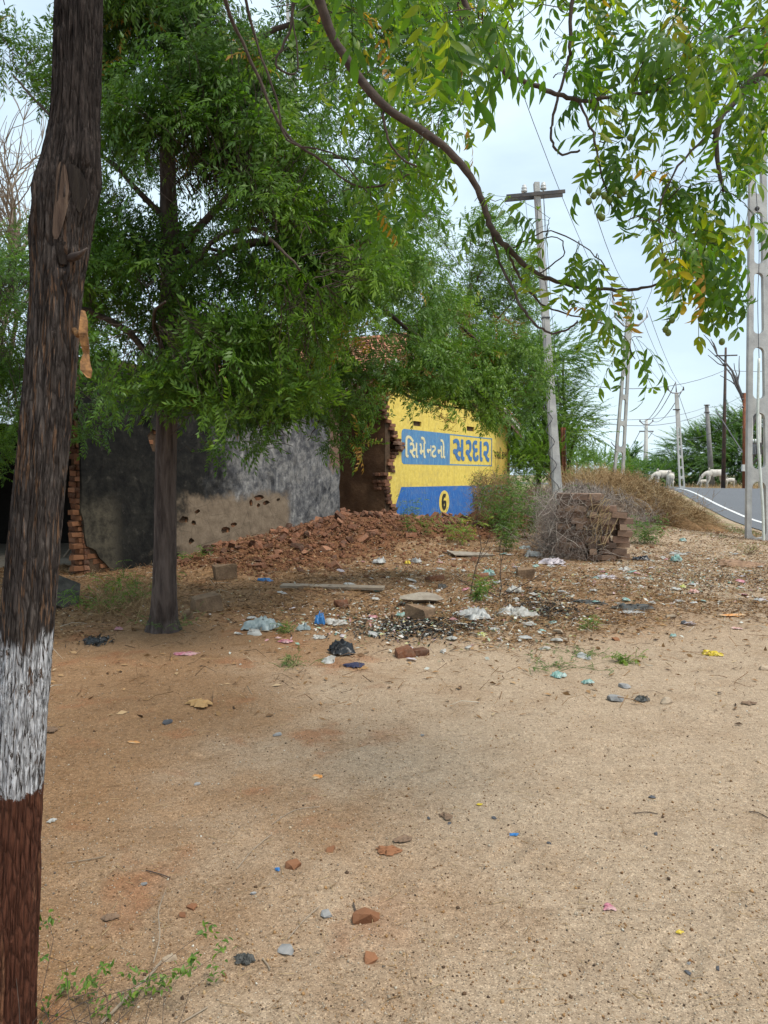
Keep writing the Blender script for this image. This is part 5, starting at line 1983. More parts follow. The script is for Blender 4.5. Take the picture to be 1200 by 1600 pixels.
poleR = lattice_pole('large pale concrete lattice pole close at the right edge with a white cable down it', rb, rt, .54, .29, .11,
                     [(vr(840), vr(752)), (vr(733), vr(645)), (vr(624), vr(543)), (vr(522), vr(427)), (vr(413), vr(332)), (vr(304), vr(215)), (vr(200), vr(120))], .105, M['concrete_pole'])
mb = MB()
cab = [P(1178, 250, 16.5), P(1186, 380, 16.5), P(1184, 470, 16.5), P(1186, 560, 16.5), P(1184, 640, 16.5), P(1184, 680, 16.5), P(1188, 740, 16.5), P(1192, 800, 16.5), P(1193, 857, 16.5)]
mb.tube(dens(cab[:4], 6), .008, 6)
wc(mb, 'thin_cable', M['wire'], poleR)
mb = MB(); mb.tube(dens(cab[3:], 6), .028, 8)
wc(mb, 'white_cable', M['pipe'], poleR)
mb = MB(); mb.tube([P(1183, 326, 16.6), P(1183, 326, 16.59)], .05, 12); wc(mb, 'bolt_hole_shade_disc', M['dark_steel'], poleR)  # solid dark disc painted in for the shade of a bolt hole

# middle solid pole with crossarm
pb = Vector((P(874, 845, 17.2).x, 17.2, 0)); pb.z = ghf(pb.x, pb.y) - .05
pt_ = P(838, 286, 17.2)
poleM = empty('power_pole', pb, 0, 'tall pale concrete pole with steel crossarm and two insulators leaning left', 'power pole')
mb = MB()
U_ = Vector((1, 0, 0))
outer = [(-.105, 0), (.105, 0), (.055, 1), (-.055, 1)]
slab_frame(pb, pt_, .16, mb, outer, [])
wc(mb, 'shaft', M['concrete_pole'], poleM, False)
mb = MB()
slab_frame(pb + Vector((.0, -.082, 0)), pt_ + Vector((0, -.082, 0)), .02, mb, [(-.08, .0), (-.055, .0), (-.025, .62), (-.04, .62)], [])
wc(mb, 'edge_flange', M['concrete_pole'], poleM, False)
for dy in (-.12, .11):
    mb = MB()
    a_, b_ = P(790, 310, 17.2), P(881, 302, 17.2)
    d_ = b_ - a_
    mb.box((a_ + b_) / 2 + Vector((0, dy, 0)), (d_.length, .035, .075), Matrix.Rotation(-math.atan2(d_.z, d_.x), 3, 'Y'))
    wc(mb, 'crossarm', M['dark_steel'], poleM, False)
for x, y in ((819, 306), (849, 302)):
    p = P(x, y, 17.15)
    mb = MB()
    prof = [(.012, -.02), (.012, .04), (.05, .05), (.055, .085), (.035, .10), (.05, .12), (.045, .155), (.03, .165), (.038, .19), (.02, .21)]
    n_ = 10
    vv, ff = [], []
    for i, (r_, z_) in enumerate(prof):
        for k in range(n_):
            vv.append(p + Vector((cos(2 * pi * k / n_) * r_ * 1.3, sin(2 * pi * k / n_) * r_ * 1.3, z_ + .03)))
    for i in range(len(prof) - 1):
        for k in range(n_):
            ff.append((i * n_ + k, i * n_ + (k + 1) % n_, (i + 1) * n_ + (k + 1) % n_, (i + 1) * n_ + k))
    ff.append(tuple((len(prof) - 1) * n_ + k for k in range(n_)))
    mb.add(vv, ff)
    wc(mb, 'insulator', M['porcelain'], poleM)
for yy in (303, 504):
    f_ = (845 - yy) / 559.
    c_ = pb.lerp(pt_, f_)
    mb = MB(); mb.box(c_, (.24 - .12 * f_, .19, .035)); wc(mb, 'clamp_band', M['dark_steel'], poleM, False)
mb = MB()
pts = [P(839, 312, 17.07), P(842, 380, 17.07), P(850, 430, 17.06), P(858, 470, 17.08)]
mb.tube(dens(pts, 5), .009, 5); wc(mb, 'drop_wire', M['wire'], poleM)
mb = MB()
pts = [P(852 + (6 if i % 2 else -6) + i * 1.7, 600 + i * 18, 17.08) for i in range(12)]
mb.tube(dens(pts, 4), .010, 5); wc(mb, 'wound_wire', M['wire'], poleM)
mb = MB(); mb.tube([P(862, 700, 17.25), P(866, 760, 17.3), P(868, 838, 17.3)], .035, 6); wc(mb, 'ground_pipe', M['galv'], poleM)

# leaning lattice pole with V crossarm
b2 = Vector((P(963, 800, 30).x, 30.0, 0)); b2.z = ghf(b2.x, 30) - .05
t2 = P(984, 482, 30)


def vv2(y): return (P(970, y, 30).z - b2.z) / (t2.z - b2.z)


pole2 = lattice_pole('leaning lattice concrete pole behind the brush pile with a V shaped crossarm', b2, t2, .46, .20, .16,
                     [(vv2(795), vv2(706)), (vv2(698), vv2(665)), (vv2(658), vv2(624)), (vv2(617), vv2(586)), (vv2(580), vv2(556))], .095, M['concrete_pole'])


def varm(root, c, w, h, r, D, mat=None):
    mb_ = MB()
    mb_.tube([P(c[0] - w, c[1] - h, D), P(c[0] - w * .45, c[1], D), P(c[0] + w * .45, c[1], D), P(c[0] + w, c[1] - h, D)], r, 6)
    wc(mb_, 'crossarm', mat or M['galv'], root)
    for s in (-1, 1):
        mb_ = MB()
        mb_.tube([P(c[0] + s * w, c[1] - h + 1, D), P(c[0] + s * w, c[1] - h - 10 * 30 / D, D)], [r * 1.3, r * .8], 6)
        wc(mb_, 'insulator', M['porcelain'] if D < 40 else M['dark_steel'], root)


varm(pole2, (986, 509), 25, 14, .035, 29.88)
mb = MB(); mb.tube([P(985, 484, 30), P(988, 454, 30)], [.04, .02], 6); wc(mb, 'top_spike', M['galv'], pole2)
mb = MB(); mb.tube([P(963, 700, 29.9), P(957, 694, 29.9), P(955, 690, 29.9)], .02, 5); wc(mb, 'hook', M['galv'], pole2)

# third lattice pole by the cattle
b3 = Vector((P(1066, 762, 60).x, 60, 0)); b3.z = ghf(b3.x, 60) - .05
t3 = P(1057, 615, 60)


def vv3(y): return (P(1060, y, 60).z - b3.z) / (t3.z - b3.z)


pole3 = lattice_pole('upright lattice pole standing between the white cattle beside the road', b3, t3, .44, .24, .18,
                     [(vv3(760), vv3(748)), (vv3(744), vv3(732)), (vv3(729), vv3(716)), (vv3(712), vv3(700)), (vv3(697), vv3(684)), (vv3(681), vv3(668))], .10, M['concrete_far'])
varm(pole3, (1056, 614), 12, 5, .05, 59.8)
mb = MB(); mb.tube([P(1057, 616, 60), P(1056, 597, 60)], [.06, .03], 6); wc(mb, 'top_spike', M['galv'], pole3)
mb = MB(); mb.box(P(1057, 640, 59.8), (.5, .2, .08)); wc(mb, 'clamp_band', M['dark_steel'], pole3, False)

# far pole with two crossarms
root = empty('power_pole', P(1008, 760, 120), 0, 'tiny distant power pole with two crossarms on the skyline', 'power pole')
mb = MB(); mb.tube([P(1008, 765, 120), P(1010, 655, 120)], [.45, .25], 6); wc(mb, 'shaft', M['concrete_far'], root)
mb = MB(); mb.tube([P(999, 674, 120), P(1021, 674, 120)], .12, 5); wc(mb, 'crossarm', M['galv'], root)
varm(root, (1010, 663), 10, 5, .1, 119.5)

# plain grey pole, black rusty pole, rust post
b5 = P(1112, 764, 76)
root = empty('power_pole', b5, 0, 'slim plain dark grey pole rising above the larger cow', 'power pole')
mb = MB(); mb.tube([P(1113, 764, 76), P(1104, 632, 76)], [.28, .18], 8); wc(mb, 'shaft', simple('grey_weathered_pole', (.22, .21, .2), (.14, .135, .13), 3, .85), root)
for y in (633, 644):
    mb = MB(); mb.tube([P(1100, y, 75.8), P(1109, y, 75.8)], .05, 6); wc(mb, 'insulator_bracket', M['dark_steel'], root)
b6 = P(1131, 764, 60)
root = empty('power_pole', b6, 0, 'thin rusty black steel pole with a short straight crossarm', 'power pole')
mb = MB(); mb.tube([P(1130, 765, 60), P(1132, 650, 60), P(1134, 543, 60)], [.17, .13, .08], 8); wc(mb, 'shaft', M['rust_pole'], root)
mb = MB(); mb.tube([P(1117, 556, 59.9), P(1152, 555, 59.9)], .055, 6); wc(mb, 'crossarm', M['dark_steel'], root)
mb = MB(); mb.tube([P(1131, 570, 59.9), P(1134, 569, 59.9)], .14, 6); wc(mb, 'insulator', M['dark_steel'], root)
b7 = P(1163, 765, 58)
root = empty('utility_post', b7, 0, 'red-brown steel post with insulator brackets just left of the near lattice pole', 'post')
mb = MB(); mb.tube([P(1163, 766, 58), P(1163, 614, 58)], [.15, .11], 8); wc(mb, 'shaft', M['rust'], root)
mb = MB(); mb.box(P(1162.5, 731, 57.8), (.3, .2, .5)); wc(mb, 'meter_box', M['porcelain'], root, False)
for y in (615, 624, 636):
    mb = MB(); mb.tube([P(1159, y, 57.9), P(1162, y, 57.9)], .07, 6); wc(mb, 'insulator', M['dark_steel'], root)
# transformer on two posts behind the near lattice pole
root = empty('transformer', P(1181, 765, 56), 0, 'dark transformer box mounted on posts seen through the near lattice pole', 'transformer')
mb = MB(); mb.box(P(1180, 701, 56), (.72, .6, .85)); wc(mb, 'tank', M['dark_steel'], root, False)
for i in range(5):
    mb = MB(); mb.box(P(1175 + i * 2.6, 702, 55.6), (.04, .14, .7)); wc(mb, 'fin', M['galv'], root, False)
for x in (1174, 1187):
    mb = MB(); mb.tube([P(x, 767, 56.4), P(x, 640, 56.4)], .11, 7); wc(mb, 'post', M['concrete_far'], root)
for i in range(3):
    mb = MB(); mb.tube([P(1177 + i * 3.5, 692, 56), P(1177 + i * 3.5, 686, 56)], .06, 6); wc(mb, 'bushing', M['porcelain'], root)
# pale lattice pole half hidden behind the neem
b8 = Vector((P(484, 760, 34).x, 34.0, 0))
pole8 = lattice_pole('pale lattice pole half hidden behind the neem crown', b8, P(450, -60, 34), .55, .30, .2,
                     [(.05 + i * .105, .05 + i * .105 + .085) for i in range(9)], .13, M['concrete_far'])
mb = MB(); mb.tube([P(432, 128, 33.8), P(478, 122, 33.8)], .06, 5); wc(mb, 'crossarm', M['galv'], pole8)
mb = MB(); mb.tube([P(432, 150, 33.8), P(478, 152, 33.8)], .05, 5); wc(mb, 'crossarm', M['galv'], pole8)

# rusty gate posts
root = empty('rusty_gate_frame', P(880, 748, 26.5), 0, 'rusty red steel gate post frame standing in the scrub behind the concrete pole', 'gate frame')
for x, r_ in ((878, .05), (882, .045)):
    mb = MB(); mb.tube([P(x + 2, 760, 26.5), P(x, 668, 26.5)], r_, 6); wc(mb, 'post', M['rust'], root, False)
mb = MB(); mb.tube([P(885, 746, 26.4), P(883.5, 672, 26.4)], .02, 5); wc(mb, 'post', M['dark_steel'], root, False)
mb = MB(); mb.tube([P(873, 692, 26.5), P(880, 691, 26.5)], .04, 5); wc(mb, 'hinge_bar', M['rust'], root, False)
mb = MB(); mb.tube([P(839, 742, 27.5), P(838, 700, 27.5)], .05, 6); o = link('wooden_stake', mb.mesh('wooden_stake', M['bark_dark'])); tag(o, 'short dark stake sticking out of the scrub right of the yellow wall', 'stake', kind='thing')


# ---- wires
def wire(a_, b_, sag, r, label, rr=9, group='overhead power wires'):
    a_, b_ = Vector(a_), Vector(b_)
    pts = []
    for i in range(rr + 1):
        t = i / rr
        p = a_.lerp(b_, t); p.z -= sag * 4 * t * (1 - t)
        pts.append(p)
    mb_ = MB(); mb_.tube(pts, r, 4)
    o_ = link('overhead_wire', mb_.mesh('overhead_wire', M['wire']))
    tag(o_, label, 'wire', group, 'thing')


wire(P(961, 480, 29.9), P(1044, 605, 59.8), .5, .012, 'wire from the left arm of the leaning pole to the pole by the cattle')
wire(P(988, 455, 30), P(1056, 597, 60), .6, .012, 'wire joining the top spikes of the two lattice poles')
wire(P(1011, 480, 29.9), P(1068, 606, 59.8), .5, .012, 'wire from the right arm of the leaning pole to the pole by the cattle')
wire(P(1044, 605, 60), P(1000, 658, 120), 1.0, .035, 'distant wire to the left tip of the skyline pole')
wire(P(1056, 597, 60), P(1010, 655, 120), 1.0, .035, 'distant wire to the top of the skyline pole')
wire(P(1068, 606, 60), P(1020, 658, 120), 1.0, .035, 'distant wire to the right tip of the skyline pole')
wire(P(1000, 674, 120), P(955, 735, 190), 1.0, .05, 'faint wire running down left beyond the skyline pole, upper')
wire(P(1020, 674, 120), P(955, 750, 190), 1.0, .05, 'faint wire running down left beyond the skyline pole, lower')
wire(P(880, 597, 40), P(1134, 578, 60), .8, .02, 'cable crossing the sky to the rusty black pole')
wire(P(1134, 578, 60), P(1330, 545, 70), .8, .02, 'cable continuing right from the rusty black pole')
wire(P(880, 648, 46), P(1104, 636, 76), .7, .018, 'upper of the two cables reaching the plain grey pole from the left')
wire(P(880, 650, 46), P(1104, 645, 76), .9, .022, 'lower of the two cables reaching the plain grey pole from the left')
wire(P(1104, 636, 76), P(1163, 616, 58), .3, .018, 'upper cable between the grey pole and the red-brown post')
wire(P(1104, 645, 76), P(1163, 630, 58), .5, .022, 'sagging lower cable between the grey pole and the red-brown post')
wire(P(1005, 667, 118), P(1163, 650, 58), 2.0, .03, 'low cable passing behind the grey pole')
wire(P(1118, 640, 61), P(1160, 706, 57), .0, .045, 'pale slanting stay wire beside the rusty black pole')
wire(P(1061, 618, 60), P(1077, 664, 62), .0, .02, 'short stay hanging from the pole by the cattle')
wire(P(988, 455, 30), P(920, 300, 3.6 * 4), .4, .008, 'wire rising from the leaning pole towards the camera side')
wire(P(961, 480, 29.9), P(800, 100, 14.0), .4, .008, 'wire rising from the left arm of the leaning pole over the road verge')
wire(P(820, 300, 17.1), P(848, 560, 17.8), .2, .006, 'thin loose wire hanging left side of the near solid pole')
wire(P(849, 300, 17.1), P(862, 560, 18.5), .3, .006, 'thin loose wire hanging on the right side of the near solid pole')
wire(P(849, 298, 17.1), P(876, 640, 19.5), .3, .006, 'loose wire falling from the right insulator into the green tree')


# ------------------------------------------------------------------ cattle
def cow_mesh(name, head_down=True, seed=0, lean=1.0):
    V = [(-.72, 0, 1.16), (-.35, 0, 1.17), (.05, 0, 1.15), (.38, 0, 1.24), (.62, 0, 1.12)]   # spine: rump .. neck base
    R = [(.20, .20), (.27, .27), (.28, .28), (.23, .25), (.15, .18)]
    E = [(0, 1), (1, 2), (2, 3), (3, 4)]
    if head_down:
        nk = [(.86, 0, .98), (1.02, 0, .80), (1.10, 0, .62), (1.17, 0, .44)]
    else:
        nk = [(.82, 0, 1.25), (.98, 0, 1.34), (1.16, 0, 1.26), (1.34, 0, 1.16)]
    rk = [(.115, .14), (.11, .12), (.085, .095), (.06, .065)]
    p = 4
    for q, r_ in zip(nk, rk):
        V.append(q); R.append(r_); E.append((p, len(V) - 1)); p = len(V) - 1
    V += [(-.05, 0, .86), (.30, 0, .84)]; R += [(.24 * lean, .22 * lean), (.20, .2)]
    E += [(2, len(V) - 2), (3, len(V) - 1)]
    for sd in (-1, 1):
        for chain, rr, root in (([(-.62, .15 * sd, .92), (-.58, .17 * sd, .70), (-.72, .17 * sd, .47), (-.66, .17 * sd, .12), (-.62, .17 * sd, .02)], [.15, .095, .05, .038, .05], 0),
                                ([(.42, .14 * sd, .86), (.42, .15 * sd, .62), (.45, .15 * sd, .40), (.42, .15 * sd, .12), (.46, .15 * sd, .02)], [.12, .075, .048, .036, .05], 3)):
            p = root
            for i, (q, r_) in enumerate(zip(chain, rr)):
                q = (q[0] + (.10 if (sd == 1 and i > 1) else 0), q[1], q[2])
                V.append(q); R.append((r_, r_)); E.append((p, len(V) - 1)); p = len(V) - 1
    me = bpy.data.meshes.new(name)
    me.from_pydata(V, E, [])
    o = bpy.data.objects.new(name, me)
    COL.objects.link(o)
    o.modifiers.new('skin', 'SKIN').use_smooth_shade = True
    for i, sv in enumerate(me.skin_vertices[0].data):
        sv.radius = R[i]
        sv.use_root = i == 1
    sb = o.modifiers.new('sub', 'SUBSURF'); sb.levels = 1; sb.render_levels = 1
    bpy.context.view_layer.update()
    dg = bpy.context.evaluated_depsgraph_get()
    m2 = bpy.data.meshes.new_from_object(o.evaluated_get(dg))
    bpy.data.objects.remove(o)
    m2.materials.clear(); m2.materials.append(M['hide'])
    for pl_ in m2.polygons: pl_.use_smooth = True
    m2.name = name
    return m2


def cow(label, px, D, heading, s, head_down=True, feet_y=None):
    p = P(px, 762, D); p.z = ghf(p.x, p.y)
    root = empty('cow', p, heading, label, 'cow', 'white cattle by the road')
    root.scale = (s,) * 3
    link('body', cow_mesh('body', head_down, 0, 1.0), parent=root)
    hd = Vector((1.02, 0, .82)) if head_down else Vector((.98, 0, 1.38))
    for sd in (-1, 1):
        mb_ = MB(); mb_.tube([hd + Vector((.02, .06 * sd, .04)), hd + Vector((.05, .14 * sd, .14)), hd + Vector((.02, .15 * sd, .30))], [.028, .022, .008], 6)
        mb_.build('horn', M['horn'], root, True)
        mb_ = MB(); mb_.tube([hd + Vector((-.02, .08 * sd, .0)), hd + Vector((-.05, .2 * sd, -.03)), hd + Vector((-.04, .27 * sd, -.08))], [.02, .045, .01], 6)
        mb_.build('ear', M['hide'], root, True)
    mb_ = MB(); mb_.tube([(-.86, 0, 1.16), (-.97, 0, 1.0), (-.96, 0, .7), (-.95, 0, .42)], [.035, .025, .02, .035], 6)
    mb_.build('tail', M['hide'], root, True)
    mb_ = MB(); mb_.tube([(.36, 0, 1.38), (.38, 0, 1.50), (.30, 0, 1.36)], [.10, .08, .05], 7)
    mb_.build('hump', M['hide'], root, True)
    return root


cow('large white cow standing side-on with lowered head in front of the thicket', 1115, 70, radians(184), 1.2)
cow('white cow standing left of the upright lattice pole, side-on to the road', 1034, 66, radians(195), 1.12)
cow('smaller white cow seen from behind next to the pole by the road', 1046, 65, radians(78), 1.0, False)
cow('pale calf lying low in the shadow under the large white cow', 1098, 71, radians(200), .55)
cow('pale cow grazing low behind the rusty black pole', 1140, 71, radians(185), .65)


# ------------------------------------------------------------------ rubble heap and brick stack
heap = empty('brick_rubble_heap', (-.8, 15.2, ghf(-.8, 15.2)), 0, 'long heap of broken reddish-brown bricks piled against the grey wall', 'rubble heap')
nx_, ny_ = 150, 110
gx = np.linspace(-4.4, 4.2, nx_); gy = np.linspace(11.2, 19.6, ny_)
GX, GY = np.meshgrid(gx, gy)
tt = (GX - WO.x) * WD.x + (GY - WO.y) * WD.y
nn = (GX - WO.x) * WN.x + (GY - WO.y) * WN.y


def rub_h(x, y):
    x = np.asarray(x, float); y = np.asarray(y, float)
    t = (x - WO.x) * WD.x + (y - WO.y) * WD.y
    n_ = (x - WO.x) * WN.x + (y - WO.y) * WN.y
    al = sstep(-8.3, -6.8, t) * (1 - sstep(-1.6, 2.2, t))
    n0 = .9 + .45 * np.clip(t + 3.2, 0, 9)
    prof = np.exp(-((n_ - n0) / (1.05 + .1 * np.clip(t + 4, 0, 5))) ** 2)
    peak = .17 + .17 * sstep(-6.8, -3.6, t)
    return al * prof * peak * (.75 + .5 * fbm(x * 1.6, y * 1.6, 0, 3, 8))


core_z = gh(GX, GY) + rub_h(GX, GY) + .16 * (fbm(GX * 5, GY * 5, 0, 4, 2) - .5) - .03
core_z = np.where(rub_h(GX, GY) < .03, gh(GX, GY) - .06, core_z)
V = np.stack([GX, GY, core_z], -1).reshape(-1, 3)
i = np.arange(ny_ - 1)[:, None] * nx_ + np.arange(nx_ - 1)[None]
F = np.stack([i, i + 1, i + nx_ + 1, i + nx_], -1).reshape(-1, 4)
world_child(link('loose_earth', mesh_np('loose_earth', V, F, M['earth'], smooth=True)), heap)
ck = [chunk_mesh(300 + i, (R0.uniform(.085, .125), R0.uniform(.06, .085), R0.uniform(.04, .06)), 15, M['brick']) for i in range(12)] + [brick_mesh(330 + i, .22, .11, .08, .012, 1.2, mat=M['brick']) for i in range(6)]
placed = 0
spots = []
rr_ = np.random.default_rng(44)
while len(spots) < 290:
    t = rr_.uniform(-8.0, 2.0); n_ = abs(rr_.normal(.9 + .45 * max(0, t + 3.2), .95)) + .12
    p = WO + WD * t + WN * n_
    h_ = float(rub_h(p.x, p.y))
    if rr_.random() < .15 + h_ * 3.2:
        spots.append((p.x, p.y, h_))
for x, y, h_ in spots:
    z_ = ghf(x, y) + h_ + rr_.uniform(-.03, .05)
    o = link('brick', R0.choice(ck), loc=(x, y, z_), rot=(rr_.uniform(-.9, .9), rr_.uniform(-.9, .9), rr_.uniform(0, 6.28)), scale=rr_.uniform(.7, 1.15))
    world_child(o, heap)
# crumbs of brick between the pieces
n_ = 9500
q = []
while len(q) < n_:
    t = rr_.uniform(-8.2, 2.6); nn_ = abs(rr_.normal(.9 + .45 * max(0, t + 3.2), 1.7)) + .1
    p = WO + WD * t + WN * nn_
    if rr_.random() < .30 + float(rub_h(p.x, p.y)) * 2.5: q.append((p.x, p.y))
q = np.array(q)
oc = np.array([(1, 0, 0), (-1, 0, 0), (0, 1, 0), (0, -1, 0), (0, 0, 1), (0, 0, -1)], float)
ocf = np.array([(0, 2, 4), (2, 1, 4), (1, 3, 4), (3, 0, 4), (2, 0, 5), (1, 2, 5), (3, 1, 5), (0, 3, 5)])
octs = []
for k in range(6):
    octs.append((oc * np.random.default_rng(k).uniform(.6, 1.1, (6, 1)), ocf))
pz = gh(q[:, 0], q[:, 1]) + rub_h(q[:, 0], q[:, 1])
V, F, own = scatter(octs, np.column_stack([q, pz]), rr_.normal(0, 1, (n_, 3)), rr_.uniform(.012, .03, n_) * np.where(rr_.random(n_) < .25, 2.3, 1), rr_.normal(0, 1, (n_, 3)), rr_)
crumb_me = mesh_np('brick_crumbs', V, F, simple('brick_crumb', (.20, .09, .05), (.10, .05, .03), 6, .95, .1, .4))
world_child(link('brick_crumbs', crumb_me), heap)['kind'] = 'stuff'

# stack
sb = G(984, 879)
stk = empty('brick_stack', (sb.x - .52, sb.y + .30, ghf(sb.x - .5, sb.y)), radians(-12), 'squat stack of weathered dry-laid bricks tangled with dry twigs', 'brick stack')
bgm = [brick_mesh(400 + i, .245, .115, .098, .008, 1, mat=M['brick_grey']) for i in range(8)]
bz = .03
for k in range(11):
    hgt = .104
    cols = 5 if k < 8 else (4 if k == 8 else 3)
    sh = (k % 2) * .10
    for j in range(cols):
        for d_ in (0, 1):
            if k % 2 == 0:
                x_ = -.52 + j * .25 + R0.uniform(-.02, .02); y_ = -.14 + d_ * .24
                rz_ = R0.uniform(-.10, .10)
                if x_ > .62: continue
            else:
                x_ = -.56 + .04 + j * .235 + R0.uniform(-.03, .03); y_ = -.14 + d_ * .24
                rz_ = R0.uniform(-.10, .10) + (pi / 2 if (j + k) % 3 == 0 else 0)
            if R0.random() < .05: continue
            link('brick', R0.choice(bgm), parent=stk, loc=(x_, y_ + R0.uniform(-.03, .03), bz + hgt / 2), rot=(R0.uniform(-.03, .03), R0.uniform(-.04, .04), rz_))
    bz += hgt

# ------------------------------------------------------------------ dry brush, straw heap, weeds
def mound_obj(name, label, c, rx, ry, h, mat, seed, n=40, cat=None, amp=.35, rot=0.0, kind='stuff'):
    th_ = np.linspace(0, 2 * pi, n, endpoint=False)
    V = [(0, 0, h)]
    rings = 14
    V = []
    for i in range(rings + 1):
        s = i / rings
        for a in th_:
            wob = 1 + amp * (mnoise.noise(Vector((cos(a) * 1.3 + seed, sin(a) * 1.3, s * 2))))
            x = cos(a) * rx * s * wob; y = sin(a) * ry * s * wob
            x, y = x * cos(rot) - y * sin(rot), x * sin(rot) + y * cos(rot)
            z_ = h * (1 - s ** 2) ** 1.1 if s < 1 else -.05
            z_ = h * max(0, 1 - s * s) + .10 * h * mnoise.noise(Vector((x * 3, y * 3, seed)))
            if i == rings: z_ = -.06
            V.append((c[0] + x, c[1] + y, ghf(c[0] + x, c[1] + y) + z_))
    F = [(i * n + k, i * n + (k + 1) % n, (i + 1) * n + (k + 1) % n, (i + 1) * n + k) for i in range(rings) for k in range(n)]
    mb_ = MB(); mb_.add(V, F)
    o_ = link(name, mb_.mesh(name, mat, True))
    tag(o_, label, cat, None, kind)
    return o_, np.array(V)


def surf_pts(V, n_, rng):
    w_ = rng.integers(0, len(V) - 60, n_)
    return V[w_] + rng.normal(0, .08, (n_, 3))


def twig_cloud(name, pts, dirs, L, r, mat, label, rng, cat=None, kind='stuff', sag=.12, seg=4, tb=(0, 1), parent=None):
    L_ = rng.uniform(L * .5, L * 1.3, (len(pts), 1))
    d = dirs / np.linalg.norm(dirs, axis=1, keepdims=True)
    V_, F_, own_ = twig_mesh(pts - d * L_ * .4, pts + d * L_ * .6, rng.uniform(r * .5, r * 1.3, len(pts)), rng.normal(0, sag, len(pts)), rng, seg)
    t_ = np.clip(rng.uniform(tb[0], tb[1], len(pts)), 0, 1)[own_]
    o_ = link(name, mesh_np(name, V_, F_, mat, t_))
    if parent is not None:
        world_child(o_, parent)
    tag(o_, label, cat, None, kind)
    return o_


rt_ = np.random.default_rng(91)
# straw heap by the road
sh_c = P(1000, 800, 19.5)
_, hv = mound_obj('straw_heap_core', 'loose heap of brown straw and cut stalks by the road verge', (sh_c.x, 19.2), 1.6, 1.5, .72, M['straw_core'], 3, amp=.7, cat=None)
p = surf_pts(hv, 8500, rt_) + rt_.normal(0, .06, (8500, 3))
d = rt_.normal(0, 1, p.shape) * [1, .7, .55]
twig_cloud('straw_stalks', p, d, .42, .0065, M['straw'], 'brown straw and stalks covering the heap by the verge', rt_)
# second lower heap sloping right
_, hv2 = mound_obj('straw_heap_core', 'low spill of straw at the road side of the heap', (sh_c.x + 1.0, 19.6), 1.1, 1.5, .34, M['straw_core'], 9)
p = surf_pts(hv2, 5200, rt_)
twig_cloud('straw_stalks', p, rt_.normal(0, 1, p.shape) * [1, .7, .25], .3, .005, M['straw'], 'straw spilling down towards the road', rt_)
# grey brush pile behind and over the stack
_, hv3 = mound_obj('brush_pile_core', 'dark inside of the dry thorn brush pile', (4.6, 18.2), 2.0, 1.7, .5, M['heap_core'], 5, amp=.7)
p = surf_pts(hv3, 3600, rt_)
d = rt_.normal(0, 1, p.shape) + [0, 0, .25]
twig_cloud('thorn_brush', p, d, .5, .006, M['grey_twig'], 'tangle of dry grey-brown thorn twigs piled behind the brick stack', rt_, sag=.2)


def burst(cx_, cy_, h_, n_, mat, label, sp__=.6, r_=.005, tb=(0, 1)):
    """a cut thorn branch lying in the pile: stems fanning from one point"""
    b_ = np.array([cx_, cy_, ghf(cx_, cy_) + h_ * .15]) + rt_.normal(0, .12, (n_, 3)) * [1, 1, .4]
    ax_ = rt_.normal(0, 1, 3) * [1, .6, .3] + [0, 0, .7]
    d_ = ax_ + rt_.normal(0, sp__, (n_, 3))
    d_[:, 2] = np.abs(d_[:, 2])
    L_ = rt_.uniform(.3, 1.0, (n_, 1)) * h_
    d_ /= np.linalg.norm(d_, axis=1, keepdims=True)
    q_ = b_ + d_ * L_
    V1, F1, o1 = twig_mesh(b_, q_, rt_.uniform(r_ * .6, r_ * 1.4, n_), rt_.normal(0, .12, n_), rt_, 5)
    k_ = rt_.integers(0, n_, n_ * 5)
    s_ = rt_.uniform(.2, 1, (n_ * 5, 1))
    p2 = b_[k_] + (q_[k_] - b_[k_]) * s_
    V2, F2, o2 = twig_mesh(p2, p2 + (d_[k_] * .5 + rt_.normal(0, .7, p2.shape)) * rt_.uniform(.06, .28, (n_ * 5, 1)), r_ * .45, .1, rt_, 2)
    t_ = np.concatenate([rt_.uniform(*tb, n_)[o1], rt_.uniform(*tb, n_ * 5)[o2]])
    o_ = link('dry_branches', mesh_np('dry_branches', np.concatenate([V1, V2]), np.concatenate([F1, F2 + len(V1)]), mat, t_))
    tag(o_, label, None, None, 'stuff')


for k in range(44):
    x_ = rt_.uniform(2.6, 6.6); y_ = rt_.uniform(16.6, 21.5)
    burst(x_, y_, rt_.uniform(.45, .95), 26, (M['grey_twig'], M['dry'], M['grey_twig'], M['straw'])[k % 4], 'dry thorn branches heaped between the wall, pole and stack')
for k in range(12):
    x_ = rt_.uniform(6.6, 8.6); y_ = rt_.uniform(23, 27)
    burst(x_, y_, rt_.uniform(.6, 1.1), 30, (M['straw'], M['dry'])[k % 2], 'russet dry branches on the crest behind the straw heap', r_=.007)
# brush tumbling over the left of stack to the ground around the pole base
p = Pv(rt_.triangular(832, 885, 965, 3400), 885 - 112 * rt_.beta(1.0, 1.25, 3400), rt_.uniform(12.9, 15.6, 3400))
for k in range(10):
    q_ = P(rt_.uniform(850, 935), 860, rt_.uniform(13.6, 14.8))
    burst(q_.x, q_.y, rt_.uniform(.5, 1.05), 20, M['grey_twig'] if k % 3 else M['dry'], 'dry thorn branch leaning against the left of the brick stack', r_=.0045)
p = p[p[:, 2] > gh(p[:, 0], p[:, 1])]
d = rt_.normal(0, 1, p.shape) * [1, .7, .9] + [0.1, 0, -.1]
twig_cloud('thorn_brush', p, d, .46, .0045, M['grey_twig'], 'mauve-grey dry twigs draped over the left side of the brick stack', rt_, sag=.22)
p = Pv(rt_.uniform(925, 955, 34), rt_.uniform(790, 830, 34), rt_.uniform(12.85, 13.1, 34))
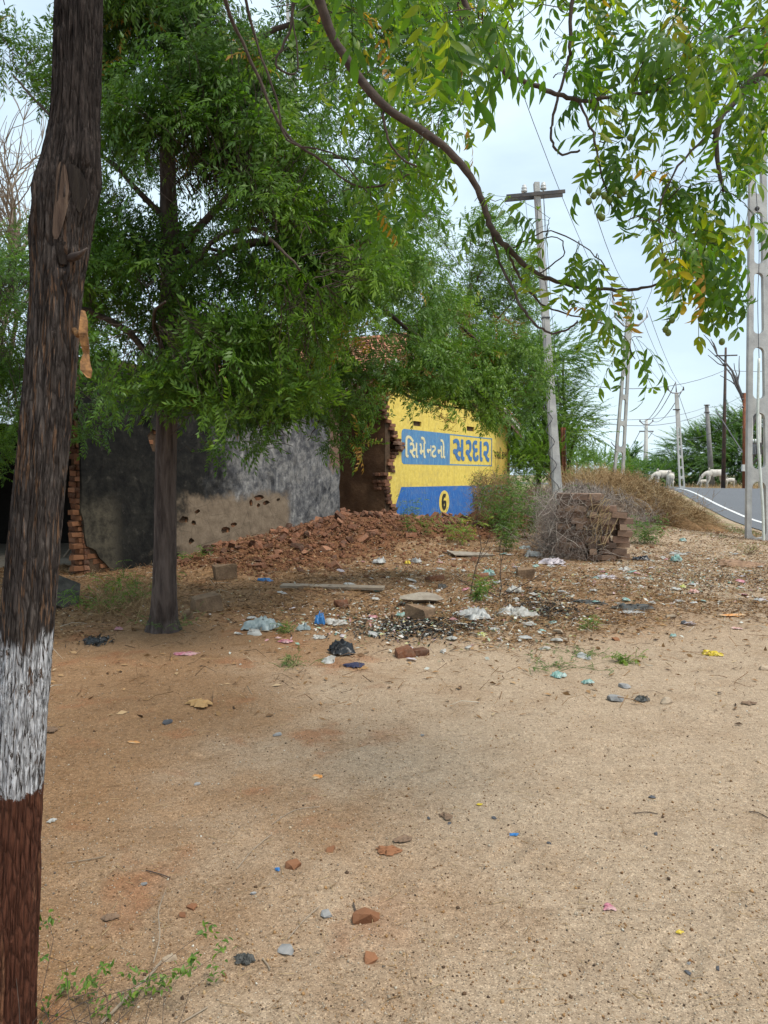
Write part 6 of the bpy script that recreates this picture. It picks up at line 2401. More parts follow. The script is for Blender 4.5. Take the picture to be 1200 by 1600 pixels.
twig_cloud('thorn_brush', p, rt_.normal(0, .35, p.shape) + [-.5, 0, -1.0], .55, .006, M['straw'], 'pale curved stems hanging over the front of the brick stack', rt_, sag=.25, tb=(.6, 1))
for k in range(16):
    a_k = rt_.uniform(0, 6.28)
    burst(sh_c.x + cos(a_k) * rt_.uniform(0, 1.3), 19.2 + sin(a_k) * rt_.uniform(0, 1.0), rt_.uniform(.7, 1.15), 34, M['straw'], 'loose bundle of cut stalks on the straw heap', r_=.007)
# mixed scrub between wall and pole
_, hv4 = mound_obj('scrub_core', 'dark base of the scrub beside the yellow wall', (4.2, 21.3), 1.9, 2.0, .7, M['heap_core'], 15)
p = surf_pts(hv4, 2600, rt_)
twig_cloud('dry_scrub', p, rt_.normal(0, 1, p.shape) + [0, 0, .5], .6, .0065, M['dry'], 'brown and green scrub between the yellow wall and the pole', rt_, sag=.2)
p = Pv(rt_.uniform(740, 800, 1500), rt_.uniform(745, 850, 1500), rt_.uniform(17.0, 20.0, 1500))
p = p[p[:, 2] > gh(p[:, 0], p[:, 1])]
twig_cloud('dry_scrub', p, rt_.normal(0, 1, p.shape) + [-.2, 0, .2], .45, .006, M['straw'], 'rust-brown dry bracken leaning on the right of the blue band', rt_, sag=.25, tb=(.1, .6))
# reddish dry top near leaning pole
p = Pv(rt_.triangular(930, 960, 1012, 1500), rt_.uniform(742, 778, 1500), rt_.uniform(20, 24, 1500))
twig_cloud('dry_scrub', p, rt_.normal(0, 1, p.shape) + [0, 0, .6], .5, .007, M['straw'], 'russet dry weeds on top of the heap below the leaning pole', rt_, tb=(.15, .7))
p = Pv(rt_.uniform(860, 950, 1500), rt_.uniform(738, 765, 1500), rt_.uniform(25, 29, 1500))
twig_cloud('dry_grass', p, rt_.normal(0, .5, p.shape) + [0, 0, 1.], .6, .009, M['straw'], 'golden dry grass behind the brush pile', rt_, tb=(.4, 1))
for x, y in ((40, 940), (140, 928)):
    pass
p = Gv(rt_.uniform(150, 250, 420), rt_.uniform(915, 975, 420))
twig_cloud('dry_scrub', p + [0, 0, .12], rt_.normal(0, 1, p.shape) + [0, 0, .5], .28, .003, M['straw'], 'dry reddish weeds at the foot of the dark wall', rt_, tb=(.0, .8))

leafy = [compound_leaf(700 + i, L=.16, n=5, lL=.035, lW=.017, droop=.5) for i in range(4)]


def weed(name, label, base, h, n, spread, mat, seed, tm=.5, leafs=14, ls=1.0, group=None, sr=.003, tmpl=None):
    """upright weed: stems + small leaves"""
    r = np.random.default_rng(seed)
    root = empty(name, base, 0, label, 'plant', group)
    b = np.array(tuple(base)) + r.normal(0, spread * .25, (n, 3)) * [1, 1, 0]
    d = r.normal(0, 1, (n, 3)) * [spread, spread, 0] + [0, 0, h]
    d *= r.uniform(.6, 1.1, (n, 1))
    V, F, own = twig_mesh(b - [0, 0, .02], b + d, sr, .0, r, 4)
    world_child(link('stems', mesh_np('stems', V, F, M['grass'] if tm < .75 else M['dry'], np.full(len(own), .3))), root)
    k = r.integers(0, n, n * leafs)
    s = r.uniform(.15, 1.05, n * leafs)[:, None]
    pos = b[k] + d[k] * s
    ld_ = r.normal(0, 1, pos.shape) * [1, 1, .4] + [0, 0, .35]
    V, F, own = scatter(tmpl or leafy, pos, ld_, r.uniform(.5, 1.1, len(pos)) * ls, r.normal(0, .3, pos.shape) + [0, 0, 1.], r)
    t = np.clip(r.normal(tm, .2, len(pos)), 0, 1)[own]
    o_ = world_child(link('leaves', mesh_np('leaves', V, F, mat, t)), root)
    o_['kind'] = 'stuff'
    return root


sm = [(np.array([(0, 0, 0), (.012, .02, .004), (0, .045, 0), (-.012, .02, .004)]), np.array([(0, 1, 2, 3)])) for _ in range(2)]
W = [
    ('green weed growing against the left of the blue painted band', (640, 838), .85, 9, .22, 'leafC', .35, 12, .9),
    ('thin green weed in front of the blue band below the number', (672, 840), .5, 6, .2, 'leafC', .4, 10, .9),
    ('yellow-green broadleaf weed at the right end of the blue band', (715, 848), .5, 12, .3, 'leafC', .75, 12, 1.2),
    ('tall grey-green bush beside the lower right of the yellow wall', (768, 850), 1.15, 26, .42, 'leafC', .15, 18, 1.0),
    ('green creeper climbing beside the right corner of the yellow wall', (800, 800), 1.5, 24, .5, 'leafC', .3, 18, 1.3),
    ('tall green weeds standing in the dry scrub left of the concrete pole', (815, 842), 1.1, 26, .5, 'leafC', .2, 16, 1.1),
    ('green stems pushing through the top of the brush pile', (905, 835), .9, 14, .5, 'leafC', .3, 12, 1.0),
    ('bushy green shrub hiding the right end of the yellow wall base', (785, 832), 1.25, 30, .5, 'leafC', .3, 20, 1.2),
    ('dense low green bush left of the concrete pole', (790, 862), .6, 16, .3, 'leafC', .25, 14, 1.0),
    ('dark green thorny weed at the edge of the burnt litter', (745, 938), .28, 12, .16, 'leafB', .6, 12, .7),
    ('green weeds between the brick stack and the straw heap', (1012, 850), .55, 20, .4, 'leafC', .2, 14, 1.1),
    ('green weeds low in front of the dark wall left of the neem trunk', (165, 955), .25, 18, .3, 'leafC', .45, 10, .7),
    ('small green shoots at the foot of the bare brick corner', (205, 940), .35, 14, .3, 'leafB', .6, 10, .8),
    ('grass tuft growing at the base of the neem trunk', (262, 985), .16, 16, .18, 'grass', .35, 6, .5),
    ('small green sprig beside the pale plastic bag', (445, 988), .12, 8, .12, 'leafC', .4, 8, .5),
    ('tiny green seedling in the open sandy ground right of the ashes', (925, 985), .14, 6, .08, 'leafC', .5, 8, .6),
    ('low green seedling patch left of the two seedlings', (915, 1025), .05, 10, .15, 'grass', .3, 6, .5),
    ('low green seedling with broad leaves on bare ground', (972, 1035), .06, 8, .12, 'leafC', .6, 8, .6),
    ('faint green patch of tiny weeds near the torn teal wrapper', (870, 1045), .05, 10, .2, 'grass', .4, 6, .5),
    ('small tuft of grass left of the black bag', (455, 1040), .07, 10, .14, 'grass', .4, 6, .5),
    ('scrubby green tuft at the foot of the mouldy wall', (300, 880), .25, 12, .25, 'leafC', .4, 8, .7),
    ('dry brown tuft at the foot of the near lattice pole', (1172, 866), .25, 30, .3, 'grass', .95, 4, .5),
]
for i, (lab, px_, h_, n_, sp__, mt, tmn, lf_, ls_) in enumerate(W):
    b_ = G(*px_)
    if i in (3, 4): b_ = P(px_[0], 742 + (px_[1] - 742), 19 if i == 3 else 23.5); b_.z = ghf(b_.x, b_.y)
    weed('weed', lab, b_, h_, n_, sp__, M[mt], 500 + i, tmn, lf_, ls_)
# foreground sprawling weed at the lower left
fw = []
rw = np.random.default_rng(17)
for k, (x, y) in enumerate([(20, 1560), (60, 1490), (100, 1560), (140, 1530), (165, 1515), (200, 1560), (205, 1520), (250, 1570), (262, 1555), (285, 1520), (320, 1455), (348, 1485), (302, 1500), (330, 1530), (110, 1590), (70, 1600), (140, 1580), (240, 1595), (12, 1485), (75, 1440), (160, 1600), (215, 1590)]):
    pos = P(x, y, 2.15 + rw.uniform(-.1, .05))
    pos.z = max(pos.z, ghf(pos.x, pos.y) + .03)
    fw.append(tuple(pos))
fw = np.array(fw)
root = empty('sprawling_weed', (-.75, 1.9, 0), 0, 'low sprawling weed with small glossy green leaf tufts beside the painted trunk', 'plant')
ctr = np.array([[-.95, 1.95, .0], [-.60, 1.75, .0], [-.8, 1.7, 0]])[rw.integers(0, 3, len(fw))]
V, F, _ = twig_mesh(ctr, fw, .0016, .06, rw, 5)
world_child(link('stems', mesh_np('stems', V, F, M['twig'])), root)['kind'] = 'stuff'
pos = np.repeat(fw, 16, 0) + rw.normal(0, .012, (len(fw) * 16, 3))
lf1 = [leaflet(.02, .009, True, .2)]
V, F, own = scatter(lf1, pos, rw.normal(0, 1, pos.shape) + [0, 0, .6], rw.uniform(.7, 1.2, len(pos)), rw.normal(0, .5, pos.shape) + [0, 0, 1.], rw)
world_child(link('leaves', mesh_np('leaves', V, F, M['leafC'], np.clip(rw.normal(.3, .2, len(pos)), 0, 1)[own])), root)['kind'] = 'stuff'

# ------------------------------------------------------------------ ground cover (stuff)
def gpts(x0, x1, y0, y1, n_, rng, dens_fn=None):
    x = rng.uniform(x0, x1, n_); y = rng.uniform(y0, y1, n_)
    if dens_fn is not None:
        k = rng.random(n_) < dens_fn(x, y); x, y = x[k], y[k]
    return np.column_stack([x, y, gh(x, y)])


def fan(n_, d0, d1, rng, u0=-.62, u1=.62, pw=1.0):
    y = d0 * (d1 / d0) ** (rng.random(n_) ** pw)
    x = rng.uniform(u0, u1, n_) * y
    return x, y


rg = np.random.default_rng(33)


def notroad(x, y):
    rx = np.interp(y, ROAD_Y, ROAD_X)
    return (x < rx - .15) | (x > rx + ROADW + .2)


x, y = fan(34000, 1.7, 14, rg)
k = notroad(x, y)
x, y = x[k], y[k]
s = rg.uniform(.0012, .0034, len(x)) * np.where(rg.random(len(x)) < .05, 2.2, 1)
V, F, own = scatter(octs, np.column_stack([x, y, gh(x, y) + s * .3]), rg.normal(0, 1, (len(x), 3)), s, None, rg)
tag(link('gravel', mesh_np('gravel', V, F, M['pebble'], rg.random(len(x))[own])), 'fine sandy grit scattered over the bare ground', None, None, 'stuff')


x, y = fan(9000, 1.8, 7.5, rg)
s = rg.uniform(.0022, .006, len(x)) * np.where(rg.random(len(x)) < .05, 1.8, 1)
V, F, own = scatter(octs, np.column_stack([x, y, gh(x, y) + s * .2]), rg.normal(0, 1, (len(x), 3)), s, None, rg)
tag(link('soil_crumbs', mesh_np('soil_crumbs', V, F, M['litter'], np.clip(rg.random(len(x)) * .95, 0, 1)[own])), 'small dark and pale soil crumbs strewn over the clearing', None, None, 'stuff')


def stripf(x, y):
    a = sstep(6.6, 8.2, y + .5 * np.sin(x * 1.3)) * (1 - sstep(18, 24, y))
    b = np.clip(.18 + .82 * fbm(x * .9, y * .9, 0, 3, 12) * 1.3 - .15, 0, 1)
    return np.clip(a * b * 1.2, 0, 1) + .03


# dry leaf and stalk litter over the strip
x, y = fan(150000, 4.5, 24, rg, pw=.7)
k = (rg.random(len(x)) < stripf(x, y)) & notroad(x, y)
x, y = x[k], y[k]
hl = [(np.array([(0, -.5, 0), (.22, 0, .08), (0, .5, .02), (-.22, 0, .10)]), np.array([(0, 1, 2, 3)])), (np.array([(0, -.5, 0), (.10, 0, .05), (0, .5, .1), (-.10, 0, .02)]), np.array([(0, 1, 2, 3)]))]
hh = gh(x, y) + .008 + np.where(rub_h(x, y) > .02, rub_h(x, y), 0)
d = rg.normal(0, 1, (len(x), 3)) * [1, 1, .25]
V, F, own = scatter(hl, np.column_stack([x, y, hh]), d, rg.uniform(.02, .075, len(x)), rg.normal(0, .45, (len(x), 3)) + [0, 0, 1.], rg)
tag(link('leaf_litter', mesh_np('leaf_litter', V, F, M['litter'], np.clip(rg.normal(.5, .25, len(x)), 0, .93)[own])), 'dry leaves and chaff over the rubbish strip', None, None, 'stuff')
x, y = fan(52000, 4.8, 23, rg, pw=.7)
k = (rg.random(len(x)) < stripf(x, y)) & notroad(x, y)
x, y = x[k], y[k]
hh = gh(x, y) + .02 + rub_h(x, y)
twig_cloud('dry_stalks', np.column_stack([x, y, hh]), rg.normal(0, 1, (len(x), 3)) * [1, 1, .22], .20, .0030, M['litter'], 'broken dry stalks lying over the strip before the wall', rg, seg=2)
x, y = fan(1300, 1.8, 7.0, rg)
twig_cloud('dry_stalks', np.column_stack([x, y, gh(x, y) + .006]), rg.normal(0, 1, (len(x), 3)) * [1, 1, .03], .06, .0011, M['straw'], 'short broken stalks on the sandy foreground', rg, seg=2, sag=.04)
# fine paper and plastic crumbs
x, y = fan(6500, 6.3, 20, rg, pw=.7)
k = (rg.random(len(x)) < (.25 + .75 * sstep(-1.5, 1.5, x)) * stripf(x, y) * 1.3) & notroad(x, y)
x, y = x[k], y[k]
V, F, own = scatter(hl[:1], np.column_stack([x, y, gh(x, y) + .02 + rub_h(x, y)]), rg.normal(0, 1, (len(x), 3)) * [1, 1, .2], rg.uniform(.015, .055, len(x)), rg.normal(0, .4, (len(x), 3)) + [0, 0, 1.], rg)
tag(link('litter_scraps', mesh_np('litter_scraps', V, F, M['scrap_white'], rg.random(len(x))[own])), 'countless tiny scraps of paper and plastic through the strip', None, None, 'stuff')
xx_, yy_ = [], []
for cx_, cy_, sx_, sy__, n_ in ((620, 975, 110, 22, 900), (800, 945, 80, 28, 900), (1050, 900, 110, 20, 1500), (840, 880, 90, 16, 600), (700, 890, 60, 22, 350)):
    xx_.append(rg.normal(cx_, sx_, n_)); yy_.append(np.clip(rg.normal(cy_, sy__, n_), 850, 1080))
q = Gv(np.concatenate(xx_), np.concatenate(yy_)); q = q[notroad(q[:, 0], q[:, 1])]; q[:, 2] += .015
V, F, own = scatter(hl[:1], q, rg.normal(0, 1, q.shape) * [1, 1, .3], rg.uniform(.015, .07, len(q)) * rg.uniform(.5, 1.2, len(q)), rg.normal(0, .5, q.shape) + [0, 0, 1.], rg)
tag(link('litter_scraps', mesh_np('litter_scraps', V, F, M['scrap_white'], rg.random(len(q))[own])), 'dense tiny torn scraps around the burnt patches and by the stack', None, None, 'stuff')
# burnt patches
q = np.concatenate([Gv(rg.normal(cx_, sx_, n_), rg.normal(cy_, sy__, n_)) for cx_, cy_, sx_, sy__, n_ in ((640, 982, 46, 10, 1700), (700, 975, 34, 8, 1000), (850, 955, 34, 10, 1700), (820, 935, 36, 12, 700), (1130, 905, 55, 12, 700), (600, 960, 60, 20, 400), (152, 1003, 10, 4, 160))])
q[:, 2] += .012
V, F, own = scatter(hl[:1] + octs[:2] if False else hl[:1], q, rg.normal(0, 1, q.shape) * [1, 1, .4], rg.uniform(.015, .06, len(q)), rg.normal(0, .5, q.shape) + [0, 0, 1.], rg)
tag(link('ash', mesh_np('ash', V, F, M['ash'], rg.random(len(q))[own])), 'black ash and charred flakes of burnt rubbish', None, None, 'stuff')
# verge grass
x = rg.uniform(3.5, 18, 60000); y = rg.uniform(16.5, 46, 60000)
k = notroad(x, y) & (rg.random(len(x)) < sstep(.42, .56, fbm(x * .8, y * .8, 0, 3, 40))) & (x < np.interp(y, ROAD_Y, ROAD_X) - .3)
x, y = x[k], y[k]
p = np.column_stack([x, y, gh(x, y)])
V, F, own = twig_mesh(p, p + rg.normal(0, .03, p.shape) + np.column_stack([0 * x, 0 * x, rg.uniform(.03, .10, len(x))]), .004, 0, rg, 1, .2)
tag(link('verge_grass', mesh_np('verge_grass', V, F, M['grass'], np.clip(rg.normal(.4, .25, len(x)), 0, 1)[own])), 'sparse short grass on the road verge', None, None, 'stuff')
# rough scrub and stones beyond the road
x = rg.uniform(24, 60, 9000); y = rg.uniform(50, 80, 9000)
k = notroad(x, y)
p = np.column_stack([x, y, gh(x, y)])[k]
V, F, own = twig_mesh(p, p + rg.normal(0, .1, p.shape) + np.column_stack([0 * p[:, 0], 0 * p[:, 0], rg.uniform(.1, .4, len(p))]), .02, 0, rg, 1, .2)
tag(link('far_dry_grass', mesh_np('far_dry_grass', V, F, M['straw'], rg.random(len(p))[own])), 'tawny dry grass along the far side of the road', None, None, 'stuff')


# ------------------------------------------------------------------ litter one by one
def crumple(seed, w, d, h, n=15, ragged=.5):
    h = h * .95
    """crumpled sheet lying on the ground, folded and peaked"""
    r = np.random.default_rng(seed)
    u = np.linspace(-1, 1, n)
    Ux, Uy = np.meshgrid(u, u)
    rad = np.maximum(np.abs(Ux), np.abs(Uy))
    ang = np.arctan2(Uy, Ux)
    wob = 1 + ragged * (vn(np.cos(ang) * 2 + seed, np.sin(ang) * 2, 0, seed) - .5) * 2 + ragged * .5 * (vn(np.cos(ang) * 6, np.sin(ang) * 6 + seed, 0, seed + 1) - .5)
    x = Ux * w / 2 * wob * (1 - .25 * (np.abs(Uy) ** 2)); y = Uy * d / 2 * wob * (1 - .25 * (np.abs(Ux) ** 2))
    f = fbm(Ux * 1.6 + seed, Uy * 1.6, 0, 3, seed)
    rd = 1 - np.abs(2 * fbm(Ux * 2.3, Uy * 2.3 + seed, 0, 2, seed + 5) - 1) * 2.2
    z_ = h * (.55 * f + .45 * np.clip(rd, 0, 1)) * np.clip(1.25 - rad ** 2, .15, 1)
    z_ = z_ + h * .35 * np.abs(fbm(Ux * 5 + seed, Uy * 5, 0, 2, seed + 9) - .5) * 2 * (rad < .95)
    x = x + r.normal(0, w * .022, x.shape); y = y + r.normal(0, d * .03, y.shape)
    V = np.stack([x, y, z_], -1).reshape(-1, 3)
    i_ = np.arange(n - 1)[:, None] * n + np.arange(n - 1)[None]
    F = np.stack([i_, i_ + 1, i_ + n + 1, i_ + n], -1).reshape(-1, 4)
    return V, F


def item(name, label, cat, px, wpx, ratio, h, mat, seed, rot=None, mesh=None, z=.004):
    p = G(*px)
    sc_ = p.y / 1200.0
    w = wpx * sc_
    if mesh is None:
        V, F = crumple(seed, w, w * ratio, h)
        me = mesh_np(name, V, F, M[mat])
        if mat in ('pl_pale', 'pl_black', 'pl_white'): me.polygons.foreach_set('use_smooth', np.ones(len(me.polygons), bool))
    else:
        me = mesh
    o_ = link(name, me, loc=(p.x, p.y, p.z + z), rot=(0, 0, rot if rot is not None else random.Random(seed).uniform(-.6, .6)))
    tag(o_, label, cat, None, 'thing')
    return o_


ITEMS = [
    ('plastic_bag', 'pale translucent blue plastic bag puffed up in front of the neem trunk', 'plastic bag', (410, 984), 52, .75, .15, 'pl_pale'),
    ('plastic_bag', 'crumpled black plastic bag nearest to the bare sandy ground', 'plastic bag', (533, 1020), 42, .9, .12, 'pl_black'),
    ('rag', 'flat dark navy cloth just below the black bag', 'rag', (554, 1041), 34, .9, .03, 'pl_navy'),
    ('wrapper', 'bright blue wrapper lying left of the wooden plank', 'wrapper', (414, 909), 22, .8, .06, 'pl_blue'),
    ('packet', 'blue snack packet standing between two pale bags', 'packet', (500, 978), 16, .6, .17, 'pl_blue'),
    ('plastic_bag', 'small clear plastic bag right of the blue packet', 'plastic bag', (523, 976), 34, .8, .07, 'pl_white'),
    ('plastic_bag', 'small crumpled bluish bag left of the blue packet', 'plastic bag', (474, 985), 18, .8, .08, 'pl_pale'),
    ('paper', 'white square of paper below the blue packet', 'paper', (498, 998), 18, 1.0, .03, 'pl_white'),
    ('wrapper', 'pink wrapper scrap left of the white paper square', 'wrapper', (446, 1004), 22, .6, .03, 'pl_pink'),
    ('wrapper', 'magenta strips of wrapper at the foot of the neem trunk', 'wrapper', (290, 1023), 40, .5, .03, 'pl_pink'),
    ('wrapper', 'small pink wrapper beside the sooty scrap at left', 'wrapper', (185, 985), 13, .8, .04, 'pl_pink'),
    ('charred_rag', 'charred black rag on the sand left of the neem trunk', 'rag', (149, 1004), 42, .8, .05, 'pl_black'),
    ('card_strip', 'salmon pink card strip in front of the concrete chunk', 'card', (606, 961), 20, .5, .02, 'pl_salmon'),
    ('card_strip', 'small salmon card scrap left of the pink card strip', 'card', (584, 972), 17, .5, .02, 'pl_salmon'),
    ('plastic_sheet', 'crumpled clear plastic sheet beside the burnt patch', 'plastic sheet', (742, 966), 52, .8, .12, 'pl_grey'),
    ('plastic_sheet', 'pale grey plastic sheet tilted at the head of the right burnt patch', 'plastic sheet', (806, 962), 42, 1.2, .12, 'pl_white'),
    ('plastic_sheet', 'white film lying on black ash to the right of the tilted sheet', 'plastic sheet', (829, 965), 30, 1.0, .06, 'pl_white'),
    ('packet', 'lime and white packet at the near edge of the burnt patch', 'packet', (753, 993), 20, .8, .04, 'pl_lime'),
    ('packet', 'cream packet right of the lime packet', 'packet', (774, 985), 14, .8, .03, 'pl_white'),
    ('wrapper', 'pink paper just left of the crumpled clear sheet', 'wrapper', (707, 970), 16, .6, .03, 'pl_pink'),
    ('wrapper', 'teal plastic bag caught on the twigs of the small thorn bush', 'wrapper', (764, 900), 18, .8, .12, 'pl_teal'),
    ('plastic_bag', 'white bag with green edge among weeds right of the thorn bush', 'plastic bag', (803, 926), 24, .7, .10, 'pl_white'),
    ('wrapper', 'white puffed bag on top of the rubble toe', 'plastic bag', (594, 881), 18, .9, .12, 'pl_grey'),
    ('wrapper', 'grey puffed bag near the right toe of the rubble', 'plastic bag', (650, 880), 15, .9, .12, 'pl_grey'),
    ('wrapper', 'small yellow wrapper on the right toe of the rubble', 'wrapper', (637, 882), 9, .9, .08, 'pl_yellow'),
    ('plastic_bag', 'grey bag on bricks right of the plank', 'plastic bag', (690, 920), 16, .7, .08, 'pl_rubber'),
    ('plastic_bag', 'white bag left of the pole foot', 'plastic bag', (832, 870), 26, .7, .12, 'pl_white'),
    ('plastic_bag', 'lilac-white bag spread below the pole foot', 'plastic bag', (862, 882), 36, .8, .13, 'pl_lilac'),
    ('plastic_bag', 'small blue and white bag beside the scrub left of the pole', 'plastic bag', (822, 858), 16, .7, .08, 'pl_pale'),
    ('plastic_bag', 'white film hanging in the twigs at the pole foot', 'plastic bag', (872, 845), 24, .9, .22, 'pl_white'),
    ('plastic_bag', 'black plastic at the right foot of the brick stack', 'plastic bag', (1000, 876), 26, .8, .10, 'pl_black'),
    ('plastic_bag', 'small white bag in front of the brick stack', 'plastic bag', (976, 892), 16, .9, .08, 'pl_white'),
    ('bottle_bag', 'grey-green stuffed bag on the white litter right of the stack', 'plastic bag', (1056, 878), 15, .9, .16, 'pl_teal'),
    ('paper', 'white paper lying behind the grey-green stuffed bag', 'paper', (1058, 866), 30, .8, .04, 'pl_white'),
    ('wrapper', 'mint plastic scrap on the verge above the litter', 'wrapper', (1066, 846), 10, .9, .10, 'pl_teal'),
    ('plastic_bag', 'lilac crumpled bag in the middle of the open strip', 'plastic bag', (950, 905), 28, .8, .08, 'pl_lilac'),
    ('paper', 'long white paper streamer right of the lilac bag', 'paper', (990, 904), 42, .35, .03, 'pl_white'),
    ('sack', 'brown sacking heap near the foot of the right lattice pole', 'sack', (1155, 884), 72, .8, .12, 'sack'),
    ('wrapper', 'pink foam scrap on the open ground at right', 'wrapper', (1085, 927), 14, .8, .06, 'pl_salmon'),
    ('wrapper', 'lime yellow scrap near the pink foam', 'wrapper', (1068, 919), 8, .9, .05, 'pl_lime'),
    ('rag', 'flattened dark inner tube piece left of the slipper', 'rubber scrap', (922, 943), 42, .6, .05, 'pl_rubber'),
    ('slipper', 'worn dark rubber slipper sole on the open ground', 'slipper', (990, 952), 54, .9, .06, 'pl_rubber'),
    ('sole', 'pale strip of sole lying against the dark slipper', 'slipper sole', (985, 958), 34, .5, .03, 'pl_grey'),
    ('wrapper', 'bright yellow wrapper alone on the sand at right', 'wrapper', (1112, 1024), 34, .8, .05, 'pl_yellow'),
    ('wrapper', 'orange wrapper strip on the right of the open ground', 'wrapper', (1148, 962), 36, .5, .02, 'pl_orange'),
    ('wrapper', 'red-pink scrap right of the orange strip', 'wrapper', (1153, 984), 16, .6, .02, 'pl_salmon'),
    ('wrapper', 'teal scrap between the slipper and the yellow wrapper', 'wrapper', (1052, 995), 10, .6, .03, 'pl_teal'),
    ('wrapper', 'torn teal tissue on the sandy foreground', 'wrapper', (872, 1058), 22, .8, .05, 'pl_teal'),
    ('wrapper', 'green wrapper scrap right of the teal tissue', 'wrapper', (918, 1068), 24, .5, .03, 'pl_teal'),
    ('dead_leaf', 'curled tan dead leaf lying alone on the sand at left', 'dead leaf', (313, 1102), 36, .8, .04, 'leaf_tan'),
    ('wrapper', 'orange and blue wrapper on the sand left of centre', 'wrapper', (207, 1161), 19, .5, .01, 'pl_orange'),
    ('wrapper', 'orange and blue wrapper near the middle of the sand', 'wrapper', (494, 1216), 19, .8, .015, 'pl_orange'),
    ('wrapper', 'small blue candy wrapper by the red brick stain', 'wrapper', (434, 1361), 9, 1.0, .012, 'pl_blue'),
    ('wrapper', 'small blue wrapper in the centre foreground', 'wrapper', (802, 1305), 14, .6, .006, 'pl_blue'),
    ('wrapper', 'small pink and white wrapper in the right foreground', 'wrapper', (952, 1420), 22, .8, .008, 'pl_pink'),
    ('wrapper', 'white foil scrap at the foot of the painted trunk', 'wrapper', (81, 1284), 12, 1.0, .01, 'pl_white'),
    ('wrapper', 'yellow paper square in the centre foreground', 'wrapper', (750, 1258), 8, 1.0, .004, 'pl_yellow'),
    ('dead_leaf', 'yellow dead leaf on the right foreground sand', 'dead leaf', (1062, 1459), 12, .6, .01, 'pl_yellow'),
    ('bark_flake', 'dark curled bark flake in the lower left foreground', 'bark flake', (382, 1505), 34, .6, .03, 'pl_rubber'),
    ('bark_flake', 'brown bark flake in the left foreground', 'bark flake', (172, 1436), 22, .7, .02, 'bark_piece'),
    ('bark_flake', 'grey-brown bark flake above the pebbles in the centre', 'bark flake', (696, 1277), 24, .8, .02, 'bark_piece'),
    ('bark_flake', 'brown bark flake beside the rusty crumbs', 'bark flake', (632, 1313), 28, .7, .015, 'bark_piece'),
    ('dead_leaf', 'rusty crumpled leaf in the centre foreground', 'dead leaf', (606, 1332), 40, .7, .02, 'brick_orange'),
    ('bark_flake', 'dark flake at the right edge of the foreground', 'bark flake', (1170, 1100), 20, .8, .02, 'bark_piece'),
    ('bark_flake', 'dark curled flake near the grey slab on the sand', 'bark flake', (1003, 1095), 22, .8, .04, 'pl_rubber'),
    ('rag', 'brown soaked rag at the far left edge beside the trunk', 'rag', (78, 1143), 26, .8, .03, 'bark_piece'),
]
for i, (nm, lab, ct, px_, w_, ra, h_, mt) in enumerate(ITEMS):
    item(nm, lab, ct, px_, w_, ra, h_, mt, 600 + i)

# generic scraps that nothing tells apart: one group for each colour
rs = random.Random(77)
ANCH = [((533, 1020), 'the black plastic bag'), ((410, 984), 'the puffed pale blue bag'), ((500, 978), 'the blue snack packet'), ((520, 924), 'the wooden plank'), ((660, 944), 'the flat concrete chunk'),
        ((742, 966), 'the crumpled clear sheet'), ((829, 965), 'the white film on the ash'), ((753, 993), 'the lime packet'), ((764, 900), 'the bare thorn bush'), ((820, 905), 'the brown brick block'),
        ((862, 882), 'the lilac bag under the pole'), ((735, 868), 'the thin broken slab'), ((940, 878), 'the brick stack'), ((1000, 876), 'the black plastic by the stack'), ((1056, 878), 'the grey-green stuffed bag'),
        ((1155, 884), 'the brown sacking'), ((950, 905), 'the lilac bag in the open'), ((990, 904), 'the long white streamer'), ((922, 943), 'the dark rubber piece'), ((990, 952), 'the worn slipper'),
        ((1085, 927), 'the pink foam scrap'), ((1112, 1024), 'the yellow wrapper'), ((1148, 962), 'the orange strip'), ((1052, 995), 'the teal scrap'), ((925, 985), 'the tiny green seedling'),
        ((872, 1058), 'the torn teal tissue'), ((631, 1028), 'the two half bricks'), ((594, 881), 'the puffed bag on the rubble toe'), ((690, 920), 'the grey bag on the bricks'), ((320, 955), 'the tan block by the trunk')]
GEN = [('pl_white', 'white', 46), ('pl_grey', 'grey', 30), ('pl_teal', 'green-blue', 14), ('pl_lilac', 'lilac', 18), ('pl_pink', 'pink', 9)]
for mt, cname, n_ in GEN:
    mes = []
    for k in range(4):
        V, F = crumple(800 + k + len(mt), .10, .07, .025, 6)
        mes.append(mesh_np('scrap', V, F, M[mt]))
    taken = set()
    made = 0
    while made < n_:
        a = rs.random()
        if a < .5: px_ = (rs.uniform(680, 1195), rs.uniform(862, 945))
        elif a < .8: px_ = (rs.uniform(520, 900), rs.uniform(880, 1000))
        else: px_ = (rs.uniform(300, 1150), rs.uniform(880, 1040))
        g = G(*px_)
        if not notroad(np.array([g.x]), np.array([g.y]))[0]: continue
        (ax, ay), an = min(ANCH, key=lambda q_: (q_[0][0] - px_[0]) ** 2 + (2.2 * (q_[0][1] - px_[1])) ** 2)
        dx_, dy_ = px_[0] - ax, (px_[1] - ay) * 2.2
        side = ('to the right of' if dx_ > 0 else 'to the left of') if abs(dx_) > abs(dy_) else ('in front of' if dy_ > 0 else 'behind')
        key = (side, an)
        if key in taken: continue
        taken.add(key); made += 1
        sc_ = rs.uniform(.6, 1.5)
        o = link('scrap', rs.choice(mes), loc=(g.x, g.y, g.z + .012 + float(rub_h(g.x, g.y))), rot=(rs.uniform(-.3, .3), rs.uniform(-.3, .3), rs.uniform(0, 6)), scale=sc_)
        tag(o, '%s %s scrap %s %s' % ('small' if sc_ < 1.1 else 'larger', cname, side, an), 'litter scrap', cname + ' litter scraps', 'thing')

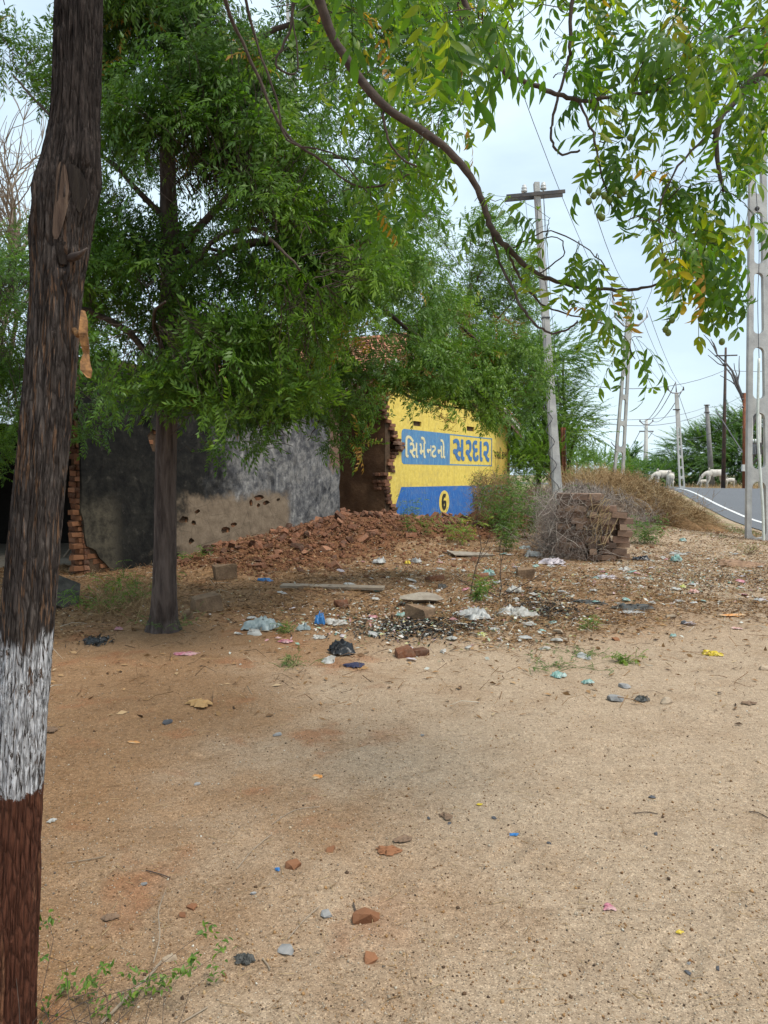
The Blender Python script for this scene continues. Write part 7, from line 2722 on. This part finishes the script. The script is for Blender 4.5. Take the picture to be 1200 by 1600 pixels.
# stones, slabs, bricks lying loose
STN = [
    ('grey rounded stone in the left middle of the sand', (262, 1130), 18, 'stone_dark'), ('pale grey stone on the sand left of centre', (434, 1149), 17, 'stone_grey'),
    ('small pale stone above the brick stain', (308, 1226), 12, 'stone_grey'), ('round grey stone right of the twigs in the foreground', (511, 1430), 22, 'stone_grey'),
    ('flat pointed grey stone in the lower middle foreground', (447, 1486), 30, 'stone_grey'), ('flat grey stone half buried under the weed', (266, 1500), 26, 'stone_tan'),
    ('small round stone in the left foreground', (225, 1382), 11, 'stone_grey'), ('brown rounded clod in the left foreground', (285, 1431), 18, 'brick_orange'),
    ('brown clod above the round one', (300, 1418), 18, 'brick_orange'), ('small stone by the brick stain', (396, 1397), 12, 'stone_grey'),
    ('red brick piece at the left of the brick stain', (457, 1354), 30, 'brick_orange'), ('orange brick bit right of the brick stain', (517, 1329), 22, 'brick_orange'),
    ('worn red brick fragment sunk in the sand', (572, 1440), 48, 'brick_orange'), ('small red brick crumb below the sunk fragment', (580, 1500), 30, 'brick_orange'),
    ('black pebble left of centre foreground', (670, 1279), 9, 'stone_dark'), ('black pebble right of the bark flake', (702, 1287), 9, 'stone_dark'),
    ('black pebble in the centre of the foreground', (772, 1279), 11, 'stone_dark'), ('shiny black pebble in the right foreground', (1025, 1304), 11, 'stone_dark'),
    ('dark pebble at upper right foreground', (1019, 1247), 12, 'stone_dark'), ('dark pebble right of the blue wrapper', (858, 1319), 9, 'stone_dark'),
    ('black pebble beside a white one at lower right', (1075, 1520), 13, 'stone_dark'), ('dark pebble near the lower right corner', (1122, 1514), 11, 'stone_dark'),
    ('dark oval pebble high in the right foreground', (1019, 1246), 10, 'stone_dark'), ('small white stone in the far right foreground', (1077, 1505), 9, 'stone_grey'),
    ('pale grey slab chip on the sand', (960, 1094), 30, 'stone_grey'), ('white stone near the slab chip', (976, 1074), 22, 'stone_grey'),
    ('grey flat stone right of the slab chip', (1040, 1098), 28, 'stone_tan'), ('tan stone below the burnt patch', (872, 990), 20, 'stone_tan'),
    ('dark clod on the right strip', (1048, 965), 16, 'stone_tan'), ('dark stone right of the clod', (1070, 975), 16, 'stone_dark'),
    ('small red clod in the right strip', (962, 1000), 14, 'brick_orange'), ('brown stone at the right picture edge', (1195, 1046), 20, 'stone_tan'),
    ('pale stone below the black bag', (660, 1150), 8, 'stone_grey'),
]
for i, (lab, px_, w_, mt) in enumerate(STN):
    p = G(*px_)
    s_ = w_ * p.y / 1200 / 2
    me = chunk_mesh(900 + i, (s_, s_ * R0.uniform(.6, .9), s_ * R0.uniform(.35, .6)), 20, M[mt])
    for f in me.polygons: f.use_smooth = False
    o = link('stone', me, loc=(p.x, p.y, p.z + s_ * .18), rot=(0, 0, R0.uniform(0, 6)))
    tag(o, lab, 'stone' if 'brick' not in mt else ('brick piece' if 'brick' in lab else 'clod'), None, 'thing')

BR = [('brown brick block standing among litter below the concrete pole', (820, 905), 26, 17), ('square brown brick piece below the flat concrete chunk', (656, 968), 40, 20),
      ('half brick lying at the near edge of the burnt patch', (631, 1028), 28, 12), ('second half brick right of the first at the near edge', (654, 1026), 28, 13),
      ('reddish half brick beside a dark bag left of centre', (532, 950), 20, 12), ('red brick piece left of the thorn bush', (753, 906), 20, 9),
      ('tan brick block leaning before the neem trunk at right', (320, 955), 40, 24), ('tan brick block behind the leaning one', (350, 905), 32, 22),
      ('flat brown brick at the right of the thin slab', (680, 908), 26, 8), ('weathered brick lying left of the brick block by the trunk', (291, 968), 16, 12)]
for i, (lab, px_, w_, h__) in enumerate(BR):
    p = G(*px_)
    k_ = p.y / 1200
    me = brick_mesh(1000 + i, w_ * k_, w_ * k_ * .6, h__ * k_ * 1.1, .022, 1.6, mat=M['block_tan'] if i in (0, 1, 6, 7, 9) else M['brick'])
    o = link('loose_brick', me, loc=(p.x, p.y + .04, p.z + h__ * k_ * .42), rot=(R0.uniform(-.15, .15), R0.uniform(-.12, .12), R0.uniform(-.7, .7)))
    tag(o, lab, 'brick', None, 'thing')
p = G(660, 944)
o = link('concrete_chunk', chunk_mesh(77, (.27, .17, .06), 20, M['concrete_slab']), loc=(p.x, p.y + .1, p.z + .05), rot=(.05, 0, .1)); tag(o, 'flat tan concrete chunk in the centre of the rubbish strip', 'concrete chunk', None, 'thing')
p = G(735, 868)
o = link('concrete_slab', brick_mesh(78, .75, .45, .06, .02, 1, mat=M['concrete_slab']), loc=(p.x, p.y, p.z + .03), rot=(0, .05, .2)); tag(o, 'pale thin broken slab below the blue painted band', 'slab', None, 'thing')
p = G(103, 945)
o = link('concrete_slab', brick_mesh(79, .30, .07, .50, .02, 1, mat=simple('grey_slab', (.085, .075, .062), (.04, .036, .03), 10, .95, .1)), loc=(p.x, p.y, p.z + .10), rot=(-.9, .5, .6)); tag(o, 'dark grey slab leaning at the edge of the shed floor', 'slab', None, 'thing')
a_, b_ = G(440, 922), G(600, 926)
mb = MB()
mid = (a_ + b_) / 2 + Vector((0, 0, .06)); dlt = b_ - a_
mb.box(mid, (dlt.length, .16, .03), Matrix.Rotation(math.atan2(dlt.y, dlt.x), 3, 'Z') @ Matrix.Rotation(.06, 3, 'X'))
o = link('wooden_plank', mb.mesh('wooden_plank', M['wood_grey'])); tag(o, 'long weathered wooden plank lying in front of the rubble', 'plank', None, 'thing')
# loose sticks
ST_ = [('long pale bare stick crossing the weed in the lower left', [(158, 1602), (200, 1560), (235, 1525), (252, 1505)], .0035, 'straw_stick'), ('pale bent stalk standing up behind the long stick', [(240, 1522), (250, 1480), (248, 1440), (258, 1410)], .002, ''),
       ('thin straw lying left of the brick stain', [(370, 1360), (395, 1330), (425, 1305)], .0016, ''), ('short black twig above the grey stone', [(552, 1414), (556, 1428), (553, 1436)], .003, 'dark'),
       ('dark curved twig in the right foreground', [(990, 1273), (1010, 1271), (1028, 1274)], .002, 'dark'), ('twig at the right edge of the foreground', [(1170, 1270), (1185, 1272), (1200, 1280)], .0025, 'dark'),
       ('dark twig on the left foreground soil', [(228, 1362), (250, 1368), (266, 1374)], .0022, 'dark'), ('pale twig on the left foreground soil', [(105, 1350), (140, 1345), (165, 1340)], .002, ''),
       ('straw lying beside the grey pointed stone', [(410, 1500), (418, 1510), (422, 1518)], .0022, ''), ('slanting straw at the bottom of the foreground', [(285, 1600), (305, 1588), (325, 1576)], .002, ''),
       ('long thin straw in the middle foreground', [(450, 1470), (475, 1440), (500, 1418)], .0016, ''), ('pale curved straw near the centre of the sand', [(500, 1262), (460, 1268), (425, 1290)], .0016, '')]
for lab, pts, r_, kd in ST_:
    pp = [G(x, y) + Vector((0, 0, .006 + (.03 if 'standing' in lab else 0))) for x, y in pts]
    mb = MB(); mb.tube(dens(pp, 4), r_, 5)
    o = link('stick', mb.mesh('stick', M['twig'] if kd == 'dark' else M['wood_grey'])); tag(o, lab, 'stick', None, 'thing')
# dead thorn bush with black stems in the litter
p = G(780, 935)
bare_tree('thorn_bush', 'bare black-stemmed thorn bush in the burnt litter', tuple(p), [(tuple(p), tuple(p + Vector((-.05, 0, .45)))), (tuple(p), tuple(p + Vector((.35, 0, .30)))), (tuple(p), tuple(p + Vector((-.25, .1, .28)))), (tuple(p + Vector((-.35, 0, 0))), tuple(p + Vector((-.37, 0, .62))))], .008, 15, 2, M['twig'], .6, 3)['category'] = 'bush'
